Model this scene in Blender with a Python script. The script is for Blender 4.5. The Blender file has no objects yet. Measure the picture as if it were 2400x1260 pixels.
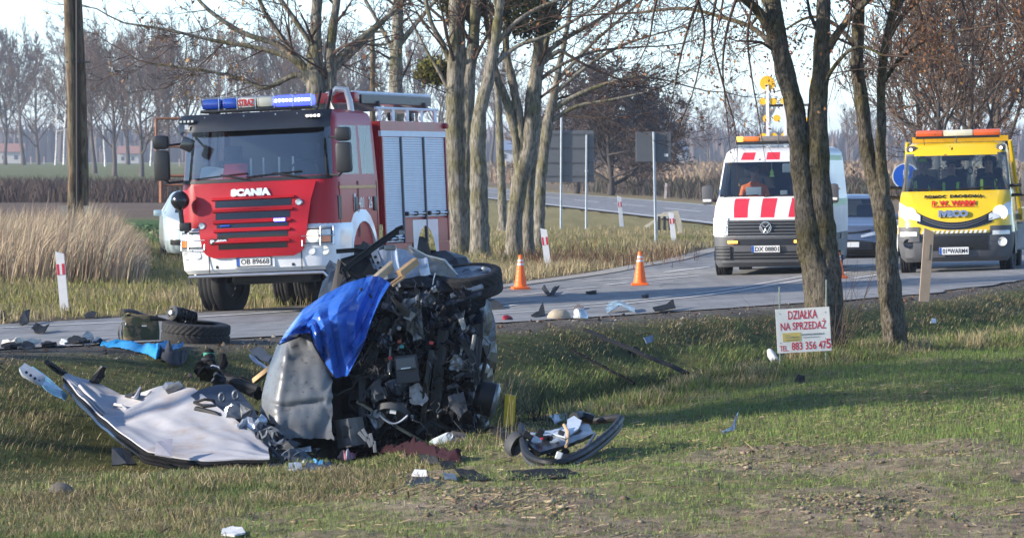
import bpy, bmesh, math, random
import numpy as np
from mathutils import Vector, Matrix, Quaternion, noise as mnoise

random.seed(7)
rng = np.random.default_rng(7)
R = math.radians
scene = bpy.context.scene

# ------------------------------------------------------------------ camera
FPX, HZ, CH = 11000.0, 375.0, 2.15        # focal length in photo pixels, horizon row, camera height
cam_d = bpy.data.cameras.new('camera')
cam = bpy.data.objects.new('camera', cam_d)
scene.collection.objects.link(cam)
cam.location = (0, 0, CH)
cam.rotation_euler = (R(90), 0, 0)
cam_d.sensor_width = 36.0
cam_d.lens = 36.0 * FPX / 2400.0
cam_d.shift_y = -(630.0 - HZ) / 2400.0
cam_d.clip_start = 0.5
cam_d.clip_end = 20000
cam_d.dof.use_dof = True
cam_d.dof.focus_distance = 52.0
cam_d.dof.aperture_fstop = 13.0
scene.camera = cam

# ------------------------------------------------------------------ sky, sun, exposure
SUN_EL = R(19)
SUN_AZ = math.atan2(-0.95, -0.22)         # from the left
TO_SUN = Vector((math.sin(SUN_AZ) * math.cos(SUN_EL), math.cos(SUN_AZ) * math.cos(SUN_EL), math.sin(SUN_EL)))
world = bpy.data.worlds.new('World')
scene.world = world
world.use_nodes = True
wn, wl = world.node_tree.nodes, world.node_tree.links
wn.clear()
w_out = wn.new('ShaderNodeOutputWorld')
w_bg = wn.new('ShaderNodeBackground')
w_sky = wn.new('ShaderNodeTexSky')
w_sky.sky_type = 'NISHITA'
w_sky.sun_disc = False
w_sky.sun_elevation = SUN_EL
w_sky.sun_rotation = SUN_AZ
w_sky.air_density = 0.6
w_sky.dust_density = 0.15
w_sky.ozone_density = 2.2
w_bg.inputs['Strength'].default_value = 0.15
wl.new(w_sky.outputs[0], w_bg.inputs[0])
wl.new(w_bg.outputs[0], w_out.inputs[0])
sun_d = bpy.data.lights.new('sun', 'SUN')
sun_d.energy = 3.9
sun_d.angle = R(1.6)
sun_d.color = (1.0, 0.90, 0.76)
sun = bpy.data.objects.new('sun', sun_d)
scene.collection.objects.link(sun)
sun.location = (-60, 30, 60)
sun.rotation_euler = (-TO_SUN).to_track_quat('-Z', 'Y').to_euler()
scene.view_settings.view_transform = 'Standard'
scene.view_settings.look = 'None'
scene.view_settings.exposure = 1.2
scene.view_settings.gamma = 1.0
scene.cycles.use_denoising = True
scene.cycles.max_bounces = 8
scene.cycles.transparent_max_bounces = 24
scene.cycles.volume_bounces = 0
scene.cycles.caustics_reflective = False
scene.cycles.caustics_refractive = False

# ------------------------------------------------------------------ helpers
COL = scene.collection

def P(px, py, Y):
 """a point seen at photo pixel (px, py) at distance Y"""
 return Vector(((px - 1200.0) / FPX * Y, Y, CH - (py - HZ) / FPX * Y))

MATS = {}
def M(name, col, rough=0.6, metal=0.0, var=0.12, scale=8.0, bump=0.0, bscale=None, coat=0.0, spec=0.5,
      col2=None, mixscale=None, mixlo=0.45, mixhi=0.6, emit=0.0, alpha=1.0, coords='Object', rvar=0.0):
 """a procedural material: base colour with noise variation, an optional second colour in patches, bump"""
 if name in MATS:
  return MATS[name]
 m = bpy.data.materials.new(name)
 m.use_nodes = True
 nt = m.node_tree
 n, l = nt.nodes, nt.links
 b = n['Principled BSDF']
 b.inputs['Roughness'].default_value = rough
 b.inputs['Metallic'].default_value = metal
 b.inputs['Specular IOR Level'].default_value = spec
 b.inputs['Coat Weight'].default_value = coat
 b.inputs['Coat Roughness'].default_value = 0.08
 tc = n.new('ShaderNodeTexCoord')
 co = tc.outputs[coords]
 base = None
 if col2 is not None:
  ns = n.new('ShaderNodeTexNoise'); ns.inputs['Scale'].default_value = mixscale or scale
  ns.inputs['Detail'].default_value = 8; ns.inputs['Roughness'].default_value = 0.65
  l.new(co, ns.inputs['Vector'])
  rp = n.new('ShaderNodeMapRange'); rp.inputs[1].default_value = mixlo; rp.inputs[2].default_value = mixhi
  l.new(ns.outputs[0], rp.inputs[0])
  mx = n.new('ShaderNodeMix'); mx.data_type = 'RGBA'
  mx.inputs[6].default_value = (*col, 1); mx.inputs[7].default_value = (*col2, 1)
  l.new(rp.outputs[0], mx.inputs[0])
  base = mx.outputs[2]
 if var > 0:
  ns = n.new('ShaderNodeTexNoise'); ns.inputs['Scale'].default_value = scale
  ns.inputs['Detail'].default_value = 6; ns.inputs['Roughness'].default_value = 0.6
  l.new(co, ns.inputs['Vector'])
  rp = n.new('ShaderNodeMapRange'); rp.inputs[1].default_value = 0.25; rp.inputs[2].default_value = 0.75
  rp.inputs[3].default_value = 1 - var; rp.inputs[4].default_value = 1 + var
  l.new(ns.outputs[0], rp.inputs[0])
  mu = n.new('ShaderNodeMix'); mu.data_type = 'RGBA'; mu.blend_type = 'MULTIPLY'; mu.inputs[0].default_value = 1
  if base is None:
   mu.inputs[6].default_value = (*col, 1)
  else:
   l.new(base, mu.inputs[6])
  l.new(rp.outputs[0], mu.inputs[7])
  base = mu.outputs[2]
  if rvar > 0:
   rr = n.new('ShaderNodeMapRange'); rr.inputs[1].default_value = 0.3; rr.inputs[2].default_value = 0.7
   rr.inputs[3].default_value = max(0.02, rough - rvar); rr.inputs[4].default_value = min(1, rough + rvar)
   l.new(ns.outputs[0], rr.inputs[0]); l.new(rr.outputs[0], b.inputs['Roughness'])
 if base is None:
  b.inputs['Base Color'].default_value = (*col, 1)
 else:
  l.new(base, b.inputs['Base Color'])
 if bump > 0:
  nb = n.new('ShaderNodeTexNoise'); nb.inputs['Scale'].default_value = bscale or scale * 3
  nb.inputs['Detail'].default_value = 8; nb.inputs['Roughness'].default_value = 0.7
  l.new(co, nb.inputs['Vector'])
  bm_ = n.new('ShaderNodeBump'); bm_.inputs['Strength'].default_value = bump
  bm_.inputs['Distance'].default_value = 0.02
  l.new(nb.outputs[0], bm_.inputs['Height']); l.new(bm_.outputs[0], b.inputs['Normal'])
 if emit > 0:
  b.inputs['Emission Color'].default_value = (*col, 1)
  b.inputs['Emission Strength'].default_value = emit
 b.inputs['Alpha'].default_value = alpha
 MATS[name] = m
 return m

def glass_mat(name, tint=(0.55, 0.62, 0.64), refl=0.06, rough=0.02):
 """thin automotive glass: tinted see-through pane with a Fresnel reflection"""
 if name in MATS:
  return MATS[name]
 m = bpy.data.materials.new(name); m.use_nodes = True
 n, l = m.node_tree.nodes, m.node_tree.links
 n.clear()
 o = n.new('ShaderNodeOutputMaterial'); mix = n.new('ShaderNodeMixShader')
 tr = n.new('ShaderNodeBsdfTransparent'); tr.inputs[0].default_value = (*tint, 1)
 gl = n.new('ShaderNodeBsdfGlossy'); gl.inputs['Roughness'].default_value = rough
 lw = n.new('ShaderNodeLayerWeight'); lw.inputs[0].default_value = 0.35
 ad = n.new('ShaderNodeMath'); ad.operation = 'MULTIPLY_ADD'
 ad.inputs[1].default_value = 0.6; ad.inputs[2].default_value = refl
 l.new(lw.outputs['Fresnel'], ad.inputs[0]); l.new(ad.outputs[0], mix.inputs[0])
 l.new(tr.outputs[0], mix.inputs[1]); l.new(gl.outputs[0], mix.inputs[2]); l.new(mix.outputs[0], o.inputs[0])
 MATS[name] = m
 return m

def attr_mat(name, rough=0.75, attr='col', trans=0.0, var=0.0, scale=5.0, spec=0.3):
 """a material that takes the plant's or bark's own colour from a colour attribute"""
 if name in MATS:
  return MATS[name]
 m = bpy.data.materials.new(name); m.use_nodes = True
 n, l = m.node_tree.nodes, m.node_tree.links
 b = n['Principled BSDF']; b.inputs['Roughness'].default_value = rough
 b.inputs['Specular IOR Level'].default_value = spec
 a = n.new('ShaderNodeAttribute'); a.attribute_name = attr
 src = a.outputs['Color']
 if var > 0:
  tc = n.new('ShaderNodeTexCoord')
  ns = n.new('ShaderNodeTexNoise'); ns.inputs['Scale'].default_value = scale; ns.inputs['Detail'].default_value = 8
  l.new(tc.outputs['Object'], ns.inputs['Vector'])
  rp = n.new('ShaderNodeMapRange'); rp.inputs[1].default_value = .3; rp.inputs[2].default_value = .7
  rp.inputs[3].default_value = 1 - var; rp.inputs[4].default_value = 1 + var
  l.new(ns.outputs[0], rp.inputs[0])
  mu = n.new('ShaderNodeMix'); mu.data_type = 'RGBA'; mu.blend_type = 'MULTIPLY'; mu.inputs[0].default_value = 1
  l.new(src, mu.inputs[6]); l.new(rp.outputs[0], mu.inputs[7]); src = mu.outputs[2]
 l.new(src, b.inputs['Base Color'])
 if trans > 0:
  o = n['Material Output']; mix = n.new('ShaderNodeMixShader'); mix.inputs[0].default_value = trans
  t = n.new('ShaderNodeBsdfTranslucent'); l.new(src, t.inputs[0])
  l.new(b.outputs[0], mix.inputs[1]); l.new(t.outputs[0], mix.inputs[2]); l.new(mix.outputs[0], o.inputs[0])
 MATS[name] = m
 return m

def mesh_np(name, verts, faces, mats=(), cols=None, smooth=False, attr='col'):
 """mesh from numpy arrays; faces (n,3) or (n,4)"""
 me = bpy.data.meshes.new(name)
 verts = np.asarray(verts, np.float32); faces = np.asarray(faces, np.int32)
 k = faces.shape[1]
 me.vertices.add(len(verts)); me.vertices.foreach_set('co', verts.ravel())
 me.loops.add(faces.size); me.loops.foreach_set('vertex_index', faces.ravel())
 me.polygons.add(len(faces))
 me.polygons.foreach_set('loop_start', np.arange(0, faces.size, k, dtype=np.int32))
 me.polygons.foreach_set('loop_total', np.full(len(faces), k, np.int32))
 if smooth:
  me.polygons.foreach_set('use_smooth', np.ones(len(faces), bool))
 for m in mats:
  me.materials.append(m)
 me.update(calc_edges=True)
 if cols is not None:
  ca = me.color_attributes.new(attr, 'FLOAT_COLOR', 'POINT')
  c = np.ones((len(verts), 4), np.float32); c[:, :3] = cols
  ca.data.foreach_set('color', c.ravel())
 return me

def link(name, me, parent=None, loc=None, rot=None):
 o = bpy.data.objects.new(name, me)
 COL.objects.link(o)
 if parent is not None:
  o.parent = parent
 if loc is not None:
  o.location = loc
 if rot is not None:
  o.rotation_euler = rot
 return o

def tag(o, label=None, cat=None, group=None, kind=None):
 if label: o['label'] = label
 if cat: o['category'] = cat
 if group: o['group'] = group
 if kind: o['kind'] = kind
 return o

def thing(name, label, cat, loc=(0, 0, 0), rot=(0, 0, 0), group=None):
 o = bpy.data.objects.new(name, None)
 o.empty_display_size = 0.2
 COL.objects.link(o)
 o.location = loc; o.rotation_euler = rot
 return tag(o, label, cat, group)

def copy_tree(o, parent=None):
 c = o.copy(); COL.objects.link(c); c.parent = parent
 for ch in [x for x in bpy.data.objects if x.parent == o]:
  copy_tree(ch, c)
 return c

class MB:
 """collects shapes that become ONE mesh"""
 def __init__(s):
  s.v, s.f, s.m = [], [], []
  s.mi = 0
 def add(s, vs, fs, T=None):
  o = len(s.v)
  for v in vs:
   v = Vector(v)
   s.v.append(T @ v if T is not None else v)
  for f in fs:
   s.f.append([i + o for i in f]); s.m.append(s.mi)
  return s
 def box(s, c, d, rot=None, T=None, taper=1.0):
  """box centred at c with full sizes d; taper scales the top"""
  x, y, z = d[0] / 2, d[1] / 2, d[2] / 2
  vs = [Vector((sx * x * (taper if sz > 0 else 1), sy * y * (taper if sz > 0 else 1), sz * z)) for sz in (-1, 1) for sy in (-1, 1) for sx in (-1, 1)]
  if rot is not None:
   q = rot if isinstance(rot, (Matrix, Quaternion)) else Matrix.Rotation(rot, 3, 'Z')
   vs = [q @ v for v in vs]
  vs = [v + Vector(c) for v in vs]
  return s.add(vs, [(0, 2, 3, 1), (4, 5, 7, 6), (0, 1, 5, 4), (2, 6, 7, 3), (0, 4, 6, 2), (1, 3, 7, 5)], T)
 def cbox(s, c, d, b=0.02, rot=None, T=None):
  """box with chamfered edges"""
  bm = bmesh.new()
  bmesh.ops.create_cube(bm, size=1.0)
  for v in bm.verts:
   v.co = Vector((v.co.x * d[0], v.co.y * d[1], v.co.z * d[2]))
  b = min(b, min(d) * 0.45)
  bmesh.ops.bevel(bm, geom=bm.edges[:], offset=b, segments=2, profile=0.6, affect='EDGES')
  q = None
  if rot is not None:
   q = rot if isinstance(rot, (Matrix, Quaternion)) else Matrix.Rotation(rot, 3, 'Z')
  bm.verts.index_update()
  vs = [((q @ v.co) if q is not None else v.co.copy()) + Vector(c) for v in bm.verts]
  fs = [[v.index for v in f.verts] for f in bm.faces]
  bm.free()
  return s.add(vs, fs, T)
 def prism(s, poly, a, b, axis='y', T=None):
  """polygon of 2-D points extruded from a to b along axis"""
  n = len(poly)
  def mk(p, t):
   if axis == 'y': return (p[0], t, p[1])
   if axis == 'x': return (t, p[0], p[1])
   return (p[0], p[1], t)
  vs = [mk(p, a) for p in poly] + [mk(p, b) for p in poly]
  fs = [list(range(n)), list(range(2 * n - 1, n - 1, -1))]
  fs += [(i, i + n, (i + 1) % n + n, (i + 1) % n) for i in range(n)]
  return s.add(vs, fs, T)
 def tube(s, pts, r, n=8, T=None, caps=True, flat=1.0):
  """tube along points; r is a radius or a list"""
  pts = [Vector(p) for p in pts]
  rs = r if isinstance(r, (list, tuple)) else [r] * len(pts)
  vs, fs = [], []
  up = Vector((0, 0, 1))
  for i, p in enumerate(pts):
   t = (pts[min(i + 1, len(pts) - 1)] - pts[max(i - 1, 0)])
   t = t.normalized() if t.length > 1e-9 else Vector((0, 0, 1))
   a = t.cross(up)
   if a.length < 0.05:
    a = t.cross(Vector((1, 0, 0)))
   a.normalize(); b2 = a.cross(t)
   for k in range(n):
    an = 2 * math.pi * k / n
    vs.append(p + a * (math.cos(an) * rs[i]) + b2 * (math.sin(an) * rs[i] * flat))
  for i in range(len(pts) - 1):
   for k in range(n):
    fs.append((i * n + k, i * n + (k + 1) % n, (i + 1) * n + (k + 1) % n, (i + 1) * n + k))
  if caps:
   fs.append(list(range(n - 1, -1, -1)))
   fs.append([(len(pts) - 1) * n + k for k in range(n)])
  return s.add(vs, fs, T)
 def lathe(s, prof, n=24, T=None, axis='x', closed=False):
  """(along, radius) profile turned about an axis"""
  vs, fs = [], []
  for (a, r) in prof:
   for k in range(n):
    an = 2 * math.pi * k / n
    c, d = math.cos(an) * r, math.sin(an) * r
    vs.append((a, c, d) if axis == 'x' else ((c, a, d) if axis == 'y' else (c, d, a)))
  m = len(prof)
  for i in range(m if closed else m - 1):
   j = (i + 1) % m
   for k in range(n):
    fs.append((i * n + k, j * n + k, j * n + (k + 1) % n, i * n + (k + 1) % n))
  return s.add(vs, fs, T)
 def grid(s, nu, nv, fn, T=None, thick=0.0):
  """surface fn(u,v), u,v in 0..1; with thickness a closed slab"""
  vs = [Vector(fn(i / nu, j / nv)) for j in range(nv + 1) for i in range(nu + 1)]
  w = nu + 1
  fs = [(j * w + i, j * w + i + 1, (j + 1) * w + i + 1, (j + 1) * w + i) for j in range(nv) for i in range(nu)]
  if thick:
   nrm = [Vector((0, 0, 0)) for _ in vs]
   for f in fs:
    nn = (vs[f[2]] - vs[f[0]]).cross(vs[f[3]] - vs[f[1]])
    for i in f: nrm[i] += nn
   N = len(vs)
   vs = vs + [v - (q.normalized() if q.length > 0 else Vector((0, 0, 1))) * thick for v, q in zip(vs, nrm)]
   fs2 = [tuple(i + N for i in reversed(f)) for f in fs]
   rim = [i for i in range(nu)]
   edge = []
   edge += [(i + 1, i) for i in range(nu)]
   edge += [(nv * w + i, nv * w + i + 1) for i in range(nu)]
   edge += [(j * w, (j + 1) * w) for j in range(nv)]
   edge += [((j + 1) * w + nu, j * w + nu) for j in range(nv)]
   fs = fs + fs2 + [(a, b, b + N, a + N) for a, b in edge]
  return s.add(vs, fs, T)
 def mesh(s, name, mats, smooth=None):
  me = bpy.data.meshes.new(name)
  me.from_pydata([tuple(v) for v in s.v], [], s.f)
  if not isinstance(mats, (list, tuple)): mats = [mats]
  for m in mats: me.materials.append(m)
  if len(mats) > 1:
   me.polygons.foreach_set('material_index', s.m)
  bm = bmesh.new(); bm.from_mesh(me)
  bmesh.ops.recalc_face_normals(bm, faces=bm.faces)
  bm.to_mesh(me); bm.free()
  me.update()
  if smooth:
   me.polygons.foreach_set('use_smooth', [True] * len(me.polygons))
   if smooth is not True:
    me.set_sharp_from_angle(angle=R(smooth))
  return me
 def build(s, name, mats, parent=None, smooth=None, loc=None, rot=None):
  return link(name, s.mesh(name, mats, smooth), parent, loc, rot)
 def build_at(s, name, mats, loc, smooth=None, rot=None):
  """the shapes are in world coordinates; the origin goes to loc"""
  L = Vector(loc)
  s.v = [v - L for v in s.v]
  return link(name, s.mesh(name, mats, smooth), None, L, rot)

def text_mesh(txt, size, width=None, extrude=0.002, bold=0.0, shear=0.0):
 """lettering as a mesh lying in the x-z plane facing -y, centred; width fits its length"""
 cu = bpy.data.curves.new('letters', 'FONT')
 cu.body = txt; cu.size = size; cu.extrude = extrude; cu.offset = bold; cu.shear = shear
 cu.align_x = 'CENTER'; cu.align_y = 'CENTER'; cu.resolution_u = 3
 o = bpy.data.objects.new('letters', cu)
 COL.objects.link(o)
 dg = bpy.context.evaluated_depsgraph_get()
 me = bpy.data.meshes.new_from_object(o.evaluated_get(dg))
 bpy.data.objects.remove(o); bpy.data.curves.remove(cu)
 co = np.zeros(len(me.vertices) * 3, np.float32); me.vertices.foreach_get('co', co); co = co.reshape(-1, 3)
 if len(co):
  mn, mx = co.min(0), co.max(0)
  co[:, 0] -= (mn[0] + mx[0]) / 2; co[:, 1] -= (mn[1] + mx[1]) / 2
  h = mx[1] - mn[1]
  if width: co[:, 0] *= width / (mx[0] - mn[0])
  co[:, 1] *= size / h                   # size is the height of the letters
  co = np.stack([co[:, 0], -co[:, 2], co[:, 1]], 1)
  me.vertices.foreach_set('co', co.ravel()); me.update()
 return me

def lettering(txt, size, mat, parent, loc, rot=(0, 0, 0), width=None, extrude=0.002, bold=0.0, name='lettering', shear=0.0):
 me = text_mesh(txt, size, width, extrude, bold, shear)
 me.materials.clear(); me.materials.append(mat)
 return link(name, me, parent, loc, rot)

def sstep(a, b, x):
 t = np.clip((x - a) / (b - a), 0, 1)
 return t * t * (3 - 2 * t)

def vnoise(x, y, seed=0):
 """smooth value noise for arrays"""
 x = np.asarray(x, float); y = np.asarray(y, float)
 xi, yi = np.floor(x).astype(np.int64), np.floor(y).astype(np.int64)
 fx, fy = x - xi, y - yi
 fx, fy = fx * fx * (3 - 2 * fx), fy * fy * (3 - 2 * fy)
 def hsh(a, b):
  h = (a * 374761393 + b * 668265263 + seed * 974711) & 0xFFFFFFFF
  h = ((h ^ (h >> 13)) * 1274126177) & 0xFFFFFFFF
  return ((h ^ (h >> 16)) & 0xFFFF) / 65535.0
 return (hsh(xi, yi) * (1 - fx) + hsh(xi + 1, yi) * fx) * (1 - fy) + (hsh(xi, yi + 1) * (1 - fx) + hsh(xi + 1, yi + 1) * fx) * fy

def fbm(x, y, seed=0, oct=4):
 s, a, t = 0, 1, 0
 for k in range(oct):
  s = s + a * vnoise(x * 2 ** k, y * 2 ** k, seed + k); t += a; a *= 0.5
 return s / t
# ------------------------------------------------------------------ terrain
E_EDGE = np.array([(-46, -4.0), (-5.06, 46.4), (-2.94, 49), (-.29, 53.4), (1.02, 55.8), (3.28, 60.1), (5.6, 64.9), (8.16, 73.5), (11, 86), (16, 112), (26, 150)], float)   # near asphalt edge
F_EDGE = np.array([(-55, 12.0), (-13.0, 55.0), (-7.16, 65.7), (-4.75, 70.6), (-2.73, 75.2), (-.23, 83.5), (1.6, 90), (3.3, 100), (4.9, 114)], float)                # far asphalt edge
# the other road runs away to the left: its near and far edges
def side_near(Y): return 6.73 - 0.0735 * (Y - 155.6) - 0.0000335 * (np.clip(Y, 155, 700) - 155.6) ** 2
def side_far(Y): return side_near(Y) + 7.9

def seg_dist(X, Y, poly):
 """signed distance to a polyline, positive on its left side"""
 best = np.full(np.shape(X), 1e9); sg = np.ones(np.shape(X))
 for (x0, y0), (x1, y1) in zip(poly[:-1], poly[1:]):
  dx, dy = x1 - x0, y1 - y0
  L2 = dx * dx + dy * dy
  t = np.clip(((X - x0) * dx + (Y - y0) * dy) / L2, 0, 1)
  ex, ey = X - x0 - t * dx, Y - y0 - t * dy
  d = np.hypot(ex, ey)
  c = dx * ey - dy * ex
  m = d < best
  best = np.where(m, d, best); sg = np.where(m, np.where(c >= 0, 1, -1), sg)
 return best * sg

def road_fall(ze, d, Y):
 t = np.clip(d / 9.5, 0, 1)
 low = -.16 * (1 - sstep(76, 96, Y + .9 * np.clip(d - 9.5, 0, 8)))
 return ze * (1 - t) + low * t

def h_parts(X, Y):
 X = np.asarray(X, float); Y = np.asarray(Y, float)
 d = seg_dist(X, Y, E_EDGE)
 ze = 0.28 * (1 - sstep(78, 120, Y))
 # road and beyond
 zr = road_fall(ze, d, Y)
 rise = 1.35 * sstep(380, 800, Y)
 dfar = seg_dist(X, Y, F_EDGE)
 inside = (dfar > 0.3)
 far = rise * np.ones_like(d)
 bumps = (fbm(X * 0.35, Y * 0.35, 3) - 0.5) * 0.22 * np.clip(dfar / 2, 0, 1) * (Y < 140)
 pit = -0.45 * np.exp(-(((X - 1.75) / 1.4) ** 2 + ((Y - 103) / 6) ** 2))
 swale = -0.12 * np.exp(-((dfar - 3.5) / 1.6) ** 2) * (Y < 100)
 zr = zr + far + np.where(inside & (Y < 150), bumps + pit + swale, 0)
 # ditch and field on the near side
 u = np.maximum(-d, 0)
 lip = np.interp(X, [-1.2, .2, 1.25, 3.2], [7.9, 6.1, 4.9, 4.4])
 L = -0.365 + 0.115 * sstep(-1.3, .2, X) + 0.30 * sstep(0, 4.5, X)
 q = u / lip
 bot = np.minimum(-0.43 - .32 * sstep(-.2, 1.2, X), L - 0.10 - .34 * sstep(-.2, 1.2, X))
 k = np.array([0, .10, .17, .32, .48, .64, .76, .88, 1.0, 1.12, 1.4])
 zs = [ze, ze - .03, ze - .09, ze - .34, ze * .3 - .30 + .04 * (X < 0), bot, bot, L * .6 + bot * .4, L, L + .02, L]
 z = np.zeros_like(d) + L
 for i in range(len(k) - 1):
  t = np.clip((q - k[i]) / (k[i + 1] - k[i]), 0, 1)
  seg = zs[i] * (1 - t) + zs[i + 1] * t
  z = np.where((q >= k[i]) & (q < k[i + 1]), seg, z)
 fld = L + (-0.10 - L) * sstep(46, 28, Y)
 z = np.where(q >= 1.4, fld, np.where(q >= 1.12, z * 1.0, z))
 z = np.where((q >= 1.0), L + (fld - L) * sstep(1.0, 1.9, q) + 0.03 * np.exp(-((q - 1.08) / .1) ** 2), z)
 rough = (fbm(X * 1.1, Y * 1.1, 11) - .5) * 0.13 * np.clip((q - .12) * 4, 0, 1) + ((fbm(X * 5, Y * 5, 21) - .5) * 0.055 + (vnoise(X * 21, Y * 17, 23) - .5) * .022) * np.clip((q - .9) * 4, 0, 1)
 z = z + rough
 return np.where(d > 0, zr, z), d, q, dfar

def H(X, Y):
 return h_parts(X, Y)[0]
def h1(x, y):
 return float(H(np.array([x]), np.array([y]))[0])
def G(px, py):
 """ground point under a photo pixel"""
 Ys = np.concatenate([np.arange(24, 90, 0.05), np.arange(90, 400, .5), np.geomspace(400, 4000, 800)])
 X = (px - 1200) / FPX * Ys
 z = H(X, Ys)
 ray = CH - (py - HZ) / FPX * Ys
 i = np.argmax(ray <= z)
 return Vector((X[i], Ys[i], z[i]))

xs = np.concatenate([-np.geomspace(4000, 10, 26), np.arange(-9.4, -5.5, .2), np.arange(-5.4, 7, .075), np.arange(7.1, 12.4, 0.2), np.geomspace(13, 4000, 26)])
ys = np.concatenate([[-200, -60, -20, 0, 10, 18], np.arange(23, 50, 0.10), np.arange(50.1, 80, .2), np.arange(80.3, 150, 0.7), np.geomspace(151, 6500, 90)])
GX, GY = np.meshgrid(xs, ys)
GZ, GD, GQ, GF = h_parts(GX, GY)
# lay the ground a little under the asphalt sheets
side = (GX > side_near(GY) - 0.2) & (GX < side_far(GY) + .2) & (GY > 150)
roadm = ((GD > 0.05) & (GF < -0.05) & (GY < 150)) | side
GZ = GZ - np.where(roadm, 0.06, 0)
nv, nu = GX.shape
V = np.stack([GX, GY, GZ], -1).reshape(-1, 3)
ii = np.arange(nv * nu).reshape(nv, nu)
Fq = np.stack([ii[:-1, :-1], ii[:-1, 1:], ii[1:, 1:], ii[1:, :-1]], -1).reshape(-1, 4)

def lerp(a, b, t):
 t = np.asarray(t)[..., None]
 return np.asarray(a) * (1 - t) + np.asarray(b) * t
def turf(X, Y):
 """where the grassy bank runs on into the field at lower left"""
 return sstep(.35, -.35, X + 2.0 - (Y - 28) * .134 + (fbm(X * 1.2, Y * .8, 77) - .5) * 1.2)
def ground_colour(X, Y, d, q, dfar):
 """what the soil is covered with: sprouting field, bank grass, gravel shoulder, verge, far fields"""
 n1 = fbm(X * .9, Y * .45, 31); n2 = fbm(X * 3.1, Y * 1.6, 41); n3 = fbm(X * .25, Y * .2, 51)
 soil = lerp((.19, .145, .10), (.35, .28, .20), n2)
 grass = lerp((.05, .066, .022), (.12, .122, .042), n2)
 grav = lerp((.075, .066, .056), (.16, .145, .125), n2)
 c = grass
 fieldm = sstep(1.15, 1.35, q + (n1 - .5) * .5)
 green = sstep(.40, .62, n1 + .55 * sstep(.2, 2.0, X) * sstep(35.5, 38.5, Y) - .09 * (1 - sstep(35.5, 38.5, Y)) + .25 * turf(X, Y) - .02)
 fieldc = lerp(soil, lerp((.075, .10, .026), (.13, .15, .04), n2), 0) * (1 - .55 * green[..., None]) + lerp((.10, .12, .035), (.19, .20, .06), n2) * (.55 * green[..., None])
 c = c * (1 - fieldm[..., None]) + fieldc * fieldm[..., None]
 sh = (1 - sstep(.07, .19, q + (n2 - .5) * .12)) * (d <= 0)
 c = c * (1 - sh[..., None]) + grav * sh[..., None]
 # far side
 fs = (d > 0)
 vg = lerp((.17, .155, .06), (.30, .245, .115), n2)
 edge = (1 - sstep(.3, 1.1, dfar + (n2 - .5) * 1.0)) * (Y < 150)
 vg = vg * (1 - edge[..., None]) + lerp((.085, .068, .05), (.15, .12, .09), n2) * edge[..., None]
 left = (X < side_near(Y) - .4) & (X < -.022 * Y)
 def band(y0, y1, col, base):
  w = (sstep(y0 * .985, y0 * 1.015, Y) * (1 - sstep(y1 * .985, y1 * 1.015, Y)) * left)[..., None]
  return base * (1 - w) + col * w
 vg = band(118, 150, lerp((.06, .10, .035), (.11, .15, .06), n2), vg)
 vg = band(150, 172, lerp((.05, .11, .03), (.07, .13, .035), n3), vg)
 vg = band(172, 235, lerp((.11, .075, .055), (.17, .125, .09), n2), vg)
 vg = band(235, 420, lerp((.05, .035, .03), (.085, .06, .045), n2), vg)
 vg = band(420, 1400, lerp((.11, .13, .05), (.16, .165, .07), n3), vg)
 rt = sstep(0, 3, X - side_far(Y)) * (Y > 150)
 vg = vg * (1 - rt[..., None]) + lerp((.13, .10, .06), (.24, .175, .10), n3) * rt[..., None]
 return np.where(fs[..., None], vg, c)
gc = ground_colour(GX, GY, GD, GQ, GF).reshape(-1, 3)

def ground_mat():
 m = attr_mat('ground_soil_and_turf', rough=.95, var=.38, scale=9.0, spec=.15)
 n, l = m.node_tree.nodes, m.node_tree.links
 b = n['Principled BSDF']; tc = n.new('ShaderNodeTexCoord')
 nb = n.new('ShaderNodeTexNoise'); nb.inputs['Scale'].default_value = 14; nb.inputs['Detail'].default_value = 12; nb.inputs['Roughness'].default_value = .75
 l.new(tc.outputs['Object'], nb.inputs['Vector'])
 bp = n.new('ShaderNodeBump'); bp.inputs['Strength'].default_value = .9; bp.inputs['Distance'].default_value = .06
 l.new(nb.outputs[0], bp.inputs['Height']); l.new(bp.outputs[0], b.inputs['Normal'])
 return m
ground = link('ground', mesh_np('ground', V, Fq, [ground_mat()], gc, smooth=True))
tag(ground, kind='structure')

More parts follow.
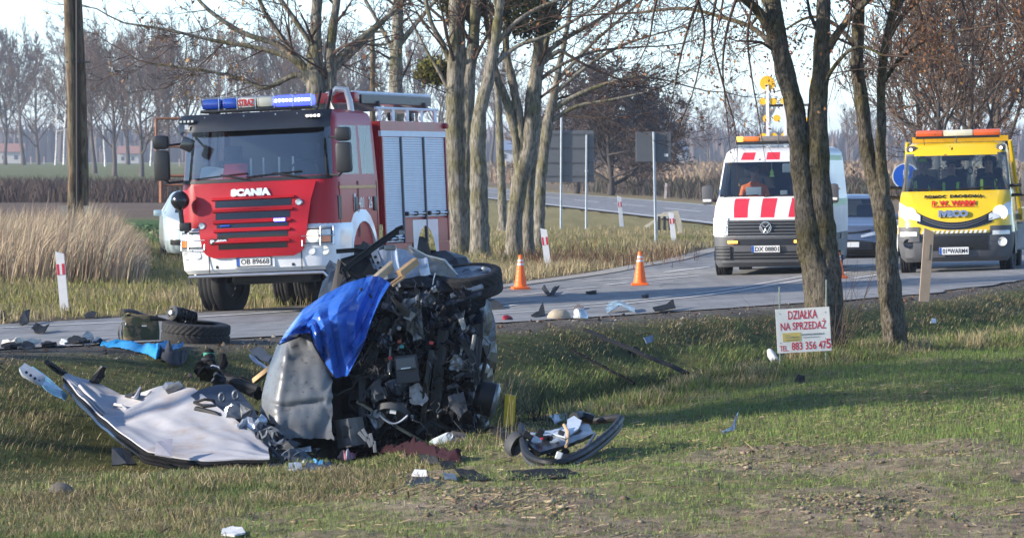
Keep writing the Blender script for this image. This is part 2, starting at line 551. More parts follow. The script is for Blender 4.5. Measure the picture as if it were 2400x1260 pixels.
# ------------------------------------------------------------------ roads
def asphalt_mat():
 m = bpy.data.materials.new('asphalt'); m.use_nodes = True
 n, l = m.node_tree.nodes, m.node_tree.links
 b = n['Principled BSDF']; b.inputs['Roughness'].default_value = .72; b.inputs['Specular IOR Level'].default_value = .45
 tc = n.new('ShaderNodeTexCoord')
 n1 = n.new('ShaderNodeTexNoise'); n1.inputs['Scale'].default_value = .45; n1.inputs['Detail'].default_value = 6
 mp = n.new('ShaderNodeMapping'); mp.inputs['Rotation'].default_value = (0, 0, R(-52)); mp.inputs['Scale'].default_value = (3.5, .25, 1)
 n2 = n.new('ShaderNodeTexNoise'); n2.inputs['Scale'].default_value = 1.0; n2.inputs['Detail'].default_value = 4
 n3 = n.new('ShaderNodeTexNoise'); n3.inputs['Scale'].default_value = 60; n3.inputs['Detail'].default_value = 5
 l.new(tc.outputs['Object'], n1.inputs['Vector']); l.new(tc.outputs['Object'], mp.inputs[0]); l.new(mp.outputs[0], n2.inputs['Vector']); l.new(tc.outputs['Object'], n3.inputs['Vector'])
 r1 = n.new('ShaderNodeMix'); r1.data_type = 'RGBA'; r1.inputs[6].default_value = (.165, .162, .158, 1); r1.inputs[7].default_value = (.255, .25, .243, 1)
 a = n.new('ShaderNodeMath'); a.operation = 'ADD'; l.new(n1.outputs[0], a.inputs[0]); l.new(n2.outputs[0], a.inputs[1])
 mr = n.new('ShaderNodeMapRange'); mr.inputs[1].default_value = .75; mr.inputs[2].default_value = 1.25; l.new(a.outputs[0], mr.inputs[0]); l.new(mr.outputs[0], r1.inputs[0])
 mu = n.new('ShaderNodeMix'); mu.data_type = 'RGBA'; mu.blend_type = 'MULTIPLY'; mu.inputs[0].default_value = 1
 m3 = n.new('ShaderNodeMapRange'); m3.inputs[1].default_value = .3; m3.inputs[2].default_value = .7; m3.inputs[3].default_value = .7; m3.inputs[4].default_value = 1.3
 l.new(n3.outputs[0], m3.inputs[0]); l.new(r1.outputs[2], mu.inputs[6]); l.new(m3.outputs[0], mu.inputs[7]); l.new(mu.outputs[2], b.inputs['Base Color'])
 vo = n.new('ShaderNodeTexVoronoi'); vo.feature = 'DISTANCE_TO_EDGE'; vo.inputs['Scale'].default_value = .42
 wv = n.new('ShaderNodeMix'); wv.data_type = 'RGBA'; wv.inputs[0].default_value = .12; l.new(tc.outputs['Object'], wv.inputs[6]); n4 = n.new('ShaderNodeTexNoise'); n4.inputs['Scale'].default_value = 1.6; n4.inputs['Detail'].default_value = 6
 l.new(tc.outputs['Object'], n4.inputs['Vector']); vs_ = n.new('ShaderNodeVectorMath'); vs_.operation = 'SCALE'; vs_.inputs['Scale'].default_value = 6; l.new(n4.outputs['Color'], vs_.inputs[0]); l.new(vs_.outputs[0], wv.inputs[7]); l.new(wv.outputs[2], vo.inputs['Vector'])
 ck = n.new('ShaderNodeMapRange'); ck.inputs[1].default_value = .004; ck.inputs[2].default_value = .014; ck.inputs[3].default_value = .42; ck.inputs[4].default_value = 1; l.new(vo.outputs['Distance'], ck.inputs[0])
 mc = n.new('ShaderNodeMix'); mc.data_type = 'RGBA'; mc.blend_type = 'MULTIPLY'; mc.inputs[0].default_value = 1; l.new(mu.outputs[2], mc.inputs[6]); l.new(ck.outputs[0], mc.inputs[7]); l.new(mc.outputs[2], b.inputs['Base Color'])
 bp = n.new('ShaderNodeBump'); bp.inputs['Strength'].default_value = .35; bp.inputs['Distance'].default_value = .01
 l.new(n3.outputs[0], bp.inputs['Height']); l.new(bp.outputs[0], b.inputs['Normal'])
 return m
ASPH = asphalt_mat()
PAINT = M('road_paint', (.62, .62, .60), rough=.7, var=.25, scale=3.0, col2=(.22, .22, .23), mixscale=9, mixlo=.56, mixhi=.75)

def resample(poly, n):
 poly = np.asarray(poly, float)
 s = np.concatenate([[0], np.cumsum(np.hypot(*np.diff(poly, axis=0).T))])
 t = np.linspace(0, s[-1], n)
 return np.stack([np.interp(t, s, poly[:, 0]), np.interp(t, s, poly[:, 1])], 1)
def smooth_line(poly, n):
 p = resample(poly, n)
 for _ in range(6):
  p[1:-1] = .25 * p[:-2] + .5 * p[1:-1] + .25 * p[2:]
 return p
def sheet(name, A, B, k, dz, mat, zfun=H):
 """a sheet between two lines following the ground"""
 A, B = np.asarray(A), np.asarray(B)
 t = np.linspace(0, 1, k)[:, None, None]
 Q = A[None] * (1 - t) + B[None] * t
 z = zfun(Q[..., 0], Q[..., 1]) + dz
 v = np.concatenate([Q, z[..., None]], -1).reshape(-1, 3)
 i = np.arange(len(v)).reshape(k, -1)
 f = np.stack([i[:-1, :-1], i[1:, :-1], i[1:, 1:], i[:-1, 1:]], -1).reshape(-1, 4)
 me = mesh_np(name, v, f, [mat], smooth=True)
 return me
def zroad(X, Y):
 d = seg_dist(X, Y, E_EDGE)
 return road_fall(0.28 * (1 - sstep(78, 120, Y)), d, Y) + 1.35 * sstep(380, 800, Y)
nA = 150
EA = smooth_line(E_EDGE[:-2], nA)                      # ends at (11, 86)
wob = (vnoise(np.arange(nA) * .9, np.zeros(nA), 5) - .5) * .16
EA[:, 0] += wob; EA[:, 1] -= wob
FB = smooth_line(F_EDGE, nA)
road = link('road', sheet('road', EA, FB, 26, 0.012, ASPH, zroad)); tag(road, kind='structure')
# junction mouth to the right of the island
JA = smooth_line(np.array([(11, 86), (16, 112), (26, 150), (30, 170)], float), 40)
JB = smooth_line(np.array([(4.9, 114), (5.6, 121), (6.4, 135), (6.7, 152)], float), 40)
junction = link('road', sheet('road', JA, JB, 12, 0.014, ASPH, zroad)); tag(junction, kind='structure')
sy = np.concatenate([np.arange(122, 400, 4), np.geomspace(404, 2600, 80)])
sn = np.stack([side_near(sy), sy], 1); sn[sy < 152, 0] = np.maximum(sn[sy < 152, 0], 6.2)
sf = np.stack([side_far(sy), sy], 1)
siderd = link('road', sheet('road', sn, sf, 6, 0.018, ASPH, zroad)); tag(siderd, kind='structure')

def stripe(pts, w, dz=0.022, n=40, side_w=None):
 """a painted line of width w along ground points"""
 p = smooth_line(np.array(pts, float), n)
 t = np.gradient(p, axis=0); t /= np.linalg.norm(t, axis=1)[:, None]
 nrm = np.stack([-t[:, 1], t[:, 0]], 1)
 o = link('lane_marking', sheet('lane_marking', p - nrm * w / 2, p + nrm * w / 2, 2, dz, PAINT, zroad))
 return tag(o, kind='structure')
def RP(px, py):
 """asphalt point under a photo pixel"""
 Ys = np.concatenate([np.arange(40, 130, 0.04), np.arange(130, 500, .3)])
 X = (px - 1200) / FPX * Ys
 ray = CH - (py - HZ) / FPX * Ys
 i = np.argmax(ray <= zroad(X, Ys))
 return (X[i], Ys[i])
stripe([RP(1150, 739), RP(1300, 728), RP(1450, 716), RP(1640, 697), RP(1800, 672), RP(1990, 640)], .12)
stripe([RP(1150, 734), RP(1300, 722), RP(1450, 710), RP(1640, 690), RP(1800, 664), RP(1990, 631)], .10)
stripe([RP(420, 748), RP(600, 737), RP(740, 727), RP(860, 717)], .14)
stripe([RP(0, 771), RP(150, 764), RP(320, 756)], .10)
for a, b in [((1140, 717), (1250, 706)), ((1140, 703), (1180, 699)), ((1215, 694), (1290, 687)), ((1322, 681), (1402, 674)), ((1420, 670), (1475, 664)), ((1370, 661), (1480, 654)), ((1520, 659), (1640, 648)), ((1500, 652), (1610, 644)), ((1140, 727), (1208, 717)), ((1560, 640), (1660, 628)), ((2000, 655), (2100, 640)), ((2010, 628), (2100, 618))]:
 stripe([RP(*a), RP(*b)], .14, n=12)
yy = np.arange(128, 400, 5.0)
stripe([(side_near(y) + .35, y) for y in yy], .24, dz=.028, n=80)
stripe([(side_far(y) - .35, y) for y in np.arange(140, 400, 5.0)], .22, dz=.028, n=80)
for k in range(9):
 y0 = 150 + k * 22
 stripe([(side_near(y) + 3.95, y) for y in (y0, y0 + 7, y0 + 14)], .18, dz=.028, n=10)
# pale concrete kerb strip along the island
kp = smooth_line(F_EDGE[4:], 60)
tk = np.gradient(kp, axis=0); tk /= np.linalg.norm(tk, axis=1)[:, None]
nk = np.stack([-tk[:, 1], tk[:, 0]], 1)
KERB = M('pale_road_edge', (.30, .28, .25), rough=.9, var=.3, scale=4, bump=.2)
tag(link('road_edge_strip', sheet('road_edge_strip', kp - nk * .35, kp + nk * .05, 3, .026, KERB, zroad)), kind='structure')
# ------------------------------------------------------------------ grass, reeds, weeds, crop residue
GRASS = attr_mat('grass_blades', rough=.7, trans=.25, spec=.25)
def in_view(X, Y, m=.128):
 return np.abs(X) < Y * m

def blades(name, X, Y, hgt, wid, lean, leandir, cols, label, cat, z=None, seg=2, curl=1.0, mat=None, dz=0.0):
 """bent blades of grass, each a tapering ribbon, joined into one mass"""
 n = len(X)
 z0 = (H(X, Y) if z is None else z) + dz
 face = rng.uniform(0, 2 * math.pi, n)
 ax, ay = np.cos(face) * wid / 2, np.sin(face) * wid / 2
 lx, ly = np.cos(leandir) * lean, np.sin(leandir) * lean
 B = np.stack([X, Y, z0 - .01], 1)
 A = np.stack([ax, ay, np.zeros(n)], 1)
 Mid = B + np.stack([lx * hgt * .35, ly * hgt * .35, hgt * .58], 1)
 up = np.sqrt(np.clip(1 - (lean * .9) ** 2, .05, 1))
 T = B + np.stack([lx * hgt, ly * hgt, hgt * np.maximum(up, .35) * (1 - .0 * curl)], 1)
 v = np.stack([B - A, B + A, Mid - A * .75, Mid + A * .75, T], 1).reshape(-1, 3)
 b = (np.arange(n) * 5)[:, None]
 f = np.concatenate([b + np.array([[0, 1, 3]]), b + np.array([[0, 3, 2]]), b + np.array([[2, 3, 4]])])
 c = np.repeat(cols, 5, axis=0)
 o = link(name, mesh_np(name, v, f, [mat or GRASS], c))
 return tag(o, label, cat, kind='stuff')

def pick(n, *cw):
 """colours drawn from (colour, weight) with small variation"""
 cs = np.array([c for c, w in cw]); ws = np.array([w for c, w in cw], float)
 i = rng.choice(len(cs), n, p=ws / ws.sum())
 return cs[i] * rng.uniform(.7, 1.3, (n, 1)) * rng.uniform(.93, 1.07, (n, 3))

DRY, TAN, OLIVE, GREEN, DARK, BRIGHT, BROWN = (.30, .245, .135), (.42, .345, .20), (.17, .165, .065), (.10, .15, .045), (.055, .085, .03), (.17, .225, .06), (.15, .105, .065)

def scatter(n, x0, x1, y0, y1, keep):
 """points spread evenly over the part of the box that the view covers"""
 m = .128
 Y = np.sqrt(rng.uniform(y0 * y0, y1 * y1, n)); X = Y * rng.uniform(-m, m, n)
 k = (X > x0) & (X < x1); X, Y = X[k], Y[k]
 k = keep(X, Y)
 return X[k], Y[k]

# bank and ditch grass, long and matted
def kb(X, Y):
 _, d, q, _ = h_parts(X, Y)
 cl = fbm(X * 1.6, Y * 1.1, 61)
 return in_view(X, Y) & (d < 0) & (q > .11 + (cl - .5) * .2) & (q < 1.3) & (rng.uniform(0, 1, len(X)) < .25 + 1.1 * sstep(.3, .65, cl))
X, Y = scatter(480000, -7.5, 10.5, 33, 80, kb)
_, _, q, _ = h_parts(X, Y)
cl = fbm(X * .8, Y * .6, 71); gl = fbm(X * 2.2, Y * 1.6, 81)
n = len(X)
hgt = (.05 + .11 * cl) * rng.uniform(.5, 1.25, n) * (.5 + .5 * sstep(.15, .45, q)) * (1 - .62 * sstep(.5, .75, q) * (X < .9))
cg = pick(n, (GREEN, 3), (DARK, 3), (OLIVE, 1.5), (BRIGHT, .5), (DRY, .4))
cd = pick(n, (DRY, 2.2), (OLIVE, 2.2), (BROWN, 2.2), (GREEN, .8), (TAN, .9))
wd = sstep(.42, .60, gl * .6 + cl * .4 + .10 * (q < .35) + .05 * (X < -1.5) - .24 * (X > .2) * (q < .95) * (q > .3) + .06 * sstep(.9, 1.1, q))[:, None]
sel = rng.uniform(0, 1, (n, 1)) < wd
c = np.where(sel, cd, cg)
# the lip is paler and yellowish
lipm = (rng.uniform(0, 1, n) < .55 * sstep(.88, 1.02, q))[:, None]
c = np.where(lipm, pick(n, (DRY, 2.5), (TAN, 1.4), (OLIVE, 2), (BRIGHT, 1.5)), c)
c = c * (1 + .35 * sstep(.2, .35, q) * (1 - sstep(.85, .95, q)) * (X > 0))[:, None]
ld = rng.normal(-.6, .9, n)
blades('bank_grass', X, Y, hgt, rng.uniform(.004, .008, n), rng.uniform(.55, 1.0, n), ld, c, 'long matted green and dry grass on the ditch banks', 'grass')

# tussocks standing up along the near lip
TX, TY, TH, TC = [], [], [], []
cy = rng.uniform(34, 66, 6000); cx = (rng.uniform(-60, 2450, 6000) - 1200) / FPX * cy
cq = h_parts(cx, cy)[2]; ok = (cq > np.where(cx < .5, .95, .8)) & (cq < 1.25)
for Xt, Yt in list(zip(cx[ok], cy[ok]))[:430]:
 k = rng.integers(50, 120)
 TX.append(rng.normal(Xt, .09, k)); TY.append(rng.normal(Yt, .10, k)); TH.append(rng.uniform(.07, .20, k) * rng.uniform(.6, 1.1) * (.5 if Xt < .3 else 1))
 pal = rng.uniform()
 TC.append(pick(k, (TAN, 2), (DRY, 2), (OLIVE, 1)) if pal < .4 else pick(k, (BRIGHT, 2), (GREEN, 2), (OLIVE, 1.5), (DRY, .8)))
X, Y, hh, c = map(np.concatenate, (TX, TY, TH, TC)); n = len(X)
blades('grass_tussocks', X, Y, hh, rng.uniform(.005, .010, n), rng.uniform(.1, .75, n), rng.uniform(0, 6.3, n), c, 'upright yellow green tussocks along the near edge of the ditch', 'grass')

# rough turf at lower left
X, Y = scatter(260000, -6, 1, 25, 40, lambda X, Y: (h_parts(X, Y)[2] > 1.1) & (rng.uniform(0, 1, len(X)) < turf(X, Y) * (.25 + .75 * sstep(.3, .6, fbm(X * 1.8, Y * 1.2, 63)))))
n = len(X); cl = fbm(X * 1.5, Y * 1.0, 73)
c = np.where(rng.uniform(0, 1, (n, 1)) < sstep(.38, .62, cl)[:, None], pick(n, (DRY, 2), (TAN, 1), (BROWN, 2), (OLIVE, 2)), pick(n, (GREEN, 3), (OLIVE, 2), (DARK, 1.5), (BRIGHT, 1)))
blades('turf_grass', X, Y, rng.uniform(.03, .11, n) * (.6 + .8 * cl), rng.uniform(.003, .007, n), rng.uniform(.3, 1.0, n), rng.uniform(0, 6.3, n), c, 'rough olive turf at the lower left of the field', 'grass')
# sprouting field
def kf(X, Y):
 _, d, q, _ = h_parts(X, Y)
 n1 = fbm(X * .9, Y * .45, 31)
 g = sstep(.40, .62, n1 + .55 * sstep(.2, 2.0, X) * sstep(35.5, 38.5, Y) - .09 * (1 - sstep(35.5, 38.5, Y)) + .25 * turf(X, Y) - .02)
 row = .5 + .5 * np.cos((X * .35 + Y * .94) * 2 * math.pi / .26)
 return (d < 0) & (q > 1.12) & (rng.uniform(0, 1, len(X)) < (.10 + .34 * (Y < 37) + .9 * g).clip(0, 1) * (.3 + .7 * row) * (1 - .8 * turf(X, Y)))
X, Y = scatter(620000, -5, 9, 25.5, 62, kf)
n = len(X)
lush = sstep(33, 38, Y) * sstep(0.2, 2.0, X)
blades('field_sprouts', X, Y, rng.uniform(.022, .055, n) * (1 + .6 * lush), rng.uniform(.003, .006, n), rng.uniform(.1, .8, n), rng.uniform(0, 6.3, n),
       pick(n, ((.16, .24, .055), 3), (GREEN, 1.5), ((.21, .27, .075), 2.6), (OLIVE, 1)), 'young green crop sprouting thinly from the field soil', 'crop')

# clods of soil
def clods(n0):
 X, Y = scatter(n0, -4.5, 8, 25.5, 50, lambda X, Y: in_view(X, Y) & (h_parts(X, Y)[2] > 1.02) & (rng.uniform(0, 1, len(X)) < (.04 + .96 * (1 - sstep(.35, .55, fbm(X * .9, Y * .45, 31))) * (1 - .85 * sstep(1, 2.5, X) * sstep(33, 37, Y)))))
 n = len(X); z = H(X, Y)
 bx = np.array([(1, 0, 0), (-1, 0, 0), (0, 1, 0), (0, -1, 0), (0, 0, 1), (0, 0, -.6)], float)
 s = rng.gamma(1.4, .0066, n).clip(.003, .034)
 v = bx[None] * s[:, None, None] * rng.uniform(.55, 1.35, (n, 6, 1)) + rng.normal(0, .22, (n, 6, 3)) * s[:, None, None]
 v[..., 2] *= .55
 v += np.stack([X, Y, z + s * .15], 1)[:, None]
 f0 = np.array([(0, 2, 4), (2, 1, 4), (1, 3, 4), (3, 0, 4), (2, 0, 5), (1, 2, 5), (3, 1, 5), (0, 3, 5)])
 f = (np.arange(n) * 6)[:, None, None] + f0[None]
 c = np.repeat(pick(n, ((.23, .178, .126), 3), ((.18, .137, .096), 2), ((.27, .212, .152), 1.5)), 6, axis=0)
 tag(link('soil_clods', mesh_np('soil_clods', v.reshape(-1, 3), f.reshape(-1, 3), [attr_mat('soil_clod', rough=.95, spec=.1)], c)), 'brown clods of soil lying on the field', 'soil', kind='stuff')
clods(120000)
# gravel, grit and dead leaves on the road shoulder
def grit():
 X, Y = scatter(40000, -7, 11, 40, 82, lambda X, Y: (lambda hp: in_view(X, Y) & (hp[1] < .05) & (hp[2] < .30) & (rng.uniform(0, 1, len(X)) < 1.1 - 3 * hp[2]))(h_parts(X, Y)))
 n = len(X); z = H(X, Y); s = rng.gamma(1.3, .007, n).clip(.003, .035)
 bx = np.array([(1, .2, 0), (-.3, 1, 0), (-1, -.3, 0), (.2, -1, 0), (.1, .1, .9)], float)
 v = bx[None] * s[:, None, None] * rng.uniform(.5, 1.5, (n, 5, 1)) + rng.normal(0, .25, (n, 5, 3)) * s[:, None, None] + np.stack([X, Y, z + .003], 1)[:, None]
 f = ((np.arange(n) * 5)[:, None, None] + np.array([(0, 1, 4), (1, 2, 4), (2, 3, 4), (3, 0, 4)])).reshape(-1, 3)
 c = np.repeat(pick(n, ((.13, .10, .075), 4), ((.07, .055, .045), 3), ((.28, .25, .21), 1.5), ((.17, .08, .045), 1)), 5, axis=0)
 tag(link('shoulder_grit', mesh_np('shoulder_grit', v.reshape(-1, 3), f, [attr_mat('soil_clod')], c)), 'dark grit and dead leaves along the near road shoulder', 'gravel', kind='stuff')
grit()

# straw and stalk residue lying about
def straw():
 X, Y = scatter(34000, -4.5, 8, 25.5, 48, lambda X, Y: in_view(X, Y) & (h_parts(X, Y)[2] > 1.0) & (rng.uniform(0, 1, len(X)) < .25 + .75 * (1 - sstep(.3, .55, fbm(X * .9, Y * .45, 31)))))
 n = len(X); z = H(X, Y)
 L = rng.gamma(2, .022, n).clip(.02, .2); w = rng.uniform(.002, .006, n); a = rng.normal(.2, .9, n); up = rng.uniform(-.02, .35, n)
 d = np.stack([np.cos(a), np.sin(a), up], 1) * L[:, None] / 2
 s = np.stack([-np.sin(a), np.cos(a), np.zeros(n)], 1) * w[:, None]
 c0 = np.stack([X, Y, z + .012 + np.abs(up) * L * .5], 1)
 th = np.zeros((n, 3)); th[:, 2] = w * .9
 v = np.stack([c0 - d - s, c0 - d + s, c0 + d + s * .7, c0 + d - s * .7, c0 - d + th, c0 + d + th], 1).reshape(-1, 3)
 f0 = np.array([(0, 1, 2), (0, 2, 3), (0, 4, 5), (0, 5, 3), (1, 4, 5), (1, 5, 2)])
 f = ((np.arange(n) * 6)[:, None, None] + f0).reshape(-1, 3)
 c = np.repeat(pick(n, (TAN, 1.2), (DRY, 2), ((.42, .35, .24), .6), (BROWN, 3)), 6, axis=0)
 tag(link('stalk_residue', mesh_np('stalk_residue', v, f, [GRASS], c)), 'pale broken maize stalks and straw strewn on the field', 'straw', kind='stuff')
straw()

# verge beyond the road
def kv(X, Y):
 _, d, q, df = h_parts(X, Y)
 cl = fbm(X * .9, Y * .5, 91)
 return in_view(X, Y) & (df > .35 + (cl - .5) * .8) & (X < side_near(np.maximum(Y, 121)) - .4) & (rng.uniform(0, 1, len(X)) < (.3 + .7 * sstep(.25, .6, cl)) * np.clip((150 - Y) / 55, 0, 1))
X, Y = scatter(300000, -15, 9, 56, 150, kv)
_, d, q, df = h_parts(X, Y); n = len(X)
cl = fbm(X * .7, Y * .35, 95)
near = sstep(2.2, .5, df)
dry = sstep(.42, .62, cl * .8 + near * .22 + .12 * (X > -1))[:, None]
c = np.where(rng.uniform(0, 1, (n, 1)) < dry, pick(n, (TAN, 2), (DRY, 2), (BROWN, 1)), pick(n, (OLIVE, 1.5), ((.22, .215, .065), 3), (GREEN, .7), (DRY, 1.5)))
hv = rng.uniform(.06, .20, n) * (.6 + .9 * cl) * (1 + .5 * near)
blades('verge_grass', X, Y, hv, rng.uniform(.008, .018, n), rng.uniform(.1, .85, n), rng.uniform(0, 6.3, n), c, 'sunlit yellow green verge grass beyond the road', 'grass')
# brown dead herbs in the hollow of the island
X = rng.normal(1.75, .75, 5000); Y = rng.normal(103, 3.0, 5000)
blades('dead_herbs', X, Y, rng.uniform(.15, .5, 5000), rng.uniform(.01, .022, 5000), rng.uniform(.1, .7, 5000), rng.uniform(0, 6.3, 5000), pick(5000, ((.13, .06, .035), 3), (BROWN, 2), (DRY, 1)), 'reddish brown dead herbs in the hollow of the grass island', 'weeds')
# taller dry grass near the island kerb
X, Y = scatter(110000, -1, 7, 78, 125, lambda X, Y: (lambda df: (df > .5) & (df < 2.6) & (fbm(X * .8, Y * .3, 99) > .42))(seg_dist(X, Y, F_EDGE)))
n = len(X)
blades('dry_kerb_grass', X, Y, rng.uniform(.12, .36, n), rng.uniform(.008, .016, n), rng.uniform(.1, .7, n), rng.uniform(0, 6.3, n), pick(n, (TAN, 3), (DRY, 2), (BROWN, .6)), 'tall pale dry grass along the kerb of the grass island', 'grass')

# reeds on the left
def reed_pts(px0, px1, Y0, Y1, n):
 Y = rng.uniform(Y0, Y1, n); px = rng.uniform(px0, px1, n)
 return (px - 1200) / FPX * Y, Y, px
X, Y, px = reed_pts(-120, 350, 84, 112, 21000)
top = np.interp(px, [-120, 100, 200, 260, 330, 350], [1.45, 1.5, 1.55, 1.35, .75, .4])
n = len(X)
rc = fbm(X * 1.3, Y * .35, 131); top = top * (.38 + .62 * rc)
keep = rng.uniform(0, 1, n) < np.interp(px, [250, 350], [1, .4]) * sstep(.22, .5, rc)
X, Y, px, top = X[keep], Y[keep], px[keep], top[keep]; n = len(X)
blades('reeds', X, Y, top * rng.uniform(.45, 1.1, n), rng.uniform(.012, .026, n), rng.uniform(.05, .55, n), rng.normal(0, .8, n), pick(n, ((.40, .31, .21), 3), ((.50, .41, .29), 2.5), ((.26, .185, .125), 1.5)), 'tall dry tan reeds around the wooden pole', 'reeds')
# brown dead weeds across the far field, and the hedge beyond the far road
Y = rng.uniform(236, 330, 24000); px = rng.uniform(-150, 1180, 24000); X = (px - 1200) / FPX * Y
m = X < side_near(Y) - 2; X, Y = X[m], Y[m]; n = len(X)
blades('dead_weeds', X, Y, rng.uniform(.5, 1.4, n), rng.uniform(.03, .08, n), rng.uniform(.2, .9, n), rng.uniform(0, 6.3, n), pick(n, ((.075, .05, .042), 3), ((.11, .08, .06), 1), ((.05, .034, .03), 2)), 'dark brown dead weeds across the field left of the fire engine', 'weeds')
Y = rng.uniform(246, 330, 12000); px = rng.uniform(1180, 2600, 12000); X = (px - 1200) / FPX * Y
m = X > side_far(Y) + 3; X, Y = X[m], Y[m]; n = len(X)
blades('roadside_scrub', X, Y, rng.uniform(.4, 1.5, n), rng.uniform(.03, .09, n), rng.uniform(.2, .9, n), rng.uniform(0, 6.3, n), pick(n, ((.07, .055, .045), 3), ((.11, .085, .06), 1.4), ((.05, .06, .03), 1)), 'dark leafless scrub along the far side of the other road', 'scrub')
Y = rng.uniform(420, 700, 14000); px = rng.uniform(1150, 2700, 14000); X = (px - 1200) / FPX * Y
n = len(X)
blades('tan_reed_field', X, Y, rng.uniform(.5, 1.5, n), rng.uniform(.15, .4, n), rng.uniform(.2, .9, n), rng.uniform(0, 6.3, n), pick(n, ((.30, .215, .135), 3), ((.22, .15, .10), 2), ((.36, .27, .17), 1)), 'pale tan reed field far behind the vans', 'reeds')
# leafy crop
def crop():
 Y = rng.uniform(119, 150, 5200); px = rng.uniform(-100, 520, 5200); X = (px - 1200) / FPX * Y
 n = len(X); z = H(X, Y)
 a = rng.uniform(0, 6.3, n); s = rng.uniform(.07, .16, n); ti = rng.uniform(.2, 1.1, n)
 d = np.stack([np.cos(a) * np.cos(ti), np.sin(a) * np.cos(ti), np.sin(ti)], 1) * s[:, None] * 1.5
 w = np.stack([-np.sin(a), np.cos(a), np.zeros(n)], 1) * s[:, None] * .5
 b = np.stack([X, Y, z + .02], 1); m = b + d * .55
 t = b + d; t[:, 2] -= s * .35
 v = np.stack([b, m - w, m + w, t], 1).reshape(-1, 3)
 f = ((np.arange(n) * 4)[:, None, None] + np.array([(0, 1, 2), (1, 3, 2)])).reshape(-1, 3)
 c = np.repeat(pick(n, ((.09, .17, .06), 3), ((.17, .25, .12), 1.5), ((.05, .11, .035), 1.5)), 4, axis=0)
 tag(link('leafy_crop', mesh_np('leafy_crop', v, f, [GRASS], c)), 'low leafy green crop in the field left of the fire engine', 'crop', kind='stuff')
crop()
# ------------------------------------------------------------------ trees
def tubes_np(polys, sides):
 """one mesh from many tapering polylines [(pts (k,3), radii (k,))]; returns verts, quads"""
 an = np.arange(sides) * 2 * math.pi / sides
 ca, sa = np.cos(an)[:, None], np.sin(an)[:, None]
 by = {}
 for j, (p, q) in enumerate(polys): by.setdefault(len(p), []).append(j)
 starts = np.cumsum([0] + [len(p) * sides for p, _ in polys])
 V = np.zeros((starts[-1], 3)); Fs = []
 for k, js in by.items():
  pts = np.array([polys[j][0] for j in js]); rad = np.array([polys[j][1] for j in js])
  t = np.gradient(pts, axis=1); t /= np.maximum(np.linalg.norm(t, axis=2), 1e-9)[..., None]
  ref = np.where((np.abs(t[..., 2]).mean(1) < .8)[:, None], np.array([[0, 0, 1.0]]), np.array([[1.0, 0, 0]]))[:, None, :]
  a = np.cross(t, np.broadcast_to(ref, t.shape)); a /= np.maximum(np.linalg.norm(a, axis=2), 1e-9)[..., None]
  b = np.cross(a, t)
  v = pts[:, :, None, :] + (a[:, :, None, :] * ca + b[:, :, None, :] * sa) * rad[:, :, None, None]
  s0 = starts[js]
  idx = s0[:, None] + np.arange(k * sides)[None]
  V[idx.ravel()] = v.reshape(-1, 3)
  i = idx.reshape(-1, k, sides); j2 = np.roll(i, -1, axis=2)
  Fs.append(np.stack([i[:, :-1], j2[:, :-1], j2[:, 1:], i[:, 1:]], -1).reshape(-1, 4))
 return V, np.concatenate(Fs)

def rnd_perp(d, r):
 g = r.gauss
 x, y, z = g(0, 1), g(0, 1), g(0, 1)
 k = x * d[0] + y * d[1] + z * d[2]
 x, y, z = x - d[0] * k, y - d[1] * k, z - d[2] * k
 m = math.sqrt(x * x + y * y + z * z) or 1
 return np.array((x / m, y / m, z / m))

def grow(start, d, length, rad, level, maxlevel, out, r, droop=0.0, lift=0.0, wig=.22, dens=1.0, tips=None, spread=.75):
 """a wandering branch and its side branches"""
 n = max(3, min(9, int(length / (.16 + .1 * (maxlevel - level))) + 2)) if level > 0 else 8
 seg = length / (n - 1); g = r.gauss
 px, py, pz = start; dx, dy, dz = d
 m = math.sqrt(dx * dx + dy * dy + dz * dz); dx, dy, dz = dx / m, dy / m, dz / m
 pts = [(px, py, pz)]; ds = [(dx, dy, dz)]
 for i in range(n - 1):
  w = wig * r.uniform(.3, 1.2) * .8
  dx += g(0, 1) * w; dy += g(0, 1) * w; dz += g(0, 1) * w + (lift - droop * (i + 1) / n) * .5
  m = math.sqrt(dx * dx + dy * dy + dz * dz) or 1; dx, dy, dz = dx / m, dy / m, dz / m
  px += dx * seg; py += dy * seg; pz += dz * seg
  pts.append((px, py, pz)); ds.append((dx, dy, dz))
 e = .38 if level < maxlevel else .25
 rr = [rad * (1 - (1 - e) * i / (n - 1)) for i in range(n)]
 out.append((np.array(pts), np.array(rr), level))
 if level >= maxlevel:
  if tips is not None: tips.append(pts[-1]); tips.append(pts[n // 2])
  return
 nb = max(2, int((3.2 + 4.0 * length / (1 + .6 * length)) * dens * r.uniform(.8, 1.2)))
 for k in range(nb):
  t = r.uniform(.18, 1.0) if k else 1.0
  i = min(n - 2, int(t * (n - 1))); f = t * (n - 1) - i
  A, B, D = pts[i], pts[i + 1], ds[i]
  a = spread * r.uniform(.6, 1.25) if k else .25
  x, y, z = g(0, 1), g(0, 1), g(0, 1); q = x * D[0] + y * D[1] + z * D[2]
  x, y, z = x - D[0] * q, y - D[1] * q, z - D[2] * q; m = math.sin(a) / (math.sqrt(x * x + y * y + z * z) or 1); c = math.cos(a)
  grow((A[0] + (B[0] - A[0]) * f, A[1] + (B[1] - A[1]) * f, A[2] + (B[2] - A[2]) * f), (D[0] * c + x * m, D[1] * c + y * m, D[2] * c + z * m),
             length * r.uniform(.38, .68) * (1 - .35 * t), rr[i] * r.uniform(.4, .62), level + 1, maxlevel, out, r, droop, lift, wig, dens, tips, spread)

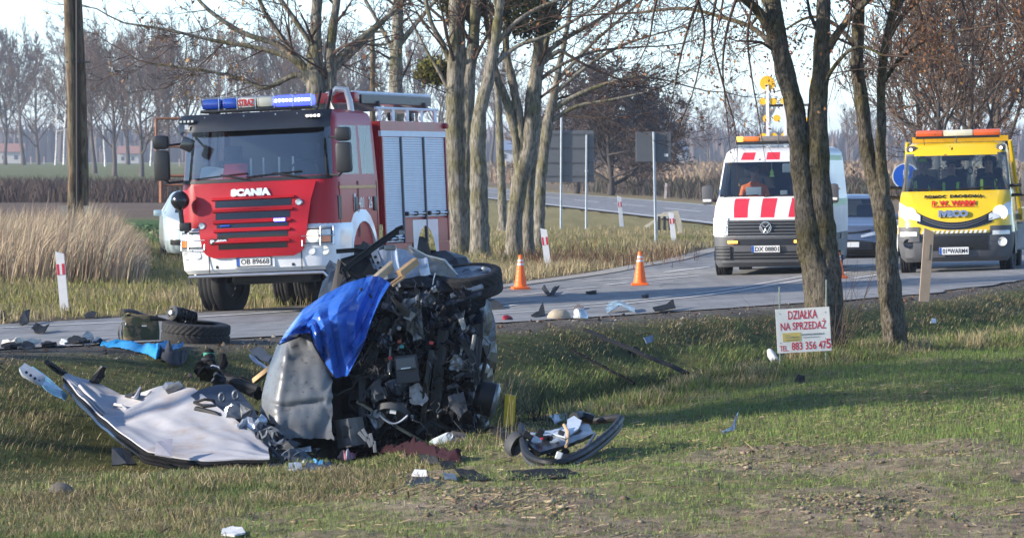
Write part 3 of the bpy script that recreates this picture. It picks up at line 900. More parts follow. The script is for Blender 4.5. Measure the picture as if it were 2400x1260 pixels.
def limb_children(pts, rad, r, out, tips, maxlevel, every=.55, length=1.3, start=.2, droop=0, lift=.2, level=1, dens=1.0, spread=.9, wig=.22, rscale=.42):
 """side branches along a hand-placed limb"""
 s = np.concatenate([[0], np.cumsum(np.linalg.norm(np.diff(pts, axis=0), axis=1))])
 L = s[-1]; t = L * start
 while t < L:
  i = np.searchsorted(s, t) - 1; i = max(0, min(i, len(pts) - 2))
  f = (t - s[i]) / max(s[i + 1] - s[i], 1e-6)
  q = pts[i] * (1 - f) + pts[i + 1] * f
  d = pts[i + 1] - pts[i]; d /= np.linalg.norm(d)
  a = spread * r.uniform(.7, 1.3)
  nd = d * math.cos(a) + rnd_perp(d, r) * math.sin(a)
  ra = min(rad[i] * rscale * r.uniform(.5, 1), .02 * length + .01)
  grow(q, nd, length * r.uniform(.5, 1.2) * (1 - .3 * t / L), ra, level, maxlevel, out, r, droop, lift, wig, dens, tips, spread * .85)
  t += every * r.uniform(.5, 1.5)
 grow(pts[-1], pts[-1] - pts[-2], length, rad[-1], level, maxlevel, out, r, droop, lift, wig, dens, tips)

def bark_mat(name, c1, c2, scale=9, moss=(.10, .095, .03), bump=.8, zs=.35):
 m = bpy.data.materials.new(name); m.use_nodes = True
 n, l = m.node_tree.nodes, m.node_tree.links
 b = n['Principled BSDF']; b.inputs['Roughness'].default_value = .92; b.inputs['Specular IOR Level'].default_value = .15
 tc = n.new('ShaderNodeTexCoord'); mp = n.new('ShaderNodeMapping'); mp.inputs['Scale'].default_value = (1, 1, zs)
 l.new(tc.outputs['Object'], mp.inputs[0])
 n1 = n.new('ShaderNodeTexNoise'); n1.inputs['Scale'].default_value = scale; n1.inputs['Detail'].default_value = 10; n1.inputs['Roughness'].default_value = .7
 l.new(mp.outputs[0], n1.inputs['Vector'])
 mr = n.new('ShaderNodeMapRange'); mr.inputs[1].default_value = .35; mr.inputs[2].default_value = .65; l.new(n1.outputs[0], mr.inputs[0])
 mx = n.new('ShaderNodeMix'); mx.data_type = 'RGBA'; mx.inputs[6].default_value = (*c1, 1); mx.inputs[7].default_value = (*c2, 1); l.new(mr.outputs[0], mx.inputs[0])
 n2 = n.new('ShaderNodeTexNoise'); n2.inputs['Scale'].default_value = 1.7; n2.inputs['Detail'].default_value = 7
 l.new(tc.outputs['Object'], n2.inputs['Vector'])
 m2 = n.new('ShaderNodeMapRange'); m2.inputs[1].default_value = .46; m2.inputs[2].default_value = .66; m2.inputs[4].default_value = .8; l.new(n2.outputs[0], m2.inputs[0])
 mo = n.new('ShaderNodeMix'); mo.data_type = 'RGBA'; mo.inputs[7].default_value = (*moss, 1); l.new(m2.outputs[0], mo.inputs[0]); l.new(mx.outputs[2], mo.inputs[6])
 m3 = n.new('ShaderNodeMapping'); m3.inputs['Scale'].default_value = (1, 1, .22); l.new(tc.outputs['Object'], m3.inputs[0])
 n5 = n.new('ShaderNodeTexNoise'); n5.inputs['Scale'].default_value = scale * 2.6; n5.inputs['Detail'].default_value = 5; l.new(m3.outputs[0], n5.inputs['Vector'])
 r5 = n.new('ShaderNodeMapRange'); r5.inputs[1].default_value = .40; r5.inputs[2].default_value = .52; r5.inputs[3].default_value = .5; l.new(n5.outputs[0], r5.inputs[0])
 mf = n.new('ShaderNodeMix'); mf.data_type = 'RGBA'; mf.blend_type = 'MULTIPLY'; mf.inputs[0].default_value = 1; l.new(mo.outputs[2], mf.inputs[6]); l.new(r5.outputs[0], mf.inputs[7])
 l.new(mf.outputs[2], b.inputs['Base Color'])
 bp = n.new('ShaderNodeBump'); bp.inputs['Strength'].default_value = bump; bp.inputs['Distance'].default_value = .05
 l.new(n1.outputs[0], bp.inputs['Height']); l.new(bp.outputs[0], b.inputs['Normal'])
 return m
BARK = bark_mat('bark_grey_olive', (.11, .09, .066), (.32, .285, .23), 22, moss=(.15, .125, .035), bump=1.8, zs=.55)
BARK2 = bark_mat('bark_grey', (.14, .125, .10), (.32, .295, .245), 10, moss=(.135, .125, .045), bump=1.2)
TWIG = M('twig_bark', (.085, .058, .045), rough=.85, var=.3, scale=2.0, spec=.2)
TWIG_FAR = M('far_twigs', (.135, .092, .068), rough=.9, var=.25, scale=.5, spec=.1)
BARK_FAR = M('far_bark', (.10, .085, .075), rough=.9, var=.3, scale=1.0, spec=.1)
BIRCH = M('birch_bark', (.62, .60, .56), rough=.8, var=.15, scale=3, col2=(.06, .05, .045), mixscale=5, mixlo=.56, mixhi=.6)
LEAFM = attr_mat('dry_leaf', rough=.75, trans=.3)

def world_line(pxs, Y, dy=None):
 """hand-placed stem: [(px, py, width px)] at distance Y, dy an optional depth offset per point"""
 dy = dy or [0] * len(pxs)
 pts = np.array([P(a[0], a[1], Y + e) for a, e in zip(pxs, dy)])
 rad = np.array([a[2] * (Y + e) / FPX / 2 for a, e in zip(pxs, dy)])
 return pts, rad
def smooth_poly(pts, rad, k=4):
 """denser, rounded line"""
 n = len(pts)
 t = np.linspace(0, n - 1, (n - 1) * k + 1)
 def cr(a):
  out = []
  for x in t:
   i = min(int(x), n - 2); f = x - i
   p0, p1, p2, p3 = a[max(i - 1, 0)], a[i], a[i + 1], a[min(i + 2, n - 1)]
   out.append(.5 * (2 * p1 + (p2 - p0) * f + (2 * p0 - 5 * p1 + 4 * p2 - p3) * f * f + (3 * p1 - p0 - 3 * p2 + p3) * f ** 3))
  return np.array(out)
 return cr(pts), np.maximum(cr(rad), .004)

def leaves_mesh(pts, r, size, n, cols, name):
 """small curled leaves hanging at twig ends"""
 pts = np.array(pts)
 i = rng.integers(0, len(pts), n)
 b = pts[i] + rng.normal(0, .05, (n, 3))
 s = size * rng.uniform(.6, 1.4, n)[:, None]
 a = rng.normal(0, 1, (n, 3)); a[:, 2] -= .8; a /= np.linalg.norm(a, axis=1)[:, None]
 w = np.cross(a, rng.normal(0, 1, (n, 3))); w /= np.linalg.norm(w, axis=1)[:, None]
 m = b + a * s * .5 + np.cross(a, w) * s * .15
 v = np.stack([b, m + w * s * .28, b + a * s, m - w * s * .28], 1).reshape(-1, 3)
 f = (np.arange(n) * 4)[:, None] + np.array([[0, 1, 2, 3]])
 return mesh_np(name, v, f, [LEAFM], np.repeat(pick(n, *cols), 4, axis=0))

def flare(pts, rad, amt=1.35):
 rad = rad.copy(); rad[0] *= amt; rad[1] *= 1 + (amt - 1) * .25
 return rad

def make_tree(name, label, cat, base, stems, limbs, seed, bark=BARK, twig=TWIG, lv=4, every=.5, length=1.4, droop=0., lift=.2, dens=1., start=.3,
              leaves=0, lsize=.05, lcols=None, sides=14, group=None, twig_min=None, rough=.03, stem_every=None, fine=()):
 """trunk stems and limbs given as point lists; side branches and twigs grown on them"""
 r = random.Random(seed)
 t = thing(name, label, cat, base, group=group)
 b = np.array(base)
 thick, out, tips = [], [], []
 for k, (pts, rad) in enumerate(stems):
  p, q = smooth_poly(pts, rad, 12 if sides > 16 else 6)
  if k == 0 or abs(pts[0][2] - b[2]) < .3: q = flare(p, q)
  thick.append((p, q))
  limb_children(p, q, r, out, tips, lv, every=stem_every or every * 1.6, length=length, start=start, droop=droop, lift=lift, dens=dens)
 for pts, rad in limbs:
  p, q = smooth_poly(pts, rad, 4)
  thick.append((p, q))
  limb_children(p, q, r, out, tips, lv, every=every, length=length, start=.15, droop=droop, lift=lift, dens=dens)
 for pts, rad in fine:
  p, q = smooth_poly(pts, rad, 4); out.append((p, q, 1))
  limb_children(p, q, r, out, tips, lv, every=.10, length=.55, start=.05, droop=.5, lift=0, level=2, dens=1.0, spread=.8)
 v, f = tubes_np(thick, sides)
 # ridged bark
 nz = np.array([mnoise.noise(Vector((x * 6, y * 6, z * 2.6))) for x, y, z in v]) + .7 * np.array([mnoise.noise(Vector((x * 26, y * 26, z * 6))) for x, y, z in v])
 ctr = np.repeat(np.concatenate([p for p, q in thick]), sides, axis=0)
 rr = np.repeat(np.concatenate([q for p, q in thick]), sides)
 dirv = v - ctr
 v = ctr + dirv * (1 + nz[:, None] * np.clip(rough / np.maximum(rr, .03), 0, .2)[:, None])
 link('trunk', mesh_np('trunk', v - b, f, [bark], smooth=True), t)
 big = [(p, q) for p, q, L in out if L <= 1]; small = [(p, q) for p, q, L in out if L > 1]
 if twig_min:
  small = [(p, np.maximum(q, twig_min)) for p, q in small]
 parts = []
 for grp, sd in ((big, 5), (small, 3)):
  if grp:
   parts.append(tubes_np(grp, sd))
 if parts:
  vv = np.concatenate([a for a, _ in parts]); o2 = np.cumsum([0] + [len(a) for a, _ in parts])
  ff = np.concatenate([x + o2[i] for i, (_, x) in enumerate(parts)])
  link('crown', mesh_np('crown', vv - b, ff, [twig]), t)
 if leaves and tips:
  link('leaves', leaves_mesh(np.array(tips) - b, r, lsize, leaves, lcols, 'leaves'), t)
 return t, tips

RUST = (((.26, .12, .055), 3), ((.34, .18, .085), 2), ((.17, .075, .04), 2))
def WL(l, Y, dy=None): return world_line(l, Y, dy)

# the two trees by the sale sign
YA = 51.0
gA = h1((1942 - 1200) / FPX * YA, YA)
baseA = (float((1942 - 1200) / FPX * YA), YA, gA)
stA = [WL([(1940, 860, 92), (1938, 800, 84), (1930, 720, 80), (1920, 640, 82), (1900, 560, 66), (1884, 450, 52), (1872, 330, 47), (1862, 250, 46), (1838, 160, 44), (1818, 60, 40), (1806, -60, 36), (1800, -250, 30)], YA),
       WL([(1948, 860, 70), (1946, 760, 64), (1940, 660, 66), (1932, 560, 58), (1924, 470, 54), (1917, 360, 48), (1915, 250, 44), (1924, 160, 38), (1928, 40, 34), (1934, -120, 28), (1940, -300, 22)], YA, [-.02] * 11)]
lmA = [WL([(1822, 90, 28), (1780, 30, 24), (1720, -20, 20), (1640, -60, 16), (1550, -80, 12), (1450, -60, 8)], YA, [0, -.1, -.3, -.6, -1, -1.4]),
       WL([(1830, 130, 16), (1770, 70, 13), (1690, 40, 10), (1600, 20, 8), (1500, 30, 6)], YA, [0, .3, .6, 1.0, 1.4]),
       WL([(1930, 130, 22), (1985, 50, 18), (2060, -20, 15), (2150, -60, 11), (2260, -70, 8)], YA, [0, -.2, -.4, -.8, -1.2]),
       WL([(1815, 40, 20), (1760, -60, 17), (1700, -140, 14), (1620, -190, 10), (1560, -200, 7)], YA, [0, .3, .7, 1.2, 1.8]),
       WL([(1920, 220, 10), (1960, 150, 9), (2010, 110, 7), (2070, 130, 5)], YA, [0, -.3, -.6, -.8])]
drA = [WL(l, YA - .4) for l in ([(1735, -30, 9), (1706, 60, 7), (1694, 150, 5), (1700, 240, 3)], [(1660, -60, 9), (1622, 40, 7), (1598, 120, 5), (1584, 190, 3)], [(1560, -80, 8), (1534, 20, 6), (1522, 90, 4), (1500, 140, 3)],
     [(1690, -50, 8), (1668, 70, 6), (1690, 180, 5), (1722, 290, 3)], [(1480, -70, 7), (1450, 0, 5), (1430, 60, 3)], [(1770, -20, 8), (1752, 80, 6), (1762, 180, 4), (1776, 260, 3)], [(1610, -60, 7), (1650, 50, 6), (1640, 150, 4), (1620, 230, 3)],
     [(2000, -40, 7), (1990, 60, 5), (1970, 140, 3)], [(2130, -50, 7), (2160, 40, 6), (2180, 120, 4)], [(2240, -60, 7), (2262, 30, 5), (2290, 110, 3)], [(2330, -60, 7), (2340, 50, 5), (2370, 140, 3)])]
make_tree('roadside_tree', 'forked grey brown tree trunk beside the sale sign, bare drooping twigs overhead', 'tree', baseA, stA, lmA, 3, lv=4, every=.15, length=1.3, droop=.55, lift=.02, dens=1.0, start=.66, leaves=1300, fine=drA, lsize=.045, lcols=RUST, sides=30, stem_every=.3)
YB = 51.5
baseB = (float((2098 - 1200) / FPX * YB), YB, h1((2098 - 1200) / FPX * YB, YB))
stB = [WL([(2102, 850, 62), (2098, 780, 56), (2088, 690, 54), (2080, 600, 52), (2072, 500, 52), (2055, 430, 46), (2036, 370, 36), (2022, 270, 34), (2010, 160, 32), (2012, 40, 27), (2016, -100, 22), (2022, -280, 17)], YB),
       WL([(2074, 520, 40), (2070, 440, 30), (2064, 370, 26), (2066, 280, 22), (2066, 190, 20), (2078, 90, 19), (2098, 0, 17), (2120, -140, 14), (2130, -300, 10)], YB, [0, -.05, -.1, -.15, -.2, -.3, -.4, -.5, -.6])]
lmB = [WL([(2075, 100, 14), (2130, 20, 12), (2210, -30, 10), (2310, -40, 8), (2420, -10, 6)], YB, [0, -.2, -.5, -.8, -1.1]),
       WL([(2066, 200, 11), (2110, 140, 9), (2180, 90, 7), (2260, 70, 5)], YB, [0, -.3, -.6, -.9]),
       WL([(2012, 120, 12), (1960, 60, 9), (1900, 40, 7), (1840, 70, 5)], YB, [0, .3, .6, .9]),
       WL([(2085, 60, 12), (2150, -50, 11), (2250, -110, 9), (2360, -120, 7), (2460, -90, 5)], YB, [0, .3, .7, 1.0, 1.3])]
make_tree('roadside_tree', 'slimmer tree with mossy trunk, right of the sale sign and left of the tow truck', 'tree', baseB, stB, lmB, 5, lv=4, every=.15, length=1.15, droop=.45, lift=.03, dens=1.0, start=.58, leaves=3600, lsize=.045, lcols=RUST, sides=26, stem_every=.3)

# the row beyond the road
def mid_tree(label, Y, stems, limbs, seed, **k):
 s0 = stems[0][0]
 X = (s0[0] - 1200) / FPX * Y
 base = (float(X), Y, h1(X, Y))
 kw = dict(bark=BARK2, lv=4, every=.55, length=2.0, droop=.05, lift=.12, dens=.85, start=.5, leaves=160, lsize=.10, lcols=RUST, sides=12, stem_every=.7, group='trees in a row beyond the road', twig_min=.006)
 kw.update(k)
 return make_tree('roadside_tree', label, 'tree', base, [WL(s, Y) for s in stems], [WL(s, Y) for s in limbs], seed, **kw)
mid_tree('thick grey tree trunk rising right beside the fire engine rear', 104,
         [[(1076, 612, 66), (1074, 540, 56), (1070, 420, 50), (1066, 300, 44), (1066, 180, 36), (1068, 60, 32), (1066, -60, 28), (1060, -300, 18)],
          [(1088, 612, 46), (1090, 480, 42), (1092, 330, 36), (1098, 200, 32), (1110, 80, 28), (1120, -60, 24), (1130, -280, 14)],
          [(1086, 420, 26), (1086, 300, 24), (1082, 150, 22), (1080, 20, 18), (1086, -160, 14)]],
         [[(1066, 170, 16), (1040, 110, 13), (1010, 50, 11), (990, -40, 9), (970, -140, 6)], [(1068, 250, 10), (1030, 170, 8), (1000, 120, 6), (975, 70, 5)]], 21)
mid_tree('knobbly tree trunk leaning right, second from the fire engine', 103,
         [[(1124, 605, 50), (1124, 520, 44), (1122, 420, 42), (1120, 330, 36), (1126, 260, 30), (1146, 180, 28), (1160, 100, 24), (1172, 10, 20), (1190, -120, 16), (1200, -300, 10)]],
         [[(1160, 110, 13), (1200, 60, 11), (1260, 20, 9), (1340, -10, 7)], [(1150, 160, 12), (1210, 110, 10), (1290, 80, 8), (1390, 20, 6)], [(1168, 40, 12), (1150, -60, 10), (1130, -180, 7)]], 22, length=2.2)
mid_tree('thin grey tree trunk half hidden between thicker trunks', 128,
         [[(1178, 540, 22), (1176, 440, 19), (1172, 330, 18), (1168, 240, 15), (1160, 150, 12), (1150, 40, 10), (1140, -120, 7)]], [], 23, length=1.8, every=.7)
mid_tree('curving tree trunk with forked upright limbs behind the traffic cone', 105,
         [[(1204, 600, 44), (1206, 530, 38), (1216, 440, 38), (1234, 370, 38), (1244, 300, 36), (1248, 230, 32), (1258, 150, 26), (1266, 60, 20), (1270, -60, 16), (1276, -280, 10)],
          [(1216, 440, 20), (1214, 370, 22), (1206, 300, 24), (1184, 230, 22), (1164, 180, 18), (1150, 110, 14), (1136, 20, 11), (1120, -120, 8)],
          [(1222, 420, 22), (1222, 330, 24), (1212, 250, 22), (1198, 180, 20), (1186, 110, 16), (1190, 20, 13), (1200, -120, 9)]],
         [[(1258, 150, 14), (1310, 100, 12), (1380, 60, 9), (1460, 10, 7), (1540, -50, 5)], [(1262, 110, 10), (1300, 40, 9), (1350, -30, 7), (1400, -120, 5)]], 24, length=2.0)
mid_tree('straight tree trunk close behind the curving forked trunk', 106,
         [[(1236, 598, 34), (1236, 520, 29), (1240, 440, 27), (1248, 350, 26), (1256, 270, 24), (1262, 180, 19), (1280, 100, 15), (1300, 10, 12), (1320, -120, 8)]],
         [[(1270, 150, 12), (1310, 120, 11), (1330, 128, 8)], [(1262, 190, 10), (1320, 150, 8), (1400, 120, 6), (1500, 110, 4)]], 25, length=2.0)
mid_tree('dark tree trunk with branches sweeping right over the big road sign', 112,
         [[(1264, 580, 32), (1264, 500, 27), (1268, 420, 26), (1276, 350, 25), (1284, 290, 24), (1294, 240, 20), (1310, 160, 14), (1330, 60, 11), (1350, -80, 8)]],
         [[(1290, 260, 16), (1340, 230, 13), (1410, 200, 10), (1490, 180, 7), (1570, 190, 4)], [(1284, 290, 12), (1350, 250, 9), (1430, 235, 7), (1520, 215, 4)], [(1300, 220, 11), (1370, 160, 9), (1450, 110, 7), (1540, 80, 4)], [(1305, 190, 10), (1380, 110, 8), (1460, 40, 6), (1540, -30, 4)]], 26, length=2.3, every=.45, droop=.1)
mid_tree('bare spreading tree with long low limbs behind the fire engine cab', 112,
         [[(746, 520, 66), (748, 340, 56), (744, 230, 50), (740, 185, 46), (738, 100, 30), (744, 0, 24), (752, -120, 18), (756, -300, 10)],
          [(772, 520, 44), (774, 300, 38), (774, 180, 32), (776, 100, 24), (790, 0, 18), (806, -120, 12)]],
         [[(732, 200, 18), (700, 176, 14), (660, 190, 12), (620, 206, 11), (560, 184, 9), (480, 166, 7), (360, 150, 4)],
          [(728, 190, 20), (690, 140, 16), (600, 112, 12), (500, 95, 9), (400, 72, 7), (290, 54, 4)],
          [(724, 178, 18), (660, 110, 14), (570, 78, 11), (490, 25, 9), (440, -30, 6)],
          [(720, 165, 15), (670, 100, 12), (620, 30, 10), (590, -60, 7)],
          [(752, 190, 22), (800, 130, 18), (860, 80, 15), (930, 20, 11), (990, -50, 8)],
          [(766, 180, 14), (830, 120, 12), (890, 60, 9), (960, -30, 6)],
          [(738, 120, 14), (700, 60, 12), (650, -10, 10), (600, -80, 7)]], 27, length=1.9, every=.5, leaves=420, lsize=.13, lcols=(((.36, .22, .11), 3), ((.28, .15, .07), 2)))
mid_tree('pale tree trunk rising behind the fire engine ladder', 125,
         [[(930, 560, 40), (930, 330, 36), (928, 200, 32), (930, 100, 28), (934, 0, 24), (938, -140, 16)]],
         [[(932, 110, 14), (980, 50, 11), (1030, -10, 8)], [(928, 130, 12), (890, 60, 9), (850, -10, 7)]], 28, length=1.8)

# mistletoe in the crowns
def mistletoe(px, py, Y, rad, label, col):
 c = P(px, py, Y); n = 2600
 d = rng.normal(0, 1, (n, 3)); d /= np.linalg.norm(d, axis=1)[:, None]
 p = d * (rad * rng.uniform(.25, 1, n) ** .5)[:, None] * np.array([1.25, 1, .8])
 tag(link('mistletoe', leaves_mesh(p, None, .10, n, col, 'mistletoe'), loc=c), label, 'mistletoe')
mistletoe(1235, 32, 104, .62, 'dark green mistletoe ball in the crown above the curving tree trunk', (((.045, .055, .02), 3), ((.085, .09, .03), 1.5)))
mistletoe(1020, 165, 104.5, .30, 'yellow green mistletoe left of the thick trunk by the fire engine', (((.16, .15, .04), 2), ((.10, .105, .03), 1)))
mistletoe(1090, 8, 105, .45, 'olive mistletoe ball at the top edge above the thick grey trunk', (((.06, .065, .022), 3), ((.11, .11, .035), 1.5)))

# generic bare trees for the background: a few grown forms, copied
def generic(seed, height, lv, trunk_r, dens, first, nl, wmin, bark=BARK_FAR, twig=TWIG_FAR, lift=.25, spread=.8, length=.42, leaves=0):
 r = random.Random(seed); out, tips = [], []
 pts = [np.zeros(3)]; d = np.array([0, 0, 1.0])
 for i in range(9):
  d = d + np.array([r.gauss(0, .05), r.gauss(0, .05), 0]); d /= np.linalg.norm(d)
  pts.append(pts[-1] + d * height * .8 / 9)
 pts = np.array(pts); rad = trunk_r * np.linspace(1, .15, 10); rad[0] *= 1.3
 for k in range(nl):
  t = first + (1 - first) * (k + r.uniform(0, 1)) / nl
  i = min(8, int(t * 9)); f = t * 9 - i
  q = pts[i] * (1 - f) + pts[i + 1] * f
  az = k * 2.4 + r.uniform(-.5, .5); el = r.uniform(.35, 1.0)
  nd = np.array([math.cos(az) * math.cos(el), math.sin(az) * math.cos(el), math.sin(el)])
  grow(q, nd, height * length * (1.15 - .7 * t) * r.uniform(.8, 1.2), rad[i] * .55, 1, lv, out, r, 0, lift, .2, dens, tips, spread)
 big = [(p, q) for p, q, L in out if L <= 1]; small = [(p, np.maximum(q, wmin)) for p, q, L in out if L > 1]
 tv, tf = tubes_np([(pts, rad)] + big, 6)
 cv, cf = tubes_np(small, 3)
 return mesh_np('trunk', tv, tf, [bark], smooth=True), mesh_np('crown', cv, cf, [twig]), tips
FORMS = [generic(s, 16, 4, .26, .92, fi, nl + 3, .020, lift=li, spread=sp) for s, fi, nl, li, sp in ((101, .22, 16, .25, .8), (102, .35, 15, .35, .65), (103, .18, 17, .15, .9), (104, .3, 14, .45, .6))]
BIRCHF = generic(110, 17, 4, .17, .62, .35, 14, .02, bark=BIRCH, lift=.1, spread=.7, length=.3)
def far_tree(px, base_py, Y, height, form, label, rot=0, group=None, name='bare_tree', wide=1.0):
 g = P(px, base_py, Y)
 t = thing(name, label, 'tree', (g.x, g.y, h1(g.x, g.y)), (0, 0, rot), group)
 s = height / 16
 t.scale = (s * wide, s * wide, s)
 for nm, me in (('trunk', form[0]), ('crown', form[1])):
  link(nm, me, t)
 return t
GL = 'bare trees along the far road'
ft = [(12, 386, 780, 21, 0), (55, 386, 760, 22, 1), (90, 386, 800, 20, 2), (160, 387, 790, 25, 2), (222, 414, 560, 17.5, 1), (268, 422, 520, 16, 0), (332, 422, 515, 16.5, 2), (392, 414, 560, 18, 3), (440, 404, 620, 20, 0), (505, 404, 640, 19, 1), (560, 404, 600, 18, 2), (620, 404, 650, 20, 3), (676, 404, 620, 19, 0), (-40, 388, 780, 22, 3), (300, 392, 800, 23, 0), (370, 392, 820, 24, 1), (200, 390, 830, 23, 3)]
ORD = ('first','second','third','fourth','fifth','sixth','seventh','eighth','ninth','tenth','eleventh','twelfth','thirteenth','fourteenth','fifteenth','sixteenth','seventeenth','eighteenth')
for i, (px, py, Y, hh, fm) in enumerate(sorted(ft)):
 far_tree(px, py, Y, hh, FORMS[fm], ORD[i] + ' bare purple brown tree from the left in the far road row', rot=i * 1.3, group=GL)
for i, (px, py, Y, hh) in enumerate([(130, 388, 760, 17), (150, 388, 770, 19), (247, 390, 700, 17), (353, 390, 720, 16)]):
 far_tree(px, py, Y, hh, BIRCHF, ORD[i] + ' white trunked birch from the left among the far road trees', rot=i * 2.1, group='birches along the far road', name='birch_tree')
THICK = [generic(s_, 16, 4, .30, 1.15, .06, 26, .035, bark=M('dark_bark', (.05, .04, .035), rough=.9), twig=M('dark_thicket_twigs', (.075, .052, .045), rough=.9, var=.3, scale=1), lift=.12, spread=.95, length=.42) for s_ in (121, 122)]
FORMS += THICK
for i, (px, py, Y, hh, fm, w) in enumerate([(1432, 458, 285, 9.0, 4, 1.2), (1352, 452, 300, 8.2, 5, 1.1), (1500, 460, 292, 7.4, 5, 1.0)]):
 far_tree(px, py, Y, hh, FORMS[fm], ['dark dense bushy tree between the two grey road signs', 'dark bushy tree hidden behind the big grey road sign', 'small dark tree behind the smaller grey road sign'][i], rot=i * 2 + .4, wide=w)
for i, (px, py, Y, hh, fm) in enumerate([(2190, 560, 128, 7.5, 1), (2262, 560, 132, 8.5, 2), (2345, 560, 140, 9.5, 0), (2430, 560, 135, 9, 3), (2150, 560, 150, 8, 0)]):
 t = far_tree(px, py, Y, hh, FORMS[fm], ['bare tree behind the tow truck cab, its left one', 'bare tree rising behind the middle of the tow truck roof', 'tall bare tree behind the right end of the tow truck light bar', 'bare tree at the right edge of the picture behind the tow truck', 'bare tree in the gap left of the tow truck'][i], rot=i * 1.7)
 c = [o for o in t.children if o.name.startswith('crown')]
 tipv = np.zeros(len(FORMS[fm][1].vertices) * 3, np.float32); FORMS[fm][1].vertices.foreach_get('co', tipv)
 link('leaves', leaves_mesh(tipv.reshape(-1, 3)[::7], None, .16, 1500, (((.24, .13, .075), 3), ((.30, .19, .12), 2)), 'leaves'), t)
hzt = [(1600, 388, 900, 13, 0), (1660, 388, 820, 12, 2), (1720, 386, 950, 15, 1), (1790, 386, 900, 13, 3), (1990, 386, 850, 11, 0), (2040, 386, 880, 12, 2), (2090, 386, 900, 12, 1), (1545, 388, 930, 12, 3), (840, 400, 640, 19, 1), (890, 400, 660, 18, 2), (985, 400, 640, 19, 3), (1030, 398, 690, 17, 0), (1150, 396, 720, 18, 1), (1210, 394, 760, 16, 2), (760, 402, 630, 20, 2), (700, 404, 640, 20, 0), (2360, 386, 820, 16, 1), (2300, 386, 840, 15, 0)]
for i, (px, py, Y, hh, fm) in enumerate(sorted(hzt)):
 far_tree(px, py, Y, hh, FORMS[fm], ORD[i] + ' hazy bare tree from the left on the horizon right of the birches', rot=i * .9, group='hazy trees on the horizon')
# distant wood: one hazy mass
def far_wood():
 n = 26000
 Y = rng.uniform(1500, 1900, n); X = rng.uniform(-330, 330, n)
 hh = (8 + 9 * fbm(X * .02, Y * .004, 7)) * rng.uniform(.35, 1.15, n)
 o = blades('distant_wood', X, Y, hh, rng.uniform(.8, 2.2, n), rng.uniform(.05, .3, n), rng.uniform(0, 6.3, n), pick(n, ((.10, .075, .07), 3), ((.13, .10, .085), 2), ((.07, .06, .06), 1)), 'hazy leafless wood along the horizon', 'wood', mat=attr_mat('far_wood', rough=.95))
far_wood()
# trees standing outside the picture on the left; their shade falls into the ditch and onto the road
for i, (x, y, hh, fm) in enumerate([(-8.6, 41.2, 9, 1), (-12.5, 38.6, 10, 3), (-11, 44.0, 9, 0), (-15.5, 70, 11, 1)]):
 t = thing('roadside_tree', ORD[i] + ' bare roadside tree standing outside the picture at left', 'tree', (x, y, h1(x, y)), (0, 0, i * 1.1), 'roadside trees left of the picture')
 s = hh / 16; t.scale = (s * 1.2, s * 1.2, s)
 link('trunk', FORMS[fm][0], t); link('crown', FORMS[fm][1], t)
# ------------------------------------------------------------------ vehicles
# local frame of a vehicle: x to the picture's right, y towards its tail, z up; its front at y = 0
RED = M('fire_red_paint', (.40, .006, .015), rough=.40, var=.10, scale=2, coat=.12, spec=.28)
REDP = M('soft_red_panel', (.40, .03, .035), rough=.4, var=.18, scale=3, coat=.1, spec=.3, col2=(.32, .05, .045), mixscale=2)  # less saturated red than the cab paint, with duller patches
WHITE = M('white_paint', (.74, .76, .78), rough=.32, var=.06, scale=3, coat=.5)
WHITED = M('white_paint_dusty', (.68, .69, .70), rough=.4, var=.12, scale=2.2, coat=.3)
BLK = M('black_plastic', (.012, .013, .015), rough=.45, var=.2, scale=6)
BLKG = M('black_gloss', (.012, .013, .016), rough=.18, var=.1, scale=4, coat=.4)
GREYP = M('grey_plastic', (.085, .088, .095), rough=.6, var=.15, scale=6)
DARK_IN = M('dark_interior', (.025, .027, .032), rough=.8, var=.2, scale=5)
RUBBER = M('tyre_rubber', (.015, .015, .017), rough=.82, var=.3, scale=12, bump=.25)
ALU = M('aluminium_slats', (.76, .79, .83), rough=.5, metal=.0, var=.06, scale=4)
STEEL = M('bright_steel', (.60, .61, .63), rough=.28, metal=.9, var=.1, scale=6)
CHROME = M('chrome_letter', (.85, .86, .88), rough=.18, metal=.9, var=0)
SILVERL = M('silver_letter', (.82, .83, .85), rough=.3, metal=.2, var=0)
GLASS = glass_mat('windscreen_glass', (.72, .80, .82), .13)
GLASS_S = glass_mat('side_glass', (.75, .82, .84), .10)
LENS = M('lamp_lens', (.75, .74, .68), rough=.12, var=.25, scale=20, spec=.8, coat=1)
LIT = M('lit_headlamp', (1.0, .86, .62), rough=.3, var=0, emit=1.2)
LITW = M('lit_headlamp_white', (1.0, .97, .92), rough=.3, var=0, emit=1.6)
AMBER = M('amber_lens', (.85, .20, .02), rough=.2, var=.15, scale=12, coat=.8)
AMBERLIT = M('lit_amber', (1.0, .42, .05), rough=.3, var=0, emit=2.2)
BLUE = M('blue_lens', (.01, .06, .42), rough=.15, var=.2, scale=10, coat=1)
BLUELIT = M('lit_blue_lamp', (.05, .07, 1.0), rough=.3, var=0, emit=1.5)
BLUEW = M('lit_blue_led', (.55, .6, 1.0), rough=.3, var=0, emit=5.0)
YEL = M('tow_yellow_paint', (.80, .52, .012), rough=.3, var=.06, scale=3, coat=.7)
PLATE_W = M('plate_white', (.72, .72, .70), rough=.4, var=.06, scale=8)
EUBLUE = M('plate_blue', (.02, .09, .42), rough=.4, var=0)
INK = M('black_ink', (.012, .012, .014), rough=.5, var=0)
SKIN = M('skin', (.50, .30, .22), rough=.55, var=.08, scale=20)
HAIRG = M('grey_brown_hair', (.16, .12, .09), rough=.8, var=.3, scale=30)
ORANGEV = M('orange_vest', (.95, .20, .03), rough=.7, var=.1, scale=12)
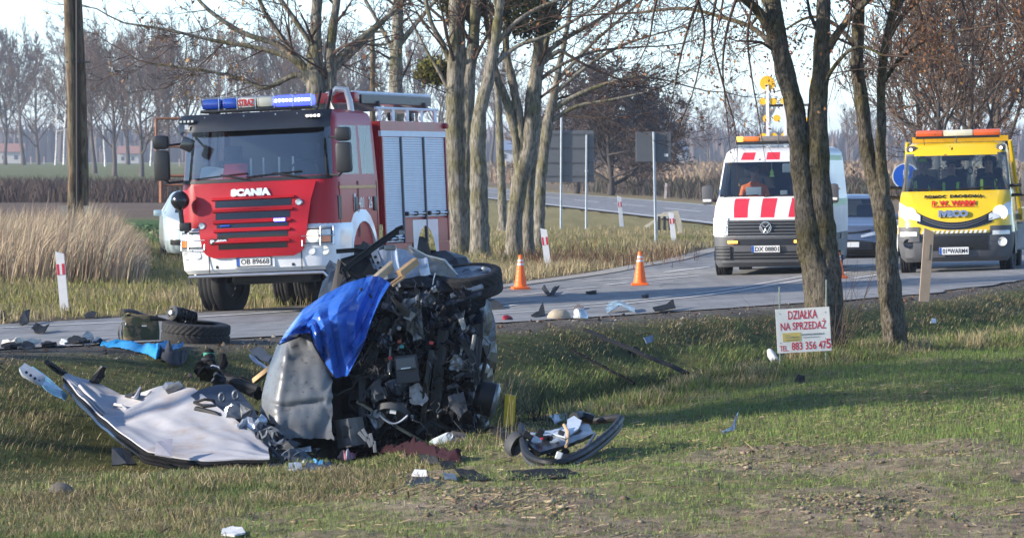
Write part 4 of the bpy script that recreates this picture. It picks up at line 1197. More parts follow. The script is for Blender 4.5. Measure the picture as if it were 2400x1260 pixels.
LIMEV = M('lime_vest', (.55, .90, .06), rough=.7, var=.1, scale=12)
NAVYC = M('dark_work_jacket', (.03, .035, .045), rough=.8, var=.2, scale=12)

def loft(secs, ys, nC=5, nF=10, frontx=None):
 """body from horizontal slices: secs = [(z, yf, yr, w, r, bow)]; ys = fractions along the sides, tail to nose.
 returns verts, and faces tagged (slice, zone, k)"""
 V, zones = [], None
 for (z, yf, yr, w, r, bow) in secs:
  row = []
  yc = yf + r + bow
  L = [(-w, yr + t * (yc - yr)) for t in ys]
  def by(x): return bow * (min(abs(x), w) / w) ** 2
  C = []
  for k in range(1, nC):
   a = math.pi + k * (math.pi / 2) / nC
   x = -w + r + r * math.cos(a)
   C.append((x, yf + r + r * math.sin(a) + by(x)))
  fx = frontx or [-1 + 2 * k / nF for k in range(nF + 1)]
  Fp = [((w - r) * u, yf + by((w - r) * u)) for u in fx]
  pts = L + C + Fp + [(-x, y) for x, y in reversed(C)] + [(-x, y) for x, y in reversed(L)]
  V += [Vector((x, y, z)) for x, y in pts]
 nl, nc, nf = len(ys), nC, len(frontx) if frontx else nF + 1
 zones = [('L', k) for k in range(nl - 1)] + [('CL', k) for k in range(nC)] + [('F', k) for k in range(nf - 1)] + [('CR', k) for k in range(nC)] + [('R', nl - 2 - k) for k in range(nl - 1)] + [('B', 0)]
 n = len(zones)
 F = []
 for i in range(len(secs) - 1):
  for j, zn in enumerate(zones):
   a, b = i * n + j, i * n + (j + 1) % n
   F.append(((a, b, b + n, a + n), i, zn[0], zn[1]))
 F.append((tuple(range(n - 1, -1, -1)), -1, 'BOT', 0))
 F.append((tuple((len(secs) - 1) * n + k for k in range(n)), len(secs), 'TOP', 0))
 return V, F

def loft_parts(secs, ys, region, mats, parent, nC=5, nF=10, frontx=None, smooth=35):
 """split a lofted body into named part objects; region(i, zone, k) -> part name or None (left open)"""
 V, F = loft(secs, ys, nC, nF, frontx)
 groups = {}
 for f, i, z, k in F:
  nm = region(i, z, k)
  if nm: groups.setdefault(nm, []).append(f)
 out = {}
 for nm, fs in groups.items():
  used = sorted({i for f in fs for i in f}); mp = {v: i for i, v in enumerate(used)}
  b = MB(); b.add([V[i] for i in used], [[mp[i] for i in f] for f in fs])
  out[nm] = b.build(nm.split('#')[0], mats[nm], parent, smooth)
 return out

def tyre_mb(Rr, w, rim, nseg=64, tread=None, lug=.012):
 """tyre with shoulders and cut tread, axis along x"""
 b = MB()
 prof = [(-.46, rim), (-.5, rim + .25 * (Rr - rim)), (-.5, rim + .6 * (Rr - rim)), (-.45, Rr * .975), (-.38, Rr)]
 nt = 12
 for k in range(1, nt): prof.append((-.38 + .76 * k / nt, Rr))
 prof += [(.38, Rr), (.45, Rr * .975), (.5, rim + .6 * (Rr - rim)), (.5, rim + .25 * (Rr - rim)), (.46, rim)]
 vs, fs = [], []
 for a, r in prof:
  for k in range(nseg):
   an = 2 * math.pi * k / nseg
   rr = r
   if r >= Rr * .97 and tread:
    rr = r - lug * tread(a, k)
   vs.append((a * w, math.cos(an) * rr, math.sin(an) * rr))
 m = len(prof)
 for i in range(m - 1):
  for k in range(nseg):
   fs.append((i * nseg + k, (i + 1) * nseg + k, (i + 1) * nseg + (k + 1) % nseg, i * nseg + (k + 1) % nseg))
 return b.add(vs, fs)
def v_tread(a, k): return 1.0 if (k + int(abs(a) * 14)) % 4 == 0 or abs(a) < .03 else 0.0
def rib_tread(a, k): return 1.0 if (int((a + .5) * 24) % 5 == 0) else (0.6 if k % 3 == 0 and abs(a) > .3 else 0)

def wheel(parent, loc, Rr, w, rim, steer=0, spokes=5, rimmat=None, name='wheel', nseg=60, tread=rib_tread, out=1, rot=None):
 """wheel > tyre, rim; out=+1 when its outer face looks to +x"""
 e = tyre_mb(Rr, w, rim, nseg, tread).build(name, RUBBER, parent, 40, loc, rot or (0, 0, steer))
 b = MB()
 o = out
 b.lathe([(-w * .42 * o, rim * 1.02), (w * .40 * o, rim * 1.02), (w * .44 * o, rim * .97), (w * .30 * o, rim * .88), (w * .18 * o, rim * .86)], 40)
 for k in range(spokes):
  an = 2 * math.pi * k / spokes
  q = Matrix.Rotation(an, 3, 'X')
  b.cbox(q @ Vector((w * .26 * o, 0, rim * .5)), (w * .16, rim * .26, rim * .95), .012, q)
 b.lathe([(w * .30 * o, 0.001), (w * .36 * o, rim * .2), (w * .2 * o, rim * .26)], 20)
 b.lathe([(-w * .1 * o, .001), (-w * .1 * o, rim)], 24)
 b.build('rim', rimmat or STEEL, e, 40)
 return e

def plate(parent, txt, loc, w=.52, h=.114, rot=(0, 0, 0), bold=.0):
 p = MB().cbox((0, 0, 0), (w, .012, h), .006).build('number_plate', PLATE_W, parent, None, loc, rot)
 MB().box((0, .002, 0), (w + .02, .008, h + .02)).build('plate_frame', INK, p)
 MB().box((-w / 2 + .022, -.0075, 0), (.040, .003, h * .94)).build('blue_band', EUBLUE, p)
 lettering(txt, h * .66, INK, p, (.022, -.0072, 0), width=w * .84, extrude=.0012, bold=.0015)
 return p

def emblem_bar(b, x0, x1, y, z0, z1, t=.03):
 b.cbox(((x0 + x1) / 2, y, (z0 + z1) / 2), (x1 - x0, t, z1 - z0), .01)

# ---------------------------------------------------------------- fire engine
def fire_engine():
 X0, Y0 = (604 - 1200) / FPX * 70.5, 70.5
 t = thing('fire_engine', 'red and white fire engine with blue flashing lights standing on the road', 'fire engine', (X0, Y0, CH - (737 - HZ) / FPX * 70.5), (0, R(-2.5), R(-15)))
 # cab
 S = [(.98, .02, 2.45, 1.215, .26, .10), (1.25, .0, 2.45, 1.235, .28, .10), (1.60, .03, 2.45, 1.235, .28, .10), (1.90, .07, 2.45, 1.235, .27, .10), (1.985, .09, 2.45, 1.23, .26, .10),
         (2.06, .105, 2.45, 1.225, .25, .10), (2.40, .165, 2.45, 1.205, .24, .10), (2.80, .235, 2.45, 1.18, .23, .10), (2.90, .28, 2.44, 1.165, .24, .09), (2.99, .36, 2.42, 1.12, .26, .08), (3.05, .52, 2.36, 1.0, .3, .06)]
 ys = [0, .07, .40, .475, .93, 1.0]
 def reg(i, z, k):
  if z in ('F',) and 5 <= i <= 6: return 'windscreen'
  if z == 'CL' and k >= 2 and 5 <= i <= 6: return 'windscreen'
  if z == 'CR' and k <= 2 and 5 <= i <= 6: return 'windscreen'
  if z in 'LR' and k == 1 and 5 <= i <= 6: return 'side_window#rear' + z
  if z in 'LR' and k == 3 and 5 <= i <= 6: return 'side_window#front' + z
  return 'cab_body'
 mats = {'windscreen': GLASS, 'cab_body': RED}
 for a in 'LR':
  for b in ('rear', 'front'): mats['side_window#' + b + a] = GLASS_S
 loft_parts(S, ys, reg, mats, t, nC=5, nF=12)
 # interior
 inn = MB(); inn.box((0, 2.34, 2.0), (2.2, .04, 1.9)); inn.box((0, 1.3, 1.5), (2.2, 2.0, .04)); inn.box((0, 1.4, 2.86), (2.1, 1.9, .03)); inn.build('cab_lining', DARK_IN, t)
 MB().cbox((0, .42, 1.93), (2.1, .46, .20), .06).build('dashboard', DARK_IN, t, 40)
 for x in (-.62, .62):
  b = MB(); b.cbox((x, 1.05, 1.95), (.5, .16, .8), .06); b.cbox((x, 1.03, 2.45), (.28, .12, .22), .04); b.cbox((x, .85, 1.62), (.5, .5, .14), .05); b.build('seat', M('seat_cloth', (.04, .042, .05), rough=.9), t, 40)
 b = MB(); ring = [(.62 + .23 * math.cos(a), .62 + .1 * math.sin(a), 2.12 + .17 * math.sin(a)) for a in np.linspace(0, 2 * math.pi, 25)]; b.tube(ring, .016, 6, caps=False); b.tube([(.62, .62, 2.12), (.62, .5, 1.95)], .03, 8); b.build('steering_wheel', BLK, t, 40)
 for x in (-.25, -.05, .2, .42):
  MB().tube([(x, .72, 2.02), (x + .01, .72, 2.36)], .018, 6).build('grab_rail', STEEL, t, 40)
 # windscreen rubber, wipers
 def ws(x, z):  # point on the screen plane
  f = np.interp(z, [s[0] for s in S], [s[1] for s in S]); w = np.interp(z, [s[0] for s in S], [s[3] for s in S])
  return (x, f + .10 * (abs(x) / w) ** 2 + max(0, abs(x) - (w - .25)) ** 2 * 1.6, z)
 b = MB(); b.grid(30, 1, lambda u, v: Vector(ws(-1.19 + 2.38 * u, 2.00 + .055 * v)) + Vector((0, -.006, 0)), thick=.012); b.build('windscreen_seal', BLK, t)
 for x0, x1 in ((-.95, -.1), (-.12, .75)):
  b = MB(); p0, p1 = Vector(ws(x0, 2.07)), Vector(ws(x1, 2.10)); b.tube([p0 + Vector((0, -.03, 0)), p1 + Vector((0, -.035, .03))], .011, 5); b.tube([p1 + Vector((0, -.05, -.06)), (p0 + p1) / 2 + Vector((0, -.05, .03))], .014, 5); b.build('wiper', BLK, t)
 # sun visor
 def vis(u, v):
  x = -1.20 + 2.40 * u; z = 2.775 + .265 * v
  e = max(0, abs(x) - .9) ** 2 * 1.3
  return (x, -.02 + .10 * (x / 1.2) ** 2 + e + .10 * v + .12 * (v - .4) ** 2, z)
 MB().grid(28, 5, vis, thick=.05).build('sun_visor', M('visor_black', (.024, .026, .032), rough=.32, var=.15, scale=3), t, 50)
 for x in (-1.02, .98):
  l = MB().cbox((x, .075, 2.945), (.27, .03, .065), .02).build('marker_lamp', BLK, t, 40)
  for k in range(4):
   MB().cbox((x - .09 + .06 * k, .057, 2.945), (.036, .02, .036), .008).build('diode', LITW if x > 0 else LENS, l)
 MB().cbox((-1.02, .05, 2.86), (.06, .01, .07), .004).build('sticker', PLATE_W, t)
 for x in (-.72, -.1, .4, .74):
  MB().lathe([(0, .001), (-.012, .011), (0, .014)], 8, Matrix.Translation((x, .03, 2.99)), 'y').build('bolt', STEEL, t)
 # grille panel over the red nose
 def gx(z): return np.interp(z, [.86, .90, .98, 1.2, 1.7, 1.97], [.60, .72, .80, .84, .90, .97])
 def gy(x, z): return np.interp(z, [.86, 1.2, 1.4, 1.97], [-.115, -.125, -.085, .045]) + .10 * (x / 1.23) ** 2
 def gp(u, v):
  z = .87 + 1.10 * v; x = gx(z) * (2 * u - 1)
  return (x, gy(x, z), z)
 MB().grid(22, 24, gp, thick=.05).build('grille_panel', RED, t, 50)
 slots = [(1.625, 1.725, .60), (1.445, 1.545, .585), (1.315, 1.375, .565), (1.165, 1.245, .555), (.995, 1.075, .54)]
 for z0, z1, hw in slots:
  b = MB(); b.grid(14, 2, lambda u, v: Vector((hw * (2 * u - 1), gy(hw * (2 * u - 1), z0 + (z1 - z0) * v) - .006, z0 + (z1 - z0) * v)), thick=.01); b.build('grille_opening', BLKG, t)
  b = MB()
  zt = z1 + .012
  b.grid(14, 3, lambda u, v: Vector(((hw + .05) * (2 * u - 1), gy((hw + .05) * (2 * u - 1), zt) - .008 - .035 * math.sin(math.pi * v), zt - .012 + .05 * v)), thick=.02)
  b.build('grille_slat', RED, t, 60)
 for x, z, mm in ((.72, 1.66, STEEL), (-.80, 1.36, STEEL)):
  MB().lathe([(-.02, .001), (-.022, .04), (-.01, .055), (.01, .06)], 18, Matrix.Translation((x, gy(x, z) - .005, z)), 'y').build('badge', mm, t, 40)
 lettering('SCANIA', .115, SILVERL, t, (-.03, gy(0, 1.84) - .012, 1.84), rot=(R(-6), 0, 0), width=.63, extrude=.012, bold=.010)
 b = MB().cbox((0, 0, 0), (.30, .016, .085), .01).build('model_badge', INK, t, None, (-.53, gy(-.53, 1.12) - .006, 1.12))
 lettering('P 400', .056, SILVERL, b, (0, -.012, 0), width=.26, extrude=.004, bold=.004)
 bl = MB().cbox((-.42, gy(-.42, 1.345) - .02, 1.35), (.16, .03, .03), .01).build('strobe_lamp', BLUE, t, 40)
 bl = MB().cbox((.44, gy(.44, 1.40) - .025, 1.41), (.19, .04, .055), .015).build('strobe_lamp', BLUELIT, t, 40)
 for k in range(5): MB().cbox((.37 + .035 * k, gy(.44, 1.40) - .048, 1.41), (.024, .01, .03), .005).build('diode', BLUEW, bl)
 # corner vents
 for sx in (-1, 1):
  b = MB(); b.grid(8, 2, lambda u, v: (sx * (.70 + .36 * u), -.01 + .10 * (.9) ** 2 + .16 * u * u + .03 * v, 1.80 + .02 + (.125 - .06 * (1 - u)) * v + .0 * u), thick=.02); b.build('corner_vent', BLK, t)
 b = MB(); b.cbox((1.225, .42, 1.56), (.03, .16, .36), .03); b.build('side_vent', BLK, t)
 # bumper
 SB = [(.64, .02, .95, 1.19, .28, .09), (.70, -.04, 1.0, 1.235, .30, .09), (.95, -.07, 1.0, 1.25, .30, .09), (1.18, -.06, 1.0, 1.25, .30, .09), (1.30, -.02, 1.0, 1.245, .30, .09), (1.34, .02, 1.0, 1.23, .3, .09)]
 loft_parts(SB, [0, .5, 1], lambda i, z, k: 'bumper', {'bumper': WHITE}, t, nC=6, nF=12)
 def sb(x, z):
  f = np.interp(z, [s[0] for s in SB], [s[1] for s in SB]); a = abs(x)
  c = a - (1.25 - .30)
  y = f + .09 * (a / 1.25) ** 2 + (.30 - math.sqrt(max(.09 - c * c, 0)) if c > 0 else 0)
  return y
 def bpatch(x0, x1, z0, z1, off, mat, name, par=t, n=8, th=.02):
  return MB().grid(n, 3, lambda u, v: (x0 + (x1 - x0) * u, sb(x0 + (x1 - x0) * u, z0 + (z1 - z0) * v) - off, z0 + (z1 - z0) * v), thick=th).build(name, mat, par, 50)
 for x in (-.72, .74): MB().box((x, sb(x, .9) - .003, .82), (.012, .012, .34)).build('panel_gap', INK, t)
 for sx in (-1, 1):
  h = bpatch(sx * .78, sx * 1.19, 1.03, 1.26, .012, M('lamp_housing', (.10, .10, .11), rough=.3), 'headlamp')
  a0, a1 = (.80, 1.03) if sx > 0 else (.82, 1.05)
  bpatch(sx * a0, sx * a1, 1.05, 1.24, .022, LENS, 'lens', h)
  MB().lathe([(-.012, .001), (-.012, .075), (.0, .09)], 20, Matrix.Translation((sx * .92, sb(.92, 1.14) - .026, 1.145)), 'y').build('bulb', LIT, h, 40)
  bpatch(sx * 1.06, sx * 1.17, 1.05, 1.15, .026, AMBER, 'indicator', h, 4)
  bpatch(sx * 1.06, sx * 1.17, 1.155, 1.24, .026, LENS, 'side_lens', h, 4)
  g = MB()
  for z in (1.01, 1.15, 1.275):
   g.tube([(sx * x, sb(x, z) - .055, z) for x in (.76, .9, 1.0, 1.1, 1.18, 1.22)], .008, 5)
  for x in (.77, 1.045, 1.20):
   g.tube([(sx * x, sb(x, 1.0) - .055, 1.0), (sx * x, sb(x, 1.28) - .055, 1.285)], .008, 5)
  g.build('lamp_guard', STEEL, t, 40)
  for x, rr, mm in ((.90, .062, WHITED), (1.09, .07, LENS)):
   y = sb(x, .92)
   MB().lathe([(-.008, .001), (-.010, rr * .9), (0, rr), (.006, rr * 1.06)], 20, Matrix.Translation((sx * x, y - .004, .925)), 'y').build('fog_lamp', mm, t, 40)
  MB().lathe([(-.006, .001), (-.006, .022), (0, .025)], 12, Matrix.Translation((sx * .60, sb(.6, .73) - .002, .735)), 'y').build('bumper_plug', INK, t)
 b = MB(); b.cbox((0, sb(0, .8) - .006, .805), (.66, .02, .19), .012); b.build('plate_recess', WHITED, t)
 plate(t, 'OB 89668', (0, sb(0, .8) - .025, .80), .53, .125)
 b = MB(); b.tube([(-1.08, .12, .50), (-1.06, .0, .60), (-.4, -.02, .605), (.4, -.02, .605), (1.06, .0, .60), (1.1, .1, .52)], .022, 7); b.build('under_bar', STEEL, t, 40)
 # white front wings and arches
 for sx in (-1, 1):
  b = MB()
  arc = [(1.55 + .72 * math.cos(a), .56 + .78 * math.sin(a)) for a in np.linspace(math.pi * .98, R(2), 14)]
  top = [(.98, 1.33), (1.15, 1.46), (1.55, 1.52), (1.95, 1.46), (2.35, 1.2), (2.42, .62)]
  poly = [(.94, .66)] + [(.94, 1.33)] + top + [(p[0], p[1]) for p in reversed(arc)]
  # ring between the arch and the outer line
  outer = [(.93, .62), (.93, 1.05), (.96, 1.33), (1.1, 1.45), (1.35, 1.51), (1.55, 1.52), (1.75, 1.51), (1.98, 1.42), (2.15, 1.28), (2.27, 1.12), (2.34, .95), (2.38, .8), (2.40, .7), (2.41, .62)]
  vs, fs = [], []
  for (oy, oz), (iy, iz) in zip(outer, arc):
   vs += [(sx * 1.235, oy, oz), (sx * 1.262, iy, iz), (sx * 1.0, iy, iz), (sx * 1.0, oy, oz)]
  for i in range(len(arc) - 1):
   a = i * 4
   fs += [(a, a + 4, a + 5, a + 1), (a + 1, a + 5, a + 6, a + 2), (a, a + 3, a + 7, a + 4)]
  b.add(vs, fs); b.build('wheel_arch', WHITE, t, 40)
  wheel(t, (sx * 1.03, 1.55, .52), .535, .40, .30, R(-10), 8, GREYP, nseg=72, out=sx)
 # doors, handles, steps, number on the side
 for y0, y1 in ((.42, 1.34), (1.40, 2.36)):
  for sx in (-1, 1):
   for a in (y0, y1): MB().box((sx * 1.237, a, 1.525), (.006, .014, .85)).build('door_seam', INK, t)
   MB().cbox((sx * 1.243, y1 - .13, 1.60), (.03, .15, .22), .02).build('door_handle', BLK, t, 40)
 b = MB(); b.cbox((1.242, 1.35, 1.86), (.012, 1.9, .05), .005); b.build('gold_stripe', M('ochre_stripe', (.55, .26, .05), rough=.4), t)
 lettering('401', .17, WHITE, t, (1.245, 1.50, 1.62), rot=(0, 0, R(90)), width=.26)
 lettering('26', .17, WHITE, t, (1.245, 1.98, 1.62), rot=(0, 0, R(90)), width=.19)
 MB().cbox((1.243, 1.17, 1.63), (.006, .10, .26), .003).build('sticker', PLATE_W, t)
 # mirrors
 for sx in (-1, 1):
  mr = MB(); mr.tube([(sx * 1.16, .26, 2.62), (sx * 1.33, .06, 2.60), (sx * 1.42, .04, 2.58)], .02, 6); mr.tube([(sx * 1.17, .22, 2.05), (sx * 1.34, .08, 2.03), (sx * 1.42, .05, 2.1)], .02, 6)
  a = mr.build('mirror_arm', BLK, t, 40)
  MB().cbox((sx * 1.44, .06, 2.30), (.25, .13, .46), .06).build('main_mirror', BLK, a, 40)
  MB().cbox((sx * 1.44, .05, 2.65), (.25, .13, .21), .06).build('wide_mirror', BLK, a, 40)
 b = MB(); b.tube([(-1.13, .22, 2.80), (-1.10, .0, 2.74), (-.98, -.10, 2.66)], .03, 6, flat=.6); b.build('kerb_mirror_arm', GREYP, t, 40)
 MB().cbox((-.97, -.1, 2.60), (.20, .05, .20), .05, Matrix.Rotation(R(25), 3, 'Y')).build('kerb_mirror', BLKG, t, 40)
 # searchlight at the corner
 s = MB(); s.lathe([(-.15, .001), (-.14, .06), (-.09, .12), (0, .145), (.08, .125), (.13, .06), (.14, .001)], 22, Matrix.Translation((-1.12, -.10, 1.76)), 'y'); s = s.build('searchlight', BLKG, t, 50)
 b = MB(); b.tube([(-1.12, -.1, 1.62), (-1.11, -.08, 1.42)], .035, 8); b.cbox((-1.06, -.08, 1.36), (.17, .12, .13), .03); b.tube([(-1.0, -.04, 1.42), (-1.04, 0, 1.30), (-1.1, 0, 1.28)], .02, 6); b.build('lamp_bracket', BLK, s, 40)
 # light bar
 lb = MB(); lb.cbox((-.05, .62, 3.09), (1.78, .30, .05), .015); lb = lb.build('light_bar', BLK, t, 40)
 x = -.93
 for wd, mm, nm in ((.33, BLUE, 'blue_dome'), (.25, BLUE, 'blue_dome'), (.30, M('straz_panel', (.80, .76, .66), rough=.4, var=.05), 'sign_panel'), (.28, M('cream_dome', (.72, .68, .52), rough=.3, coat=.5), 'cream_dome'), (.31, BLUELIT, 'lit_dome'), (.29, BLUELIT, 'lit_dome')):
  o = MB().cbox((x + wd / 2, .62, 3.20), (wd - .012, .27, .165), .05).build(nm, mm, lb, 50)
  if nm == 'sign_panel':
   lettering('STRAZ', .105, M('red_ink', (.55, .02, .03), rough=.5, var=0), lb, (x + wd / 2, .48, 3.20), width=.25, bold=.004)
  if nm == 'lit_dome':
   for k in range(5): MB().cbox((x + .04 + (wd - .08) * k / 4, .482, 3.205), (.034, .012, .045), .008).build('diode', BLUEW, lb)
  x += wd
 b = MB()
 for k in range(7): b.tube([(-.93 + .2933 * k, .47, 3.10), (-.93 + .2933 * k, .47, 3.30)], .006, 5)
 b.tube([(-.93, .47, 3.29), (.83, .47, 3.29)], .006, 5); b.build('bar_guard', STEEL, lb)
 for x in (-.75, .55):
  MB().cbox((x, .6, 3.055), (.12, .2, .05), .01).build('bar_foot', BLK, lb)
 MB().tube([(-.62, .8, 3.03), (-.62, .8, 3.64)], .006, 5).build('aerial', STEEL, t)
 MB().tube([(1.0, .55, 3.0), (1.02, .57, 3.2)], .008, 5).build('aerial', BLK, t)
 for x in (.55, .72): MB().tube([(x, 1.6, 3.04), (x + .12, 1.5, 3.36)], .025, 8).build('nozzle', BLK, t, 40)
 b = MB(); b.tube([(.72, 1.9, 3.04), (.70, 1.9, 3.28), (.80, 1.9, 3.38), (.95, 1.9, 3.36), (1.0, 1.9, 3.2), (1.02, 1.9, 3.02)], .05, 10); b.build('monitor_pipe', M('pale_pipe', (.6, .6, .58), rough=.4, metal=.3), t, 40)
 # chassis
 b = MB(); b.box((0, 3.4, .78), (.9, 6.0, .26)); b.box((0, 1.55, .55), (1.9, .16, .16)); b.box((0, .6, .66), (2.0, .9, .16)); b.box((0, 4.95, .55), (1.9, .18, .18)); b.cbox((0, 1.0, .60), (1.3, .5, .3), .05); b.lathe([(-.25, .001), (-.2, .2), (.2, .2), (.25, .001)], 14, Matrix.Translation((0, 4.95, .55))); b.box((0, 5.9, .62), (2.3, .1, .4)); b.build('chassis', BLK, t)
 for sx in (-1, 1):
  b = MB(); b.box((sx * 1.02, 2.65, .78), (.4, .5, .5)); b.tube([(sx * 1.23, 2.5, .6), (sx * 1.25, 2.6, .9), (sx * 1.23, 2.8, .92)], .02, 6); b.build('tank', GREYP, t)
 # body with roller shutters
 yb0, yb1, wb = 2.66, 6.35, 1.25
 b = MB(); b.box((0, (yb0 + yb1) / 2, 2.05), (2 * wb - .08, yb1 - yb0, 1.56)); b.build('body_box', RED, t)
 b = MB(); b.box((0, (yb0 + yb1) / 2, 2.80), (2 * wb, yb1 - yb0, .15)); b.build('cornice', REDP, t)
 for sx in (-1, 1):
  MB().box((sx * (wb - .03), (yb0 + yb1) / 2, 2.68), (.07, yb1 - yb0 - .02, .09)).build('shutter_box', ALU, t)
  for y0, y1, z0 in ((2.76, 3.72, .98), (3.80, 5.00, 1.36), (5.08, 6.27, 1.36)):
   n = int((2.63 - z0) / .0375)
   prof = []
   for k in range(n):
    za = z0 + (2.63 - z0) * k / n; zb = z0 + (2.63 - z0) * (k + 1) / n
    prof += [(sx * (wb - .030), za + .002), (sx * (wb - .012), za + .008), (sx * (wb - .012), zb - .006)]
   vs, fs = [], []
   for x, z in prof: vs += [(x, y0, z), (x, y1, z)]
   for i in range(len(prof) - 1): fs.append((2 * i, 2 * i + 1, 2 * i + 3, 2 * i + 2))
   sh = MB(); sh.add(vs, fs); sh = sh.build('roller_shutter', ALU, t)
   b = MB(); b.tube([(sx * (wb + .03), y0 + .05, z0 + .06), (sx * (wb + .03), y1 - .05, z0 + .06)], .016, 6); b.build('shutter_bar', STEEL, sh, 40)
   for yy in (y0 + .08, (y0 + y1) / 2, y1 - .08): MB().cbox((sx * (wb + .02), yy, z0 + .06), (.06, .08, .07), .015).build('bar_clip', BLK, sh)
  for yy in (2.71, 3.76, 5.04, 6.31):
   MB().box((sx * (wb - .012), yy, 1.8), (.045, .06, 1.68)).build('body_post', GREYP if yy in (3.76, 5.04) else REDP, t)
  # lower side with the rear wheel opening
  yc = 4.95
  for cc, dd in (((3.30, .80), (1.16, .34)), ((4.02, 1.145), (.42, .37)), ((4.02, .78), (.27, .35)), ((6.0, 1.145), (.66, .37)), ((6.0, .78), (.66, .35))):
   MB().box((sx * (wb - .02), *cc), (.04, *dd)).build('lower_panel', REDP, t)
  vs, fs = [], []
  A = np.linspace(math.pi, 0, 13)
  for a in A:
   yy, zz = yc + .60 * math.cos(a), .56 + .66 * math.sin(a)
   oy = yc + .72 * math.cos(a) * 1.0;
   vs += [(sx * (wb + .004), yy, zz), (sx * (wb + .004), yc + max(-.72, min(.72, 1.05 * math.cos(a))), 1.32 if .2 < a < 2.94 else zz)]
  for i in range(12): fs.append((2 * i, 2 * i + 1, 2 * i + 3, 2 * i + 2))
  b = MB(); b.add(vs, fs); b.build('rear_arch_panel', WHITED, t)
  for k in range(2): wheel(t, (sx * (1.06 - .35 * k), yc, .52), .535, .30, .30, 0, 8, GREYP, nseg=48, out=sx)
 # roof rails, ladder
 b = MB()
 for sx in (-1, 1):
  b.tube([(sx * 1.15, yb0 + .1, 3.08), (sx * 1.15, yb1 - .1, 3.08)], .024, 7)
  for yy in (2.95, 3.7, 4.5, 5.3, 6.1): b.box((sx * 1.15, yy, 2.97), (.03, .14, .2), None)
 b.build('roof_rail', ALU, t, 40)
 for yy in (3.9, 4.9): MB().cbox((1.08, yy, 2.96), (.12, .2, .14), .04).build('work_lamp', BLK, t, 40)
 ld = thing('ladder', 'aluminium ladder lying along the roof of the fire engine', 'ladder', (0, 0, 0)); ld.parent = None
 ld.location, ld.rotation_euler = t.location, t.rotation_euler
 b = MB()
 for x in (.55, .95):
  for z in (3.20, 3.32): b.tube([(x, 2.2, z), (x, 6.5, z)], .032, 7)
 b.build('rail', ALU, ld, 40)
 for k in range(14):
  MB().tube([(.55, 2.4 + .3 * k, 3.32), (.95, 2.4 + .3 * k, 3.32)], .016, 6).build('rung', ALU, ld)
 MB().cbox((.75, 2.1, 3.25), (.62, .24, .16), .03).build('ladder_head', REDP, ld, 40)
 MB().cbox((1.04, 4.3, 3.22), (.04, 3.9, .14), .01).build('rung_guard', BLK, ld)
 for yy in (3.2, 5.8): MB().box((.75, yy, 3.12), (.7, .06, .16)).build('ladder_rack', GREYP, t)
 MB().lathe([(-.05, .001), (-.04, .04), (.02, .05), (.05, .02)], 12, Matrix.Translation((1.27, 6.3, 2.82)), 'y').build('rear_marker', M('red_lens', (.35, .01, .015), rough=.2), t)
 # things lying behind the windscreen
 T = t
 def dash_item(name, label, cat, mb, mat):
  o = mb.build(name, mat, None, 40); o.location, o.rotation_euler = T.location, T.rotation_euler; return tag(o, label, cat)
 b = MB(); b.cbox((-.36, .30, 2.16), (.38, .02, .27), .006, Matrix.Rotation(R(-28), 3, 'X')); dash_item('red_folder', 'red clipboard folder standing behind the fire engine windscreen', 'folder', b, M('red_card', (.70, .03, .04), rough=.5, var=.05))
 b = MB(); b.grid(6, 4, lambda u, v: (-.93 + .40 * u, .26 + .14 * v, 2.05 + .19 * v + .02 * math.sin(5 * u)), thick=.006); dash_item('papers', 'white papers behind the fire engine windscreen beside the red folder', 'papers', b, M('paper', (.82, .82, .80), rough=.7, var=.04))
 b = MB(); b.lathe([(0, .001), (0, .035), (.13, .045), (.13, .001)], 12, Matrix.Translation((-.56, .42, 2.06)), 'z'); dash_item('paper_cup', 'red and white paper cup on the fire engine dashboard', 'cup', b, M('cup_red', (.45, .05, .05), rough=.5))
 return t
fire_engine()
